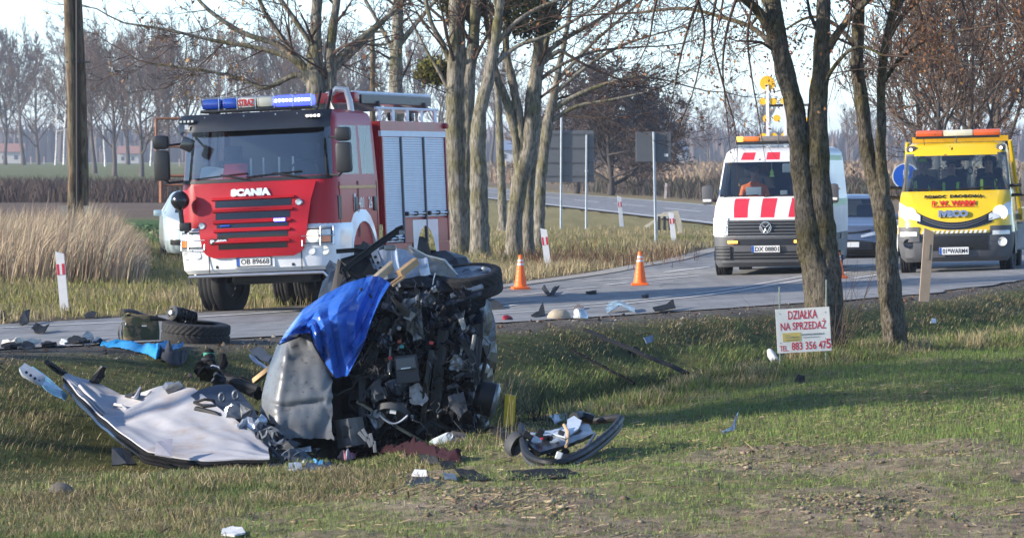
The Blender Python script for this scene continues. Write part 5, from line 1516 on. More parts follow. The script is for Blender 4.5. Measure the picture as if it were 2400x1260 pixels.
# ---------------------------------------------------------------- people in the cabs
def seated_person(label, frame, x, y, z, top_mat, hat=None, hair=HAIRG, turn=0.0, hand_to_chin=False, scale=1.0):
 """a seated figure grown as one skin over a joint skeleton; z is the seat height in the vehicle's frame"""
 J = dict(pel=(0, 0, .08), sp=(0, .02, .28), ch=(0, .01, .46), nk=(0, -.02, .60), hb=(0, -.045, .68), hm=(0, -.055, .77), ht=(0, -.04, .86))
 Rr = dict(pel=(.17, .14), sp=(.16, .12), ch=(.19, .13), nk=(.06, .06), hb=(.075, .09), hm=(.083, .10), ht=(.06, .07))
 Ed = [('pel', 'sp'), ('sp', 'ch'), ('ch', 'nk'), ('nk', 'hb'), ('hb', 'hm'), ('hm', 'ht')]
 for sx, n in ((-1, 'l'), (1, 'r')):
  J['sh' + n] = (sx * .20, .01, .50); Rr['sh' + n] = (.075, .07)
  if hand_to_chin and sx > 0:
   J['el' + n] = (sx * .20, -.20, .34); J['wr' + n] = (sx * .08, -.20, .54); J['ha' + n] = (sx * .03, -.17, .64)
  else:
   J['el' + n] = (sx * .27, -.08, .24); J['wr' + n] = (sx * .20, -.30, .20); J['ha' + n] = (sx * .16, -.39, .22)
  Rr['el' + n] = (.052, .05); Rr['wr' + n] = (.034, .03); Rr['ha' + n] = (.04, .025)
  J['hp' + n] = (sx * .10, -.02, .06); J['kn' + n] = (sx * .13, -.42, .12); J['an' + n] = (sx * .13, -.46, -.28); J['to' + n] = (sx * .13, -.60, -.32)
  Rr['hp' + n] = (.10, .10); Rr['kn' + n] = (.065, .065); Rr['an' + n] = (.042, .042); Rr['to' + n] = (.04, .03)
  Ed += [('ch', 'sh' + n), ('sh' + n, 'el' + n), ('el' + n, 'wr' + n), ('wr' + n, 'ha' + n), ('pel', 'hp' + n), ('hp' + n, 'kn' + n), ('kn' + n, 'an' + n), ('an' + n, 'to' + n)]
 keys = list(J); ix = {k: i for i, k in enumerate(keys)}
 me = bpy.data.meshes.new('person'); me.from_pydata([J[k] for k in keys], [(ix[a], ix[b]) for a, b in Ed], [])
 o = bpy.data.objects.new('person', me); COL.objects.link(o)
 sk = o.modifiers.new('skin', 'SKIN'); sub = o.modifiers.new('sub', 'SUBSURF'); sub.levels = 2; sub.render_levels = 2
 for k in keys:
  sv = me.skin_vertices[0].data[ix[k]]; sv.radius = Rr[k]; sv.use_root = (k == 'pel')
 dg = bpy.context.evaluated_depsgraph_get(); dg.update()
 m2 = bpy.data.meshes.new_from_object(o.evaluated_get(dg))
 bpy.data.objects.remove(o)
 m2.materials.clear()
 for mm in (top_mat, SKIN, NAVYC): m2.materials.append(mm)
 ha = [Vector(J['hal']), Vector(J['har'])]
 for p in m2.polygons:
  c = p.center; p.use_smooth = True
  p.material_index = 1 if (c.z > .615 or min((c - h).length for h in ha) < .06) else (2 if c.z < .17 and c.y < -.02 else 0)
 p = link('person', m2)
 M4 = Matrix.LocRotScale(frame.location, frame.rotation_euler.to_quaternion(), None) @ Matrix.Translation((x, y, z)) @ Matrix.Rotation(turn, 4, 'Z') @ Matrix.Scale(scale, 4)
 p.matrix_world = M4
 # hair or hat, nose, eyes
 b = MB()
 big = 1.16 if hat else 1.07
 def cap(u, v):
  a = 2 * math.pi * u; e = math.pi / 2 * (1 - v * (1.05 if not hat else .92))
  front = .25 * max(0, -math.sin(a)) * (1 - v) if False else 0
  r = .090 * big
  zz = .80 + .095 * big * math.sin(e) * (1.25 if hat else 1) + (.02 * max(0, -math.sin(a)) * v)
  return (r * math.cos(a) * math.cos(e), -.045 + r * 1.15 * math.sin(a) * math.cos(e), zz)
 b.grid(16, 6, cap); b.build('hat' if hat else 'hair', hat or hair, p, True)
 MB().add([(0, -.185, .745), (-.014, -.150, .735), (.014, -.150, .735), (0, -.148, .785)], [(0, 1, 2), (0, 3, 1), (0, 2, 3), (1, 3, 2)]).build('nose', SKIN, p)
 for sx in (-1, 1): MB().lathe([(-.006, .001), (-.003, .010), (.004, .012)], 8, Matrix.Translation((sx * .033, -.150, .785)), 'y').build('eye', INK, p)
 MB().cbox((0, -.146, .712), (.045, .008, .009), .003).build('mouth', M('lip', (.35, .13, .11), rough=.6, var=0), p)
 return tag(p, label, 'person')

def seats(t, xs, y, z, mat):
 for x in xs:
  b = MB(); b.cbox((x, y + .28, z + .42), (.46, .14, .66), .06); b.cbox((x, y + .28, z + .86), (.26, .11, .20), .05); b.cbox((x, y, z), (.48, .5, .14), .05); b.build('seat', mat, t, 40)
SEATM = M('dark_seat', (.03, .032, .038), rough=.9, var=.2, scale=10)

# ---------------------------------------------------------------- road-service van
def service_van():
 Yv = 86.0
 t = thing('service_van', 'white van with red bonnet stripes and an amber roof bar, behind the forked tree', 'van', ((1796 - 1200) / FPX * Yv, Yv, CH - (653 - HZ) / FPX * Yv), (0, R(-.9), R(-9)))
 S = [(.22, .10, 5.9, .93, .24, .08), (.30, .03, 5.95, .97, .26, .09), (.62, .0, 6.0, .985, .27, .10), (.78, .02, 6.0, .99, .27, .10), (.86, .04, 6.0, .995, .26, .10), (1.06, .08, 6.0, 1.0, .26, .10), (1.12, .12, 6.0, 1.0, .25, .10),
         (1.30, .34, 6.0, 1.0, .22, .10), (1.42, .60, 6.0, .995, .20, .10), (1.47, .70, 6.0, .985, .20, .10), (1.50, .73, 6.0, .98, .20, .10), (1.80, .98, 6.0, .955, .19, .10), (2.14, 1.26, 6.0, .92, .18, .09), (2.18, 1.31, 6.0, .915, .18, .09), (2.32, 1.50, 5.98, .89, .20, .08), (2.39, 1.72, 5.95, .82, .24, .06), (2.42, 2.1, 5.9, .70, .25, .04)]
 fx = [-1, -.795, -.45, -.14, .205, .54, .9, 1]
 ys = [0, .25, .55, .68, .715, .93, 1.0]
 def reg(i, z, k):
  if z == 'F' and 10 <= i <= 11: return 'windscreen'
  if z in ('CL', 'CR') and 10 <= i <= 11 and (k >= 2 if z == 'CL' else k <= 2): return 'windscreen'
  if z in 'LR' and k == 4 and 10 <= i <= 11: return 'side_window#' + z
  if i <= 2: return 'bumper'
  if z == 'F' and 6 <= i <= 8: return 'red_stripe#%d' % k if k in (1, 3, 5) else 'bonnet'
  if z == 'CL' and 6 <= i <= 8 and k == 0: return 'red_stripe#edge'
  if z == 'F' and i in (13,) and k in (1, 3): return 'red_stripe#r%d' % k
  return 'van_body'
 REDS = M('red_reflective_stripe', (.62, .035, .06), rough=.35, var=.08, scale=5)
 mats = dict(windscreen=GLASS, bumper=GREYP, bonnet=WHITE, van_body=WHITED)
 mats.update({'side_window#L': GLASS_S, 'side_window#R': GLASS_S, 'red_stripe#edge': REDS, 'red_stripe#r1': REDS, 'red_stripe#r3': REDS})
 for k in (1, 3, 5): mats['red_stripe#%d' % k] = REDS
 loft_parts(S, ys, reg, mats, t, nC=5, frontx=fx)
 zz = [s[0] for s in S]
 def fy(x, z):
  f = np.interp(z, zz, [s[1] for s in S]); w = np.interp(z, zz, [s[3] for s in S]); r = np.interp(z, zz, [s[4] for s in S]); bo = np.interp(z, zz, [s[5] for s in S])
  a = min(abs(x), w); c = a - (w - r)
  return f + bo * (a / w) ** 2 + (r - math.sqrt(max(r * r - c * c, 0)) if c > 0 else 0)
 def patch(x0, x1, z0, z1, off, mat, name, par=t, n=8, m=3, th=.015, skew=0):
  return MB().grid(n, m, lambda u, v: (x0 + (x1 - x0) * u + skew * v, fy(x0 + (x1 - x0) * u + skew * v, z0 + (z1 - z0) * v) - off, z0 + (z1 - z0) * v), thick=th).build(name, mat, par, 40)
 g = patch(-.74, .74, .79, 1.075, .010, BLK, 'grille')
 for z in (.83, .89, .95, 1.01, 1.055): patch(-.72, .72, z - .011, z + .011, .028, GREYP, 'grille_slat', t, 10, 1, .02)
 lg = MB(); Tm = Matrix.Translation((0, fy(0, .935) - .045, .935))
 lg.lathe([(0, .092), (-.012, .098), (-.012, .106), (0, .112)], 28, Tm, 'y')
 for pl in ([(-.062, .06), (-.0, -.0)], [(.062, .06), (0, 0)], [(-.088, .02), (-.03, -.085)], [(.088, .02), (.03, -.085)], [(-.03, -.085), (0, -.025)], [(.03, -.085), (0, -.025)]):
  lg.tube([(pl[0][0], fy(0, .935) - .05, .935 + pl[0][1]), (pl[1][0], fy(0, .935) - .05, .935 + pl[1][1])], .010, 5)
 lg.build('badge', CHROME, t, 40)
 for sx in (-1, 1):
  h = patch(sx * .70, sx * .985, .80, 1.12, .012, M('lamp_clear', (.62, .65, .68), rough=.15, var=.2, scale=15, coat=1), 'headlamp', n=8, skew=sx * .0)
  patch(sx * .74, sx * .90, .84, .98, .022, LENS, 'lens', h)
  patch(sx * .90, sx * .975, 1.0, 1.10, .02, M('lamp_bright', (.8, .8, .8), rough=.2, var=.1), 'day_lamp', h)
  patch(sx * .52, sx * .70, .655, .70, .022, AMBERLIT, 'indicator')
  patch(sx * .64, sx * .95, .36, .60, .010, BLK, 'side_intake')
  for z in (.40, .46, .52, .575): patch(sx * .66, sx * .93, z - .012, z + .012, .022, GREYP, 'intake_slat', n=5, m=1)
 patch(-.62, .62, .36, .50, .008, BLK, 'lower_intake'); patch(-.60, .60, .62, .73, .008, BLK, 'upper_intake')
 for z in (.40, .455): patch(-.60, .60, z - .010, z + .010, .020, GREYP, 'intake_slat', n=8, m=1)
 plate(t, 'DX 08801', (0, fy(0, .53) - .03, .545), .52, .125)
 # inside
 b = MB(); b.box((0, 2.55, 1.6), (1.8, .05, 1.5)); b.build('bulkhead', DARK_IN, t)
 MB().cbox((0, 1.08, 1.40), (1.75, .6, .16), .05).build('dashboard', M('dash_grey', (.06, .062, .068), rough=.7), t, 40)
 seats(t, (-.48, .48), 2.0, 1.10, SEATM)
 MB().tube([(.45 + .19 * math.cos(a), 1.45 + .1 * math.sin(a), 1.58 + .14 * math.sin(a)) for a in np.linspace(0, 2 * math.pi, 19)], .014, 5, caps=False).build('steering_wheel', BLK, t)
 for x0, x1 in ((-.85, -.2), (-.1, .6)):
  MB().tube([(x0, fy(x0, 1.50) - .02, 1.505), (x1, fy(x1, 1.53) - .02, 1.535)], .011, 5).build('wiper', BLK, t)
 MB().cbox((.45, fy(.45, 2.02) + .12, 2.02), (.5, .05, .17), .02).build('sun_flap', M('pale_flap', (.55, .6, .6), rough=.8), t)
 # mirrors, roof bar, arrow board
 for sx in (-1, 1):
  a = MB(); a.tube([(sx * .95, 1.05, 1.42), (sx * 1.14, .96, 1.45)], .05, 7, flat=.6); a = a.build('mirror_arm', BLK, t, 40)
  MB().cbox((sx * 1.17, .95, 1.54), (.20, .14, .36), .06).build('mirror_shell', GREYP, a, 40)
  MB().cbox((sx * 1.17, .875, 1.44), (.16, .02, .05), .01).build('mirror_indicator', LENS, a)
 b = MB(); b.box((0, 1.95, 2.45), (1.5, .18, .03)); b.build('bar_bracket', STEEL, t)
 lb = MB().cbox((0, 1.95, 2.50), (1.42, .26, .06), .02).build('light_bar', BLK, t, 40)
 x = -.72
 for wd, mm, nm in ((.12, AMBERLIT, 'lit_dome'), (.33, AMBER, 'amber_dome'), (.54, M('grey_dome', (.20, .17, .15), rough=.3, coat=.5, var=.2), 'grey_dome'), (.45, AMBER, 'amber_dome')):
  MB().cbox((x + wd / 2, 1.95, 2.57), (wd - .01, .24, .11), .035).build(nm, mm, lb, 40); x += wd
 MB().tube([(.08, 1.7, 2.39), (.10, 1.7, 2.62)], .007, 5).build('aerial', BLK, t)
 ab = thing('arrow_board', 'raised white roof board with yellow arrow discs above the striped van', 'warning board', t.location, t.rotation_euler)
 for x in (-.17, .16): MB().box((x, 2.34, 3.0 if x < 0 else 2.85), (.06, .03, 1.2 if x < 0 else .9)).build('mast', M('white_mast', (.75, .76, .78), rough=.4), ab)
 YD = M('yellow_disc', (.85, .48, .02), rough=.45, var=.1, scale=8)
 def disc(x, z, r): MB().lathe([(-.05, .001), (-.05, r), (.03, r)], 22, Matrix.Translation((x, 2.40, z)), 'y').build('lamp_disc', YD, ab, 40)
 disc(-.17, 3.62, .14); disc(.78, 3.62, .14)
 for x in (-.26, -.06, .14):
  for z in (3.28, 2.96, 2.62): disc(x + (.06 if z == 2.96 else 0), z, .065)
 for x, z in ((.33, 3.05), (.40, 2.72), (.58, 2.9), (.6, 2.6)): disc(x, z, .07)
 MB().box((.2, 2.48, 2.52), (1.2, .06, .06)).build('cross_beam', M('white_mast', (.75, .76, .78)), ab); MB().box((.3, 2.47, 3.2), (.9, .04, .05)).build('cross_beam', GREYP, ab)
 # side green stripe, wheels
 for z in (1.36, 2.2): MB().box((1.004 if z < 2 else .915, 4.0, z), (.006, 3.6, .12)).build('side_stripe', M('pale_lime_stripe', (.55, .72, .42), rough=.5), t)
 MB().box((1.0, 3.6, .55), (.02, 3.4, .22)).build('side_moulding', GREYP, t)
 b = MB(); b.box((0, 3, .42), (1.5, 5.2, .2)); b.build('underbody', BLK, t)
 for yy in (.95, 4.6):
  for sx in (-1, 1):
   wheel(t, (sx * .875, yy, .34), .345, .225, .21, R(-6) if yy < 2 else 0, 6, GREYP, nseg=40, out=sx)
   vs = []; fs = []
   for a in np.linspace(0, math.pi, 11): vs += [(sx * 1.008, yy + .44 * math.cos(a), .34 + .44 * math.sin(a)), (sx * .985, yy + .36 * math.cos(a), .34 + .36 * math.sin(a)), (sx * 1.006, yy, .34)]
   for i in range(10): fs.append((3 * i, 3 * i + 3, 3 * i + 5))
   MB().add(vs, fs).build('wheel_well', BLK, t)
 seated_person('person in an orange vest on the passenger side of the striped van', t, -.40, 1.95, 1.16, ORANGEV, turn=R(14))
 def inside(name, label, cat, mb, mat):
  o = mb.build(name, mat, None, 40); o.location, o.rotation_euler = t.location, t.rotation_euler; tag(o, label, cat)
 inside('papers', 'white paper on the dashboard of the striped van', 'papers', MB().cbox((-.30, .88, 1.60), (.28, .02, .16), .004, Matrix.Rotation(R(-20), 3, 'X')), M('paper', (.82, .82, .80)))
 inside('paper_cup', 'white box on the dashboard right of the paper in the striped van', 'box', MB().cbox((.26, .9, 1.56), (.13, .08, .1), .01), M('paper', (.82, .82, .80)))
 inside('air_freshener', 'green and yellow tree shaped air freshener hanging in the striped van', 'air freshener', MB().prism([(-.05, 1.86), (.05, 1.86), (.02, 1.93), (.04, 1.93), (0, 2.02), (-.04, 1.93), (-.02, 1.93)], 1.30, 1.31).tube([(0, 1.305, 2.0), (.0, 1.305, 2.12)], .004, 4), M('freshener', (.35, .55, .1), rough=.6))
 return t
service_van()

# ---------------------------------------------------------------- tow truck
def tow_truck():
 Yv = 82.5
 t = thing('tow_truck', 'yellow recovery truck with lit headlamps and an orange roof bar at right', 'tow truck', ((2240 - 1200) / FPX * Yv, Yv, CH - (645 - HZ) / FPX * Yv), (0, R(-1.4), R(-8)))
 S = [(.24, .12, 2.3, .90, .26, .08), (.32, .04, 2.3, .97, .28, .10), (.55, .0, 2.3, 1.02, .30, .12), (.74, .0, 2.3, 1.03, .30, .12), (.84, .02, 2.3, 1.02, .30, .12), (.98, .05, 2.3, 1.0, .28, .12), (1.20, .17, 2.3, .99, .26, .12),
         (1.36, .36, 2.3, .985, .23, .12), (1.44, .54, 2.3, .975, .20, .12), (1.48, .62, 2.3, .965, .19, .12), (1.80, .86, 2.3, .935, .17, .10), (2.11, 1.06, 2.3, .90, .16, .09), (2.15, 1.10, 2.3, .895, .16, .09), (2.28, 1.24, 2.28, .87, .18, .08), (2.34, 1.42, 2.25, .80, .22, .06)]
 ys = [0, .06, .10, .62, .66, 1.0]
 def reg(i, z, k):
  if z == 'F' and 9 <= i <= 10: return 'windscreen'
  if z in ('CL', 'CR') and 9 <= i <= 10 and (k >= 2 if z == 'CL' else k <= 2): return 'windscreen'
  if z in ('CL', 'CR') and 9 <= i <= 11: return 'pillar#' + z
  if z in 'LR' and k in (2, 3) and 9 <= i <= 10: return 'side_window#' + z
  if z == 'B' and 9 <= i <= 10: return 'rear_window'
  if i <= 2: return 'bumper'
  if 5 <= i <= 8 and z == 'F': return 'bonnet'
  return 'cab_body'
 mats = dict(windscreen=GLASS, bumper=GREYP, bonnet=YEL, cab_body=YEL, rear_window=glass_mat('rear_glass', (.85, .9, .9), .04))
 mats.update({'side_window#L': GLASS_S, 'side_window#R': GLASS_S, 'pillar#CL': GREYP, 'pillar#CR': GREYP})
 loft_parts(S, ys, reg, mats, t, nC=5, nF=12)
 zz = [s[0] for s in S]
 def fy(x, z):
  f, w, r, bo = (np.interp(z, zz, [s[q] for s in S]) for q in (1, 3, 4, 5))
  a = min(abs(x), w); c = a - (w - r)
  return f + bo * (a / w) ** 2 + (r - math.sqrt(max(r * r - c * c, 0)) if c > 0 else 0)
 def patch(fx0, fx1, z0, z1, off, mat, name, par=t, n=10, m=3, th=.012):
  """edges may be functions of the other coordinate"""
  def g(u, v):
   z = z0(u) + (z1(u) - z0(u)) * v if callable(z0) else z0 + (z1 - z0) * v
   x = fx0 + (fx1 - fx0) * u
   return (x, fy(x, z) - off, z)
  return MB().grid(n, m, g, thick=th).build(name, mat, par, 40)
 # crescent grille
 patch(-.66, .66, lambda u: .80 + .13 * (2 * u - 1) ** 2, lambda u: .93 + .19 * (2 * u - 1) ** 2, .012, BLKG, 'grille', n=18)
 for q in (.30, .6): patch(-.56, .56, lambda u: .80 + .13 * q + .15 * (2 * u - 1) ** 2, lambda u: .815 + .13 * q + .15 * (2 * u - 1) ** 2, .022, GREYP, 'grille_slat', n=16, m=1)
 for sx in (-1, 1):
  h = patch(sx * .60, sx * .985, lambda u: .95 + .10 * u, lambda u: 1.06 + .24 * u, .012, M('lamp_clear', (.62, .65, .68)), 'headlamp')
  MB().lathe([(-.02, .001), (-.02, .10), (.0, .125)], 22, Matrix.Translation((sx * .80, fy(.80, 1.09) - .02, 1.085)), 'y').build('bulb', LITW, h, 40)
  patch(sx * .62, sx * .99, .60, .86, .010, GREYP, 'bumper_corner')
  patch(sx * .66, sx * .96, .70, .775, .020, LENS, 'day_lamp')
  MB().lathe([(-.02, .001), (-.015, .045), (-.03, .075), (0, .085)], 18, Matrix.Translation((sx * .83, fy(.83, .58) - .01, .575)), 'y').build('fog_lamp', BLKG if sx < 0 else LENS, t, 40)
  MB().cbox((sx * .80, fy(.8, 2.24) - .02, 2.235), (.17, .12, .11), .04).build('roof_lamp', GREYP, t, 40)
  MB().lathe([(-.07, .001), (-.07, .03)], 12, Matrix.Translation((sx * .80, fy(.8, 2.24) - .02, 2.225)), 'y').build('roof_lamp_bulb', LIT, t)
 patch(-.58, .58, .44, .70, .008, BLK, 'lower_grille')
 hb = patch(-.60, .60, .735, .795, .014, YEL, 'hazard_band')
 for k in range(14): MB().prism([(-.58 + .083 * k, .738), (-.535 + .083 * k, .738), (-.51 + .083 * k, .792), (-.555 + .083 * k, .792)], fy(-.55 + .083 * k, .76) - .032, fy(-.55 + .083 * k, .76) - .02).build('white_dash', WHITE, hb)
 for q in (-.95, .95): pass
 # words on the bonnet
 def word(txt, h, z, w, mat, bold=.004, ext=.004, off=.012):
  y0, y1 = fy(0, z - .05), fy(0, z + .05); tilt = -math.atan2(y1 - y0, .1)
  return lettering(txt, h, mat, t, (-.02, fy(.0, z) - off - .006, z), rot=(tilt, 0, 0), width=w, extrude=ext, bold=bold)
 word('POMOC  DROGOWA', .115, 1.385, 1.03, INK, .003)
 word('P. W. WARM', .135, 1.27, .76, M('red_letter', (.62, .03, .02), rough=.5, var=0), .004)
 b = MB(); b.box((-.02, fy(0, 1.21) - .02, 1.21), (.76, .006, .014)); b.build('underline', M('red_letter', (.62, .03, .02)), t)
 word('IVECO', .135, 1.08, .52, CHROME, .010, .014, .02)
 plate(t, '01*WARM4', (-.02, fy(0, .43) - .03, .43), .52, .13)
 # cab inside
 MB().cbox((0, 1.0, 1.40), (1.75, .5, .16), .05).build('dashboard', M('dash_grey', (.06, .062, .068)), t, 40)
 seats(t, (-.60, -.08, .56), 1.75, 1.12, SEATM)
 MB().tube([(.52 + .19 * math.cos(a), 1.32 + .1 * math.sin(a), 1.58 + .14 * math.sin(a)) for a in np.linspace(0, 2 * math.pi, 19)], .014, 5, caps=False).build('steering_wheel', BLK, t)
 for x0, x1 in ((-.85, -.25), (-.05, .62)): MB().tube([(x0, fy(x0, 1.51) - .02, 1.53 if x0 < -.5 else 1.50), (x1, fy(x1, 1.5) - .02, 1.50 if x0 < -.5 else 1.54)], .014, 5).build('wiper', BLK, t)
 MB().cbox((0, fy(0, 2.05) + .08, 2.06), (.5, .10, .10), .03).build('rear_view_console', BLK, t)
 lettering('601', .15, INK, t, (.22, 2.27, 1.83), rot=(0, 0, math.pi), width=.30)
 lettering('88', .15, INK, t, (-.28, 2.27, 1.83), rot=(0, 0, math.pi), width=.18)
 # mirrors
 for sx in (-1, 1):
  a = MB(); a.tube([(sx * .96, .95, 1.55), (sx * 1.20, .9, 1.56)], .032, 6); a.tube([(sx * .96, .95, 1.38), (sx * 1.20, .9, 1.39)], .032, 6); a = a.build('mirror_arm', BLK, t, 40)
  MB().cbox((sx * 1.27, .9, 1.60), (.22, .14, .46), .06).build('mirror_shell', GREYP, a, 40)
 # roof: yellow beam, light bar
 MB().box((.05, 1.95, 2.40), (1.72, .06, .10)).build('roof_beam', M('beam_yellow', (.62, .36, .01), rough=.45, var=.1), t)
 lb = MB().cbox((.02, 1.6, 2.435), (1.5, .22, .04), .01).build('light_bar', BLK, t)
 OR = M('orange_dome', (.72, .12, .02), rough=.25, var=.12, scale=8, coat=.8)
 for x, wd, mm in ((-.72, .49, OR), (-.235, .54, M('cream_dome', (.72, .68, .52))), (.30, .50, OR)):
  MB().cbox((x + wd / 2, 1.6, 2.51), (wd - .008, .22, .115), .03).build('dome', mm, lb, 40)
 MB().tube([(.0, 1.4, 2.33), (.01, 1.4, 2.44)], .01, 5).build('aerial', BLK, t); MB().tube([(-.56, 1.3, 2.3), (-.57, 1.3, 2.42)], .006, 5).build('aerial', BLK, t)
 # deck behind
 MB().box((.0, 5.0, .98), (2.2, 5.2, .10)).build('deck', M('deck_steel', (.25, .25, .26), rough=.5, metal=.5), t)
 for sx in (-1, 1):
  MB().box((sx * 1.08, 5.0, 1.02), (.08, 5.2, .22)).build('deck_rail', YEL, t)
  MB().tube([(sx * .92, 2.5, 2.36), (sx * 1.06, 3.0, 1.0)], .04, 6).build('headboard_post', YEL, t)
  MB().cbox((sx * 1.05, 3.4, .62), (.3, 1.2, .5), .05).build('tool_box', WHITED, t)
 MB().box((0, 4.5, .62), (.9, 5.5, .2)).build('chassis', BLK, t); MB().box((0, .9, .36), (1.5, 1.4, .16)).build('sump', BLK, t)
 for yy in (1.0, 4.9):
  for sx in (-1, 1):
   wheel(t, (sx * .88, yy, .35), .355, .235, .21, R(-5) if yy < 2 else 0, 6, GREYP, nseg=40, out=sx)
   if yy < 2:
    vs = []; fs = []
    for a in np.linspace(0, math.pi, 11): vs += [(sx * 1.036, yy + .46 * math.cos(a), .35 + .46 * math.sin(a)), (sx * 1.034, yy, .35)]
    for i in range(10): fs.append((2 * i, 2 * i + 2, 2 * i + 1))
    MB().add(vs, fs).build('wheel_well', BLK, t)
 seated_person('person in a bright lime hood, left seat of the yellow tow truck', t, -.62, 1.62, 1.17, NAVYC, hat=LIMEV, hand_to_chin=True)
 a = seated_person('person between the two others in the yellow tow truck', t, -.10, 1.68, 1.13, NAVYC, turn=R(-8), hat=M('dark_cap', (.03, .03, .035), rough=.9))
 b = seated_person('hooded driver at the right behind the tow truck windscreen', t, .56, 1.64, 1.17, NAVYC, hat=M('dark_cap', (.03, .03, .035)))
 for p in [o for o in bpy.data.objects if o.name.startswith('person') and o.get('label', '').find('tow truck') >= 0]:
  for sx in (-1, 1): MB().grid(1, 4, lambda u, v: (sx * (.10 + .05 * u), -.125 - .02 * math.sin(3 * v), .22 + .28 * v), thick=.006).build('lime_strip', LIMEV, p)
 return t
tow_truck()

# ---------------------------------------------------------------- cars seen in part
def saloon(name, label, px, py, Yv, rot, paint, W=.92, L=4.8, Ht=1.45, dark_low=True, bonnet=.92, txt=None):
 t = thing(name, label, 'car', ((px - 1200) / FPX * Yv, Yv, CH - (py - HZ) / FPX * Yv), (0, 0, rot))
 h = Ht / 1.45
 S = [(.18, .12, L - .1, W * .90, .30, .14), (.26, .03, L - .02, W * .97, .36, .18), (.45, .0, L, W, .38, .20), (.62, .02, L, W, .38, .20), (.72, .07, L, W, .38, .20), (.80, .20, L, W * .99, .36, .20), (bonnet - .06, .55, L - .02, W * .985, .32, .18), (bonnet, 1.0, L - .05, W * .97, .26, .12), (bonnet + .05, 1.15, L - .1, W * .955, .22, .10),
         (1.18 * h, 1.62, L - .55, W * .84, .18, .08), (1.36 * h, 2.02, L - 1.0, W * .74, .16, .07), (1.42 * h, 2.25, L - 1.3, W * .66, .2, .06), (Ht, 2.5, L - 1.6, W * .5, .2, .04)]
 ys = [0, .25, .30, .55, .60, .9, 1]
 def reg(i, z, k):
  if z == 'F' and 8 <= i <= 9: return 'windscreen'
  if z in 'LR' and k in (2, 4) and 8 <= i <= 9: return 'side_window#%s%d' % (z, k)
  if z == 'B' and 8 <= i <= 9: return 'rear_window'
  if i <= 1: return 'bumper'
  if 5 <= i <= 7 and z == 'F': return 'bonnet'
  return 'car_body'
 mats = dict(windscreen=GLASS, bumper=paint if not dark_low else BLK, bonnet=paint, car_body=paint, rear_window=GLASS)
 for z in 'LR':
  for k in (2, 4): mats['side_window#%s%d' % (z, k)] = GLASS_S
 loft_parts(S, ys, reg, mats, t, nC=6, nF=10)
 zz = [s[0] for s in S]
 def fy(x, z):
  f, w, r, bo = (np.interp(z, zz, [s[q] for s in S]) for q in (1, 3, 4, 5))
  a = min(abs(x), w); c = a - (w - r)
  return f + bo * (a / w) ** 2 + (r - math.sqrt(max(r * r - c * c, 0)) if c > 0 else 0)
 def patch(x0, x1, zl, zh, off, mat, nm, par=t):
  return MB().grid(10, 3, lambda u, v: (x0 + (x1 - x0) * u, fy(x0 + (x1 - x0) * u, zl(u) + (zh(u) - zl(u)) * v) - off, zl(u) + (zh(u) - zl(u)) * v), thick=.012).build(nm, mat, par, 40)
 return t, fy, patch
NAVY = M('dark_slate_paint', (.11, .14, .20), rough=.3, var=.06, coat=.8, metal=.3)
t, fy, patch = saloon('parked_car', 'dark slate blue saloon car standing between the striped van and the tow truck', 1985, 617, 100, R(-5), NAVY)
patch(-.55, .55, lambda u: .28, lambda u: .50 - .04 * (2 * u - 1) ** 2, .012, BLK, 'lower_grille')
for z in (.31, .355, .40, .445): patch(-.52, .52, lambda u: z, lambda u: z + .014, .022, GREYP, 'grille_slat')
patch(-.5, .5, lambda u: .63 + .06 * (2 * u - 1) ** 2, lambda u: .665 + .06 * (2 * u - 1) ** 2, .012, BLK, 'upper_grille')
for sx in (-1, 1):
 patch(sx * .30, sx * .88, lambda u: .55 + .10 * u, lambda u: .60 + .16 * u, .014, M('lamp_clear', (.62, .65, .68)), 'headlamp')
 patch(sx * .56, sx * .90, lambda u: .26 + .05 * u, lambda u: .42 + .05 * u, .012, BLKG, 'side_intake')
 wheel(t, (sx * .80, .95, .32), .33, .22, .22, 0, 7, STEEL, nseg=36, out=sx); wheel(t, (sx * .80, 3.75, .32), .33, .22, .22, 0, 7, STEEL, nseg=36, out=sx)
 MB().cbox((sx * 1.02, 1.55, .98), (.18, .1, .13), .04).build('mirror', NAVY, t, 40)
MB().cbox((0, fy(0, .42) - .02, .40), (.52, .012, .11), .004).build('number_plate', PLATE_W, t)
MB().box((0, 2.3, .55), (1.6, 3.6, .4)).build('cabin_floor', DARK_IN, t); seats(t, (-.4, .4), 2.35, .48, SEATM); MB().cbox((0, 1.5, .88), (1.5, .4, .14), .04).build('dashboard', DARK_IN, t)
SILV = M('silver_blue_paint', (.46, .56, .58), rough=.3, var=.05, coat=.7, metal=.2)
t, fy, patch = saloon('parked_car', 'pale silver hatchback half hidden behind the fire engine front corner', 478, 613, 100, R(6), SILV, W=.84, L=3.9, Ht=1.5, dark_low=False, bonnet=.98)
for sx in (-1, 1):
 patch(sx * .36, sx * .78, lambda u: .66 + .04 * u, lambda u: .80 + .14 * u, .014, LENS, 'headlamp')
 patch(sx * .46, sx * .70, lambda u: .36, lambda u: .47, .012, BLK, 'side_intake')
 wheel(t, (sx * .73, .8, .29), .30, .19, .19, 0, 6, STEEL, nseg=32, out=sx); wheel(t, (sx * .73, 3.2, .29), .30, .19, .19, 0, 6, STEEL, nseg=32, out=sx)
 MB().cbox((sx * .94, 1.4, 1.02), (.18, .1, .14), .04).build('mirror', SILV, t, 40)
patch(-.4, .4, lambda u: .34, lambda u: .46, .012, BLK, 'lower_grille')
MB().box((0, 1.9, .5), (1.4, 2.8, .4)).build('cabin_floor', DARK_IN, t)
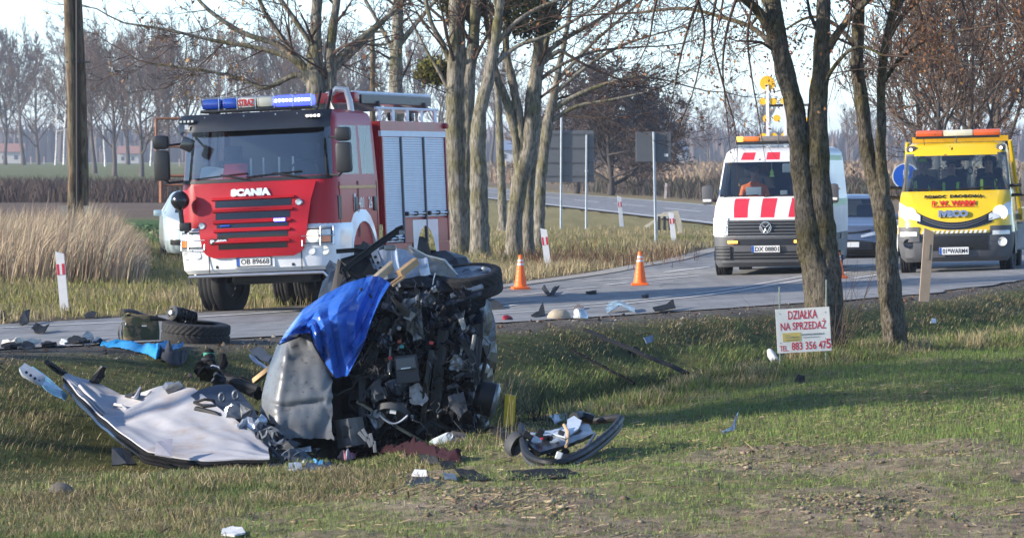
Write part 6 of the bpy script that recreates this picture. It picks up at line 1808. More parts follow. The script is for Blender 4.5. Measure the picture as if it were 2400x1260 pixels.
# ------------------------------------------------------------------ posts, cones, signs, pole
POSTW = M('post_white', (.74, .74, .76), rough=.5, var=.08, scale=9, col2=(.5, .48, .45), mixscale=14, mixlo=.6, mixhi=.8)
POSTR = M('post_red', (.62, .02, .06), rough=.4, var=.06)
POSTB = M('post_back_tan', (.29, .225, .165), rough=.6, var=.12, scale=8)
def marker_post(label, px, py, hpx, Y, lean=0, mat=POSTW, front=True, turn=0):
 g = P(px, py, Y)
 t = thing('marker_post', label, 'post', (g.x, g.y, g.z - .02), (0, lean, turn), 'roadside marker posts')
 h = hpx * Y / FPX + .02; w = .13
 b = MB(); b.prism([(-w / 2, -.05), (w / 2, -.05), (w / 2, h - .045), (-w / 2, h)], -.055, .055); b.build('post_body', mat, t)
 if front:
  for x, mm, nm in ((-.042, POSTR, 'red_reflector'), (0, PLATE_W, 'white_reflector'), (.042, POSTR, 'red_reflector')):
   MB().box((x, -.058, h * .70), (.036, .006, h * .18)).build(nm, mm, t)
 else:
  MB().box((0, -.058, h * .66), (.05, .006, h * .22)).build('recess', M('recess_tan', (.30, .23, .165), rough=.6), t)
 return t
marker_post('white marker post with red bars in the verge left of the fire engine', 152, 726, 138, 72.6, R(-5))
marker_post('white marker post with red bars right of the first traffic cone', 1286, 634, 101, 96, R(-7))
marker_post('white marker post with red bars beside the far road, left of the small sign', 1457, 526, 68, 152, R(-5))
marker_post('white marker post with red bars right of the small grey sign', 1580, 566, 70, 124, R(-6))
marker_post('tan leaning marker post in front of the yellow tow truck', 2166, 694, 160, 63, R(4), POSTB, False)
marker_post('tiny pale marker post across the far road behind the small sign', 1559, 466, 38, 262, R(4), M('post_pale', (.55, .45, .45), rough=.6), False)
for px, py, w in ((72, 383, 'left'), (103, 383, 'second'), (420, 388, 'rightmost')):
 marker_post('tiny hazy marker post on the far road, %s of three at left' % w, px, py, 16, 560, 0, M('post_pale', (.55, .45, .45)), True)

CONE = M('cone_orange', (1.0, .16, .015), rough=.5, var=.06, scale=10)
CONEW = M('cone_band', (.62, .62, .66), rough=.4, var=.05)
def cone(label, px, py, hpx):
 x, y = RP(px, py)
 t = thing('traffic_cone', label, 'traffic cone', (x, y, float(zroad(np.array([x]), np.array([y]))[0]) + .012), (0, 0, rng.uniform(-.2, .2)), 'orange traffic cones on the road')
 h = hpx * y / FPX
 MB().cbox((0, 0, .02), (.30, .30, .045), .012).build('base', CONE, t, 40)
 b = MB(); prof = [(.04, .125), (.07, .115)]
 for k in range(14):
  z = .08 + (h - .10) * k / 13; r = .108 - .075 * k / 13
  prof += [(z, r), (z + .4 * (h - .1) / 13, r - .0015 + .003 * (k % 2))]
 prof += [(h, .026), (h, .001)]
 b.lathe(prof, 20, None, 'z'); b.build('shell', CONE, t, 40)
 for f in (.68, .81):
  r = lambda q: .108 - .075 * q + .004
  z0, z1 = .08 + (h - .1) * f, .08 + (h - .1) * (f + .075)
  MB().lathe([(z0, r(f)), (z1, r(f + .075))], 20, None, 'z').build('reflective_band', CONEW, t, 40)
 return t
cone('orange traffic cone nearest the wreck, left of the other cones', 1220, 679, 80)
cone('orange traffic cone in the middle of the road between wreck and striped van', 1500, 670, 79)
cone('orange traffic cone half hidden behind the forked tree', 1964, 654, 62)

GALV = M('galvanised_post', (.34, .38, .42), rough=.45, metal=.5, var=.12, scale=6)
SIGNB = M('sign_back_grey', (.13, .14, .155), rough=.55, var=.1, scale=3, metal=.2)
def sign_back(label, x0, x1, y0, y1, Y, posts, beams, base):
 a, b = P(x0, y0, Y), P(x1, y1, Y)
 cx, w = (a.x + b.x) / 2, b.x - a.x
 t = thing('road_sign', label, 'road sign', (cx, Y, h1(cx, Y)))
 zb, zt = b.z - t.location.z, a.z - t.location.z
 MB().cbox((0, .03, (zb + zt) / 2), (w, .03, zt - zb), .012).build('sign_panel', SIGNB, t)
 for q in beams:
  MB().box((0, .008, zb + (zt - zb) * q), (w * .99, .03, .035)).build('stiffener', GREYP, t)
 for px, top, lean in posts:
  x = P(px, 0, Y).x - cx; zz = P(px, top, Y).z - t.location.z
  MB().tube([(x + lean, -.03, -.2), (x, -.03, zz)], .036, 10).build('post', GALV, t, 40)
 MB().box((w * .36, .01, zb + (zt - zb) * .22), (.10, .012, .07)).build('label', PLATE_W, t)
 return t
sign_back('large grey road sign seen from behind on two posts', 1268, 1392, 306, 427, 147, [(1316, 258, -.02), (1375, 316, -.02)], (.12, .38, .66, .93), 540)
sign_back('small grey road sign seen from behind on one post', 1490, 1573, 309, 379, 116, [(1532, 309, .06)], (), 580)

# blue round sign beside the tow truck
g = P(2122, 620, 96)
t = thing('round_sign', 'round blue sign edge showing left of the tow truck cab', 'road sign', (g.x, g.y, h1(g.x, g.y)))
zc = P(2122, 413, 96).z - t.location.z
MB().lathe([(-.01, .001), (-.01, .25)], 30, Matrix.Translation((0, 0, zc)), 'y').build('blue_face', M('sign_blue', (.01, .10, .50), rough=.4, var=.03), t)
MB().lathe([(-.012, .247), (-.014, .27), (.02, .27), (.02, .001)], 30, Matrix.Translation((0, 0, zc)), 'y').build('rim', PLATE_W, t)
MB().tube([(0, .05, -.2), (0, .05, zc + .2)], .035, 8).build('post', GALV, t)
MB().prism([(-.05, zc + .02), (.06, zc + .02), (.08, zc + .08), (.03, zc + .16), (-.04, zc + .13)], -.022, -.014).build('arrow_mark', PLATE_W, t)

# concrete and timber culvert barrier
g = P(1562, 540, 132)
t = thing('culvert_barrier', 'pale concrete culvert wing with dark posts at the tip of the grass island', 'barrier', (g.x, g.y, h1(g.x, g.y)))
s = 132 / FPX
CONC = M('pale_concrete', (.55, .50, .40), rough=.85, var=.15, scale=5, bump=.3)
def bz(py): return P(0, py, 132).z - t.location.z
def bx(px): return (px - 1562) * s
b = MB(); b.prism([(bx(1512), bz(530)), (bx(1540), bz(512)), (bx(1556), bz(498)), (bx(1590), bz(494)), (bx(1601), bz(530)), (bx(1600), bz(546)), (bx(1592), bz(546)), (bx(1582), bz(505)), (bx(1560), bz(507)), (bx(1516), bz(534))], .25, .45); b.build('concrete_wing', CONC, t)
MB().box((bx(1555), 0, bz(504)), (.34, .1, .07)).build('rail', CONC, t)
for px in (1545, 1558, 1570): MB().box((bx(px), .05, bz(520)), (.075, .08, .46)).build('post', M('tarred_post', (.03, .033, .04), rough=.7), t)

# twin wooden pole with concrete feet
Yp = 104
g = P(184, 600, Yp)
t = thing('utility_pole', 'tall twin wooden utility pole on concrete stubs in the reeds', 'utility pole', (g.x, g.y, h1(g.x, g.y)))
WOODP = bark_mat('weathered_pole_wood', (.11, .08, .055), (.22, .165, .115), 5, moss=(.12, .11, .07), bump=.5, zs=.08)
s = Yp / FPX
def zp(py): return P(0, py, Yp).z - t.location.z
for pts, y in (([(166, 610, 25), (172, 400, 25), (168, 200, 24), (160, 0, 23), (157, -260, 21)], 0), ([(194, 610, 25), (194, 400, 25), (189, 200, 24), (180, 0, 22), (174, -260, 20)], .14)):
 b = MB(); b.tube([((p[0] - 184) * s, y, zp(p[1])) for p in pts], [p[2] * s / 2 for p in pts], 14); b.build('pole', WOODP, t, 60)
MB().tube([(-2 * s, -.08, zp(600)), (-3 * s, -.08, zp(0)), (-12 * s, -.08, zp(-260))], .035, 6).build('batten', M('dark_batten', (.035, .03, .028), rough=.8), t)
for px0, px1 in ((148, 152), (211, 208)):
 b = MB(); b.prism([((px0 - 12 - 184) * s, zp(620)), ((px0 + 11 - 184) * s, zp(620)), ((px1 + 10 - 184) * s, zp(482)), ((px1 - 10 - 184) * s, zp(482))], -.16, .12); b.build('concrete_stub', M('old_concrete', (.24, .225, .195), rough=.9, var=.2, scale=4, bump=.4), t)
for py in (146, 494): MB().box((0, .05, zp(py)), (.62 if py == 494 else .52, .30, .03)).build('iron_strap', BLK, t)
# second pole behind the fire engine
g = P(873, 560, 150); tt = thing('utility_pole', 'thin grey utility pole rising behind the fire engine ladder', 'utility pole', (g.x, g.y, h1(g.x, g.y)))
MB().tube([(0, 0, -.2), (0, 0, P(0, 60, 150).z)], [.11, .08], 10).build('pole', WOODP, tt, 60)
for k in (0, 1): MB().box((0, 0, P(0, 75 + 30 * k, 150).z), (.9, .08, .08)).build('cross_arm', WOODP, tt)

# rusty frame in the field
t0 = P(378, 470, 180)
t = thing('rusty_frame', 'rusty metal frame standing in the field left of the fire engine', 'frame', (t0.x, t0.y, h1(t0.x, t0.y)))
RUSTM = M('rusty_iron', (.20, .085, .045), rough=.85, var=.3, scale=6)
s = 180 / FPX
def zf(py): return P(0, py, 180).z - t.location.z
def xf(px): return (px - 378) * s
for a, c, r in (((366, 410), (366, 278), .055), ((366, 278), (470, 278), .05), ((366, 344), (470, 344), .045), ((366, 412), (470, 412), .06), ((378, 475), (378, 412), .09), ((384, 434), (470, 434), .05)):
 MB().tube([(xf(a[0]), 0, zf(a[1])), (xf(c[0]), 0, zf(c[1]))], r, 4).build('bar', RUSTM, t)

# far houses
def house(label, px, base, eave, ridge, w, Y, wall, roof, gable=True):
 g = P(px, base, Y); s = Y / FPX
 t = thing('house', label, 'house', (g.x, g.y, min(g.z, h1(g.x, g.y))))
 ze, zr = (base - eave) * s, (base - ridge) * s; W = w * s
 z0 = g.z - t.location.z
 MB().box((0, 3, z0 + ze / 2 - .5), (W, 6, ze + 1)).build('wall', wall, t)
 b = MB(); b.prism([(-W * .55, z0 + ze), (W * .55, z0 + ze), (0, z0 + zr)], -.5, 6.5) if gable else b.prism([(-.6, z0 + ze), (6.6, z0 + ze), (3, z0 + zr)], -W * .53, W * .53, 'x'); b.build('roof', roof, t)
 for x in (-.25, .22): MB().box((x * W, -.03, z0 + ze * .55), (W * .14, .06, ze * .35)).build('window', M('far_pane', (.06, .07, .09), rough=.2), t)
house('pale house with a blue grey roof far off right of the small sign', 1592, 382, 352, 322, 44, 700, M('far_wall', (.55, .55, .56), rough=.8), M('far_roof_blue', (.18, .24, .34), rough=.7))
house('low house with a red roof far off behind the trees at left', 24, 384, 356, 336, 60, 1150, M('far_wall2', (.5, .46, .42), rough=.8), M('far_roof_red', (.28, .14, .11), rough=.8), False)
house('red roofed house far off behind the trees left of the fire engine', 300, 386, 360, 342, 50, 1150, M('far_wall2', (.5, .46, .42)), M('far_roof_red', (.42, .13, .07)), False)
house('white house far off between the tree trunks', 1195, 384, 352, 330, 50, 800, M('far_wall', (.55, .55, .56)), M('far_roof_blue', (.18, .24, .34)), False)

# sale sign
Ys = 49.2
c = P(1883, 773, Ys)
g0, g1 = P(1828, 862, Ys), P(1938, 858, Ys)
t = thing('sale_sign', 'white land for sale board with red lettering on two thin stakes', 'sign', (c.x, Ys, h1(c.x, Ys)))
s = Ys / FPX
zc = c.z - t.location.z
bw, bh = 127 * s, 103 * s
BOARD = M('weathered_white_board', (.80, .77, .70), rough=.55, var=.10, scale=7, col2=(.52, .47, .38), mixscale=3, mixlo=.55, mixhi=.8)
bd = MB().cbox((0, 0, 0), (bw, .006, bh), .002).build('board', BOARD, t, None, (0, 0, zc), (0, R(-3.2), 0))
RL = M('sign_red', (.58, .035, .05), rough=.5, var=.12, scale=10)
GL_ = M('sign_grey_ink', (.33, .31, .28), rough=.6, var=0)
lettering('DZIAŁKA', bh * .195, RL, bd, (.0, -.0045, bh * .355), width=bw * .54, extrude=.0008, bold=.0012)
lettering('NA SPRZEDAŻ', bh * .235, RL, bd, (.0, -.0045, bh * .13), width=bw * .84, extrude=.0008, bold=.0012)
lettering('TEL.', bh * .125, RL, bd, (-bw * .375, -.0045, -bh * .395), width=bw * .155, extrude=.0008, bold=.0004)
lettering('883 356 47', bh * .18, RL, bd, (bw * .085, -.0045, -bh * .355), width=bw * .64, extrude=.0008, bold=.0012)
lettering('5', bh * .22, RL, bd, (bw * .450, -.0048, -bh * .335), width=bw * .088, extrude=.001, bold=.002)
yl = MB().box((-bw * .22, -.0045, -bh * .145), (bw * .34, .002, bh * .20)).build('logo_panel', M('sign_yellow', (.62, .48, .13), rough=.55, var=.1), bd)
lettering('PÓŁNOC', bh * .045, GL_, yl, (-bw * .165, -.0065, -bh * .145), width=bw * .17)
lettering('NIERUCHOMOŚCI', bh * .025, GL_, yl, (-bw * .21, -.0065, -bh * .205), width=bw * .24)
for k in range(3): MB().tube([(-bw * (.35 - .01 * k), -.0062, -bh * (.10 + .03 * k)), (-bw * .28, -.0062, -bh * (.095 + .03 * k)), (-bw * .255, -.0062, -bh * (.115 + .025 * k))], .0022, 4).build('logo_stroke', GL_, yl)
lettering('KLUCZBORK UL. DOBRZELECKA 12', bh * .036, GL_, bd, (bw * .17, -.0045, -bh * .10), width=bw * .40)
lettering('www.polnoc-nieruchomosci', bh * .034, M('sign_grey_pale', (.45, .43, .40), var=0), bd, (bw * .13, -.0045, -bh * .165), width=bw * .30)
for x, z in ((-.42, .40), (.42, .38), (-.43, -.27), (.40, -.22)): MB().box((x * bw, -.005, z * bh), (.012, .004, .005)).build('staple', INK, bd)
STAKE = M('green_stake', (.20, .24, .20), rough=.5, var=.15, scale=8)
for px, top, lean in ((1827, 672, .01), (1937, 655, -.008)):
 x = (px - 1883) * s
 MB().tube([(x + lean, .012, -.25), (x, .012, P(px, top, Ys).z - t.location.z)], .0085, 7).build('stake', STAKE, t)

# yellow plastic post by the wreck
gp = P(1192, 1030, 41.5)
gz = h1(gp.x, gp.y)
t = MB().prism([(-.052, -.15), (.052, -.15), (.050, P(0, 926, 41.5).z - gz), (-.046, P(0, 923, 41.5).z - gz)], -.03, .03)
o = t.build('yellow_post', M('yellow_plastic', (.78, .52, .02), rough=.5, var=.2, scale=14, col2=(.30, .20, .03), mixscale=7, mixlo=.58, mixhi=.72), None, None, (gp.x, gp.y, gz), (0, R(3), 0))
tag(o, 'scuffed yellow post standing in the grass right of the wreck', 'post')

# bushes: bare twigs by the forked tree and dead stalks
def twig_bush(label, px, py, Y, n, hgt, spread, seed, mat=None, r0=.006, lean=0, droop=0, cat='bush'):
 g = P(px, py, Y); z = h1(g.x, g.y); r = random.Random(seed); out = []
 for k in range(n):
  d = np.array([r.gauss(lean, spread), r.gauss(0, spread), 1.0])
  grow((r.gauss(0, .06), r.gauss(0, .06), -.03), d, hgt * r.uniform(.5, 1.1), r0 * r.uniform(.6, 1.2), 2, 4, out, r, droop, .03, .12, .55)
 v, f = tubes_np([(p, q) for p, q, L in out], 4)
 return tag(link('twig_bush', mesh_np('twig_bush', v, f, [mat or TWIG]), loc=(g.x, g.y, z)), label, cat)
twig_bush('bare brown sucker shoots right behind the sale sign board', 1872, 858, 50.2, 34, .42, .25, 5, M('brown_shoots', (.20, .12, .075), rough=.85))
twig_bush('bare twiggy shrub growing at the right foot of the forked tree', 1970, 838, 50.6, 13, .95, .22, 6, lean=.12)
twig_bush('bare thorny twigs left of the forked tree above the sale sign', 1880, 820, 52.5, 9, 1.0, .30, 7, lean=-.25, droop=.1)
twig_bush('dark dead weed stalks beside the yellow post', 1255, 1010, 41.9, 22, .34, .4, 8, M('dead_stalk', (.035, .026, .02), rough=.9), .005)
twig_bush('thin dry stalks standing in front of the broken car door', 1188, 1128, 38.6, 8, .42, .16, 9, M('dry_stalk', (.36, .28, .17), rough=.8), .0022)
# ------------------------------------------------------------------ the wreck and what was thrown from it
NAVYM = M('crumpled_navy_metal', (.022, .029, .045), rough=.34, metal=.35, var=.4, scale=5, coat=.3, col2=(.10, .105, .115), mixscale=4, mixlo=.6, mixhi=.72)
BLKM = M('black_wreck_metal', (.009, .0095, .011), rough=.42, metal=.2, var=.5, scale=7, rvar=.2)
BLKD = M('matt_black_debris', (.009, .0095, .011), rough=.85, var=.35, scale=9, spec=.12)
BLKP = M('broken_black_plastic', (.011, .0115, .013), rough=.55, var=.35, scale=9, rvar=.12, spec=.3)
GREYM = M('bare_grey_metal', (.22, .235, .25), rough=.42, metal=.6, var=.35, scale=6, col2=(.16, .15, .14), mixscale=5, mixlo=.5, mixhi=.7)
PALEM = M('pale_zinc_metal', (.46, .50, .55), rough=.38, metal=.5, var=.25, scale=5, col2=(.28, .27, .25), mixscale=4, mixlo=.55, mixhi=.72)
TANM = M('muddy_sheet', (.22, .195, .16), rough=.7, var=.35, scale=8, col2=(.36, .35, .33), mixscale=7, mixlo=.5, mixhi=.7)
SLATE = M('slate_blue_plastic', (.03, .043, .07), rough=.5, var=.25, scale=5, spec=.5)
DGREY = M('dark_grey_plastic', (.045, .048, .053), rough=.6, var=.25, scale=7, spec=.3)
WOODB = M('sawn_wood', (.48, .31, .16), rough=.7, var=.2, scale=9, bump=.2)
WOODP2 = M('pale_sawn_wood', (.55, .43, .28), rough=.7, var=.18, scale=9, bump=.2)

def nz(v, s, seed=0):
 return mnoise.noise(Vector((v[0] * s + seed * 3.1, v[1] * s + seed * 1.7, v[2] * s - seed * 2.3)))
def ridged(v, s, seed=0):
 return 1 - 2 * abs(nz(v, s, seed))

def crumple(v, amp, s, seed, d=Vector((0, -1, 0))):
 """folded sheet metal: sharp ridges and flat facets"""
 a = ridged(v, s, seed) * .6 + ridged(v, s * 2.3, seed + 5) * .3 + nz(v, s * 5, seed + 9) * .12
 e = Vector((nz(v, s * 1.7, seed + 21), 0, nz(v, s * 1.7, seed + 33))) * .5
 return v + (d * a + e) * amp

def poly_sheet(pts, thick=.006, sub=3, amp=.0, s=6, seed=0, d=Vector((0, -1, 0)), loc=None):
 """a torn plate through 3-D outline points; returns an MB in world coordinates"""
 bm = bmesh.new()
 vs = [bm.verts.new(Vector(p)) for p in pts]
 bm.faces.new(vs)
 bmesh.ops.triangulate(bm, faces=bm.faces[:])
 if sub: bmesh.ops.subdivide_edges(bm, edges=bm.edges[:], cuts=sub, use_grid_fill=True)
 if amp:
  for v in bm.verts: v.co = crumple(v.co, amp, s, seed, d)
 bmesh.ops.recalc_face_normals(bm, faces=bm.faces)
 bmesh.ops.solidify(bm, geom=bm.faces[:], thickness=thick)
 bm.verts.index_update()
 b = MB(); b.add([v.co.copy() for v in bm.verts], [[v.index for v in f.verts] for f in bm.faces]); bm.free()
 return b

YW = 41.0
wc = P(890, 1050, YW)
WR = thing('car_wreck', 'crushed dark car wreck standing on its side in the ditch', 'wrecked car', (wc.x, YW, h1(wc.x, YW)))
WL0 = Vector(WR.location)
def wp(px, py, dy=0.0): return P(px, py, YW + dy)
def wbuild(mb, name, mats, smooth=None, parent=None):
 mb.v = [v - WL0 for v in mb.v]
 return mb.build(name, mats, parent or WR, smooth)

# inner mass: the folded body, several crumpled shells one behind the other
def shell(x0, x1, y0, y1, dy, amp, s, seed, mat, name, nu=34, nv_=40, left=None, right=None, th=.05, side=.9):
 """a crumpled wall across the wreck whose rim folds backwards"""
 def f(u, v):
  l = np.interp(v, [0, .25, .5, .75, 1], left) if left else x0
  r = np.interp(v, [0, .25, .5, .75, 1], right) if right else x1
  e = max(0, abs(2 * u - 1) - .72) / .28; e2 = max(0, (1 - v) - .85) / .15
  p = wp(l + (r - l) * u, y0 + (y1 - y0) * v, dy + side * (e ** 1.5 + e2 ** 1.5) * .7)
  return crumple(p, amp, s, seed)
 return wbuild(MB().grid(nu, nv_, f, thick=th), name, mat)
shell(0, 0, 660, 1075, .55, .16, 3.2, 1, BLKM, 'floor_pan', left=[820, 800, 790, 780, 790], right=[1075, 1095, 1095, 1085, 1070], th=.25, side=1.0)
shell(0, 0, 640, 800, .15, .16, 4.2, 2, NAVYM, 'front_panel', 30, 16, left=[900, 880, 870, 880, 900], right=[1070, 1080, 1080, 1075, 1070], th=.06, side=.5)
shell(0, 0, 690, 930, .30, .22, 5.0, 3, BLKM, 'engine_mass', 30, 26, left=[960, 940, 930, 935, 950], right=[1090, 1100, 1105, 1105, 1090], th=.10, side=.4)
shell(0, 0, 880, 1070, .20, .20, 5.5, 4, BLKP, 'dashboard_mass', 34, 20, left=[800, 790, 785, 790, 810], right=[1090, 1100, 1095, 1085, 1065], th=.10, side=.4)
# roof side at the back and the flank lying on the ground
b = MB(); b.grid(20, 14, lambda u, v: crumple(wp(800 + 270 * u, 660 + 390 * v, 1.2 + .2 * math.sin(3 * u)), .1, 3, 8), thick=.1); wbuild(b, 'far_flank', BLKM)
b = MB(); b.grid(18, 10, lambda u, v: crumple(Vector(wp(860 + 190 * u - 20 * v, 655 - 28 * math.sin(2.5 * u) * v, 1.5 * v + .2)), .07, 4, 12, Vector((0, 0, 1))), thick=.03); wbuild(b, 'upper_flank', NAVYM)

# torn skins and strips over it
r = random.Random(12)
SK = [NAVYM, BLKM, BLKM, BLKP, BLKP, NAVYM, GREYM]
for k in range(84):
 cx, cy = r.uniform(850, 1098), r.uniform(670, 1050)
 w, h = r.uniform(14, 55), r.uniform(14, 60)
 a0 = r.uniform(0, 6.28); n = r.randint(4, 6)
 dy = r.uniform(-.22, .10)
 tl = (r.uniform(-.35, .35), r.uniform(-.35, .35))
 pts = []
 for i in range(n):
  a = a0 + 2 * math.pi * i / n + r.uniform(-.3, .3)
  dx, dz = w * math.cos(a) * r.uniform(.7, 1.1), h * math.sin(a) * r.uniform(.7, 1.1)
  pts.append(wp(cx + dx, cy + dz, dy + tl[0] * dx / 60 + tl[1] * dz / 60))
 mt = SK[k % len(SK)] if cy < 800 else r.choice([BLKM, BLKP, BLKP, BLKM, DGREY])
 wbuild(poly_sheet(pts, .006, 3, .05, 9, k), 'torn_panel', mt)
def bar(pts, rad, mat, name='rail', n=6, flat=1.0, smooth=40):
 return wbuild(MB().tube([wp(*p) for p in pts], rad, n, flat=flat), name, mat, smooth)
def strip(pts, w, mat, name='rail', th=.02, dyw=.0):
 """channel shaped strip along points"""
 P3 = [wp(*p) for p in pts]
 b = MB()
 vs, fs = [], []
 for i, p in enumerate(P3):
  t = (P3[min(i + 1, len(P3) - 1)] - P3[max(i - 1, 0)]).normalized()
  n = Vector((0, -1, 0)); s = t.cross(n).normalized() * w / 2
  nn = s.cross(t).normalized(); nn = nn if nn.y < 0 else -nn
  for q, o in ((-1, 0), (-.8, .6), (-.25, .35), (.25, .35), (.8, .6), (1, 0), (1, -1), (-1, -1)):
   vs.append(p + s * q + nn * (o * th))
 k = 8
 for i in range(len(P3) - 1):
  for j in range(k): fs.append((i * k + j, i * k + (j + 1) % k, (i + 1) * k + (j + 1) % k, (i + 1) * k + j))
 fs += [list(range(k)), [(len(P3) - 1) * k + j for j in range(k - 1, -1, -1)]]
 b.add(vs, fs)
 return wbuild(b, name, mat)
strip([(1040, 772, -.28), (1030, 850, -.30), (1018, 960, -.28), (1012, 1045, -.22)], .115, BLKP, 'sill_rail', .04)
strip([(1012, 820, -.30), (1000, 900, -.33), (992, 980, -.30), (985, 1020, -.25)], .06, BLKM, 'sill_rail', .03)
strip([(905, 742, -.25), (885, 800, -.28), (862, 850, -.28), (842, 905, -.22)], .11, BLKP, 'windscreen_pillar', .03)
strip([(1060, 775, -.2), (1085, 800, -.25), (1110, 850, -.2), (1120, 900, -.15)], .05, DGREY, 'wing_strip', .02)
strip([(850, 880, -.25), (848, 940, -.28), (852, 1000, -.25), (856, 1040, -.2)], .07, DGREY, 'door_rail', .03)
strip([(1080, 930, -.25), (1100, 970, -.22), (1108, 1010, -.2), (1085, 1050, -.2)], .06, BLKP, 'cross_rail', .02)
strip([(975, 1015, -.28), (1010, 985, -.3), (1050, 1005, -.28), (1075, 1030, -.22)], .05, BLKP, 'cross_rail', .02)
bar([(916, 770, -.30), (915, 820, -.32), (914, 868, -.32), (913, 878, -.32)], .012, GREYM, 'gas_strut')
bar([(913, 850, -.325), (913, 872, -.325)], .02, GREYM, 'strut_end')
strip([(836, 940, -.30), (880, 966, -.34), (930, 1000, -.34), (1000, 1040, -.25)], .028, M('brown_trim', (.20, .165, .11), rough=.6, var=.3, scale=10), 'trim_strip', .012)
# battery box
q = Matrix.Rotation(R(-7), 3, 'Y')
bt = MB(); bt.cbox(wp(954, 864, -.36), (.20, .16, .24), .015, q); bt = wbuild(bt, 'battery_box', DGREY)
b = MB(); b.cbox(wp(951, 851, -.45), (.17, .02, .10), .01, q); wbuild(b, 'battery_lid', M('battery_lid_grey', (.10, .105, .11), rough=.5), parent=WR)
b = MB(); b.box(wp(951, 862, -.466), (.085, .006, .010), q); wbuild(b, 'battery_label', PLATE_W)
# clock housing
b = MB(); b.lathe([(-.02, .001), (-.02, .10), (-.035, .115), (.02, .125), (.05, .09)], 26, Matrix.Translation(wp(921, 966, -.36)) @ Matrix.Rotation(R(12), 4, 'Y') @ Matrix.Rotation(R(55), 4, 'X') @ Matrix.Scale(1.15, 4, (1, 0, 0)), 'y'); wbuild(b, 'instrument_housing', DGREY, 40)
b = MB(); b.box(wp(921, 964, -.44), (.055, .006, .035), Matrix.Rotation(R(10), 3, 'Y')); wbuild(b, 'white_label', PLATE_W)
b = MB(); b.tube([wp(890 + 66 * u, 972 + 20 * math.sin(math.pi * u), -.42) for u in np.linspace(0, 1, 12)], .009, 6); wbuild(b, 'bright_rim', PALEM)
# grey dash end with square opening
def dash(u, v): return crumple(wp(788 + 55 * u + 12 * v, 982 + 66 * v - 8 * u, -.36 - .10 * math.sin(math.pi * u)), .02, 4, 3)
wbuild(MB().grid(8, 8, dash, thick=.03), 'dash_end', M('warm_grey_plastic', (.115, .112, .108), rough=.55, var=.12, scale=6))
b = MB(); b.cbox(wp(812, 1011, -.49), (.075, .02, .105), .008, Matrix.Rotation(R(8), 3, 'Y')); wbuild(b, 'dash_opening', INK)
for k in range(5):
 b = MB(); b.cbox(wp(850 + 7 * k, 1022 + 6 * k - (12 if k % 2 else 0), -.50), (.03, .02, .10), .004, Matrix.Rotation(R(-42 + 9 * k), 3, 'Y')); wbuild(b, 'broken_clip', M('pale_grey_plastic', (.22, .225, .23), rough=.5, var=.1))
# right hand side: torn flat panel, drum, hub
wbuild(poly_sheet([wp(1083, 735, -.1), (wp(1133, 726, -.15)), wp(1134, 790, -.18), wp(1122, 858, -.15), wp(1098, 842, -.2), wp(1105, 800, -.1), wp(1090, 780, -.1)], .006, 4, .03, 7, 55), 'wing_panel', M('grey_torn_paint', (.085, .09, .10), rough=.5, var=.25, scale=6, col2=(.35, .37, .39), mixscale=9, mixlo=.62, mixhi=.68))
b = MB(); b.lathe([(-.06, .001), (-.06, .10), (-.02, .135), (.10, .135), (.14, .11), (.14, .001)], 26, Matrix.Translation(wp(1128, 930, -.10)) @ Matrix.Rotation(R(14), 4, 'Y') @ Matrix.Scale(1.1, 4, (0, 0, 1)), 'x'); wbuild(b, 'brake_drum', BLKP, 40)
b = MB(); b.lathe([(.142, .06), (.150, .10), (.125, .139), (.105, .140)], 26, Matrix.Translation(wp(1128, 930, -.10)) @ Matrix.Rotation(R(14), 4, 'Y') @ Matrix.Scale(1.1, 4, (0, 0, 1)), 'x'); wbuild(b, 'drum_rim', GREYM, 40)
b = MB(); b.lathe([(-.08, .001), (-.07, .04), (0, .05), (.05, .03), (.06, .001)], 14, Matrix.Translation(wp(1134, 862, -.1)), 'y'); wbuild(b, 'hub', PALEM, 40)
bar([(1128, 885, -.2), (1140, 838, -.2)], .02, BLKP, 'shock_rod')
# bare metal crumple in the middle
wbuild(poly_sheet([wp(950, 700, -.25), wp(985, 690, -.28), wp(992, 720, -.3), wp(978, 760, -.28), wp(990, 790, -.25), wp(968, 800, -.25), wp(955, 760, -.28), wp(945, 730, -.25)], .008, 4, .07, 8, 71), 'bare_metal_fold', GREYM)
wbuild(poly_sheet([wp(872, 688, -.2), wp(905, 680, -.25), wp(935, 740, -.28), wp(900, 720, -.25), wp(870, 705, -.22)], .006, 3, .03, 7, 73), 'bonnet_fold', M('grey_paint_fold', (.10, .108, .125), rough=.35, coat=.4, var=.15))
wbuild(poly_sheet([wp(868, 686, -.24), wp(880, 700, -.26), wp(915, 712, -.28), wp(900, 722, -.26), wp(874, 710, -.24)], .006, 3, .02, 7, 74), 'bonnet_edge', PALEM)
for k, (x, y, w, h, mm) in enumerate([(1020, 676, .06, .05, PALEM), (960, 740, .08, .09, GREYM), (935, 768, .04, .04, GREYM), (1085, 760, .05, .12, GREYM), (1110, 800, .04, .14, GREYM), (940, 950, .1, .06, DGREY), (890, 920, .12, .1, DGREY), (1060, 905, .10, .04, DGREY), (1075, 880, .12, .03, DGREY)]):
 b = MB(); b.cbox(wp(x, y, -.34), (w, .04, h), .012, Matrix.Rotation(r.uniform(-.6, .6), 3, 'Y')); b.v = [crumple(v, .02, 12, k) for v in b.v]; wbuild(b, 'bracket', mm)
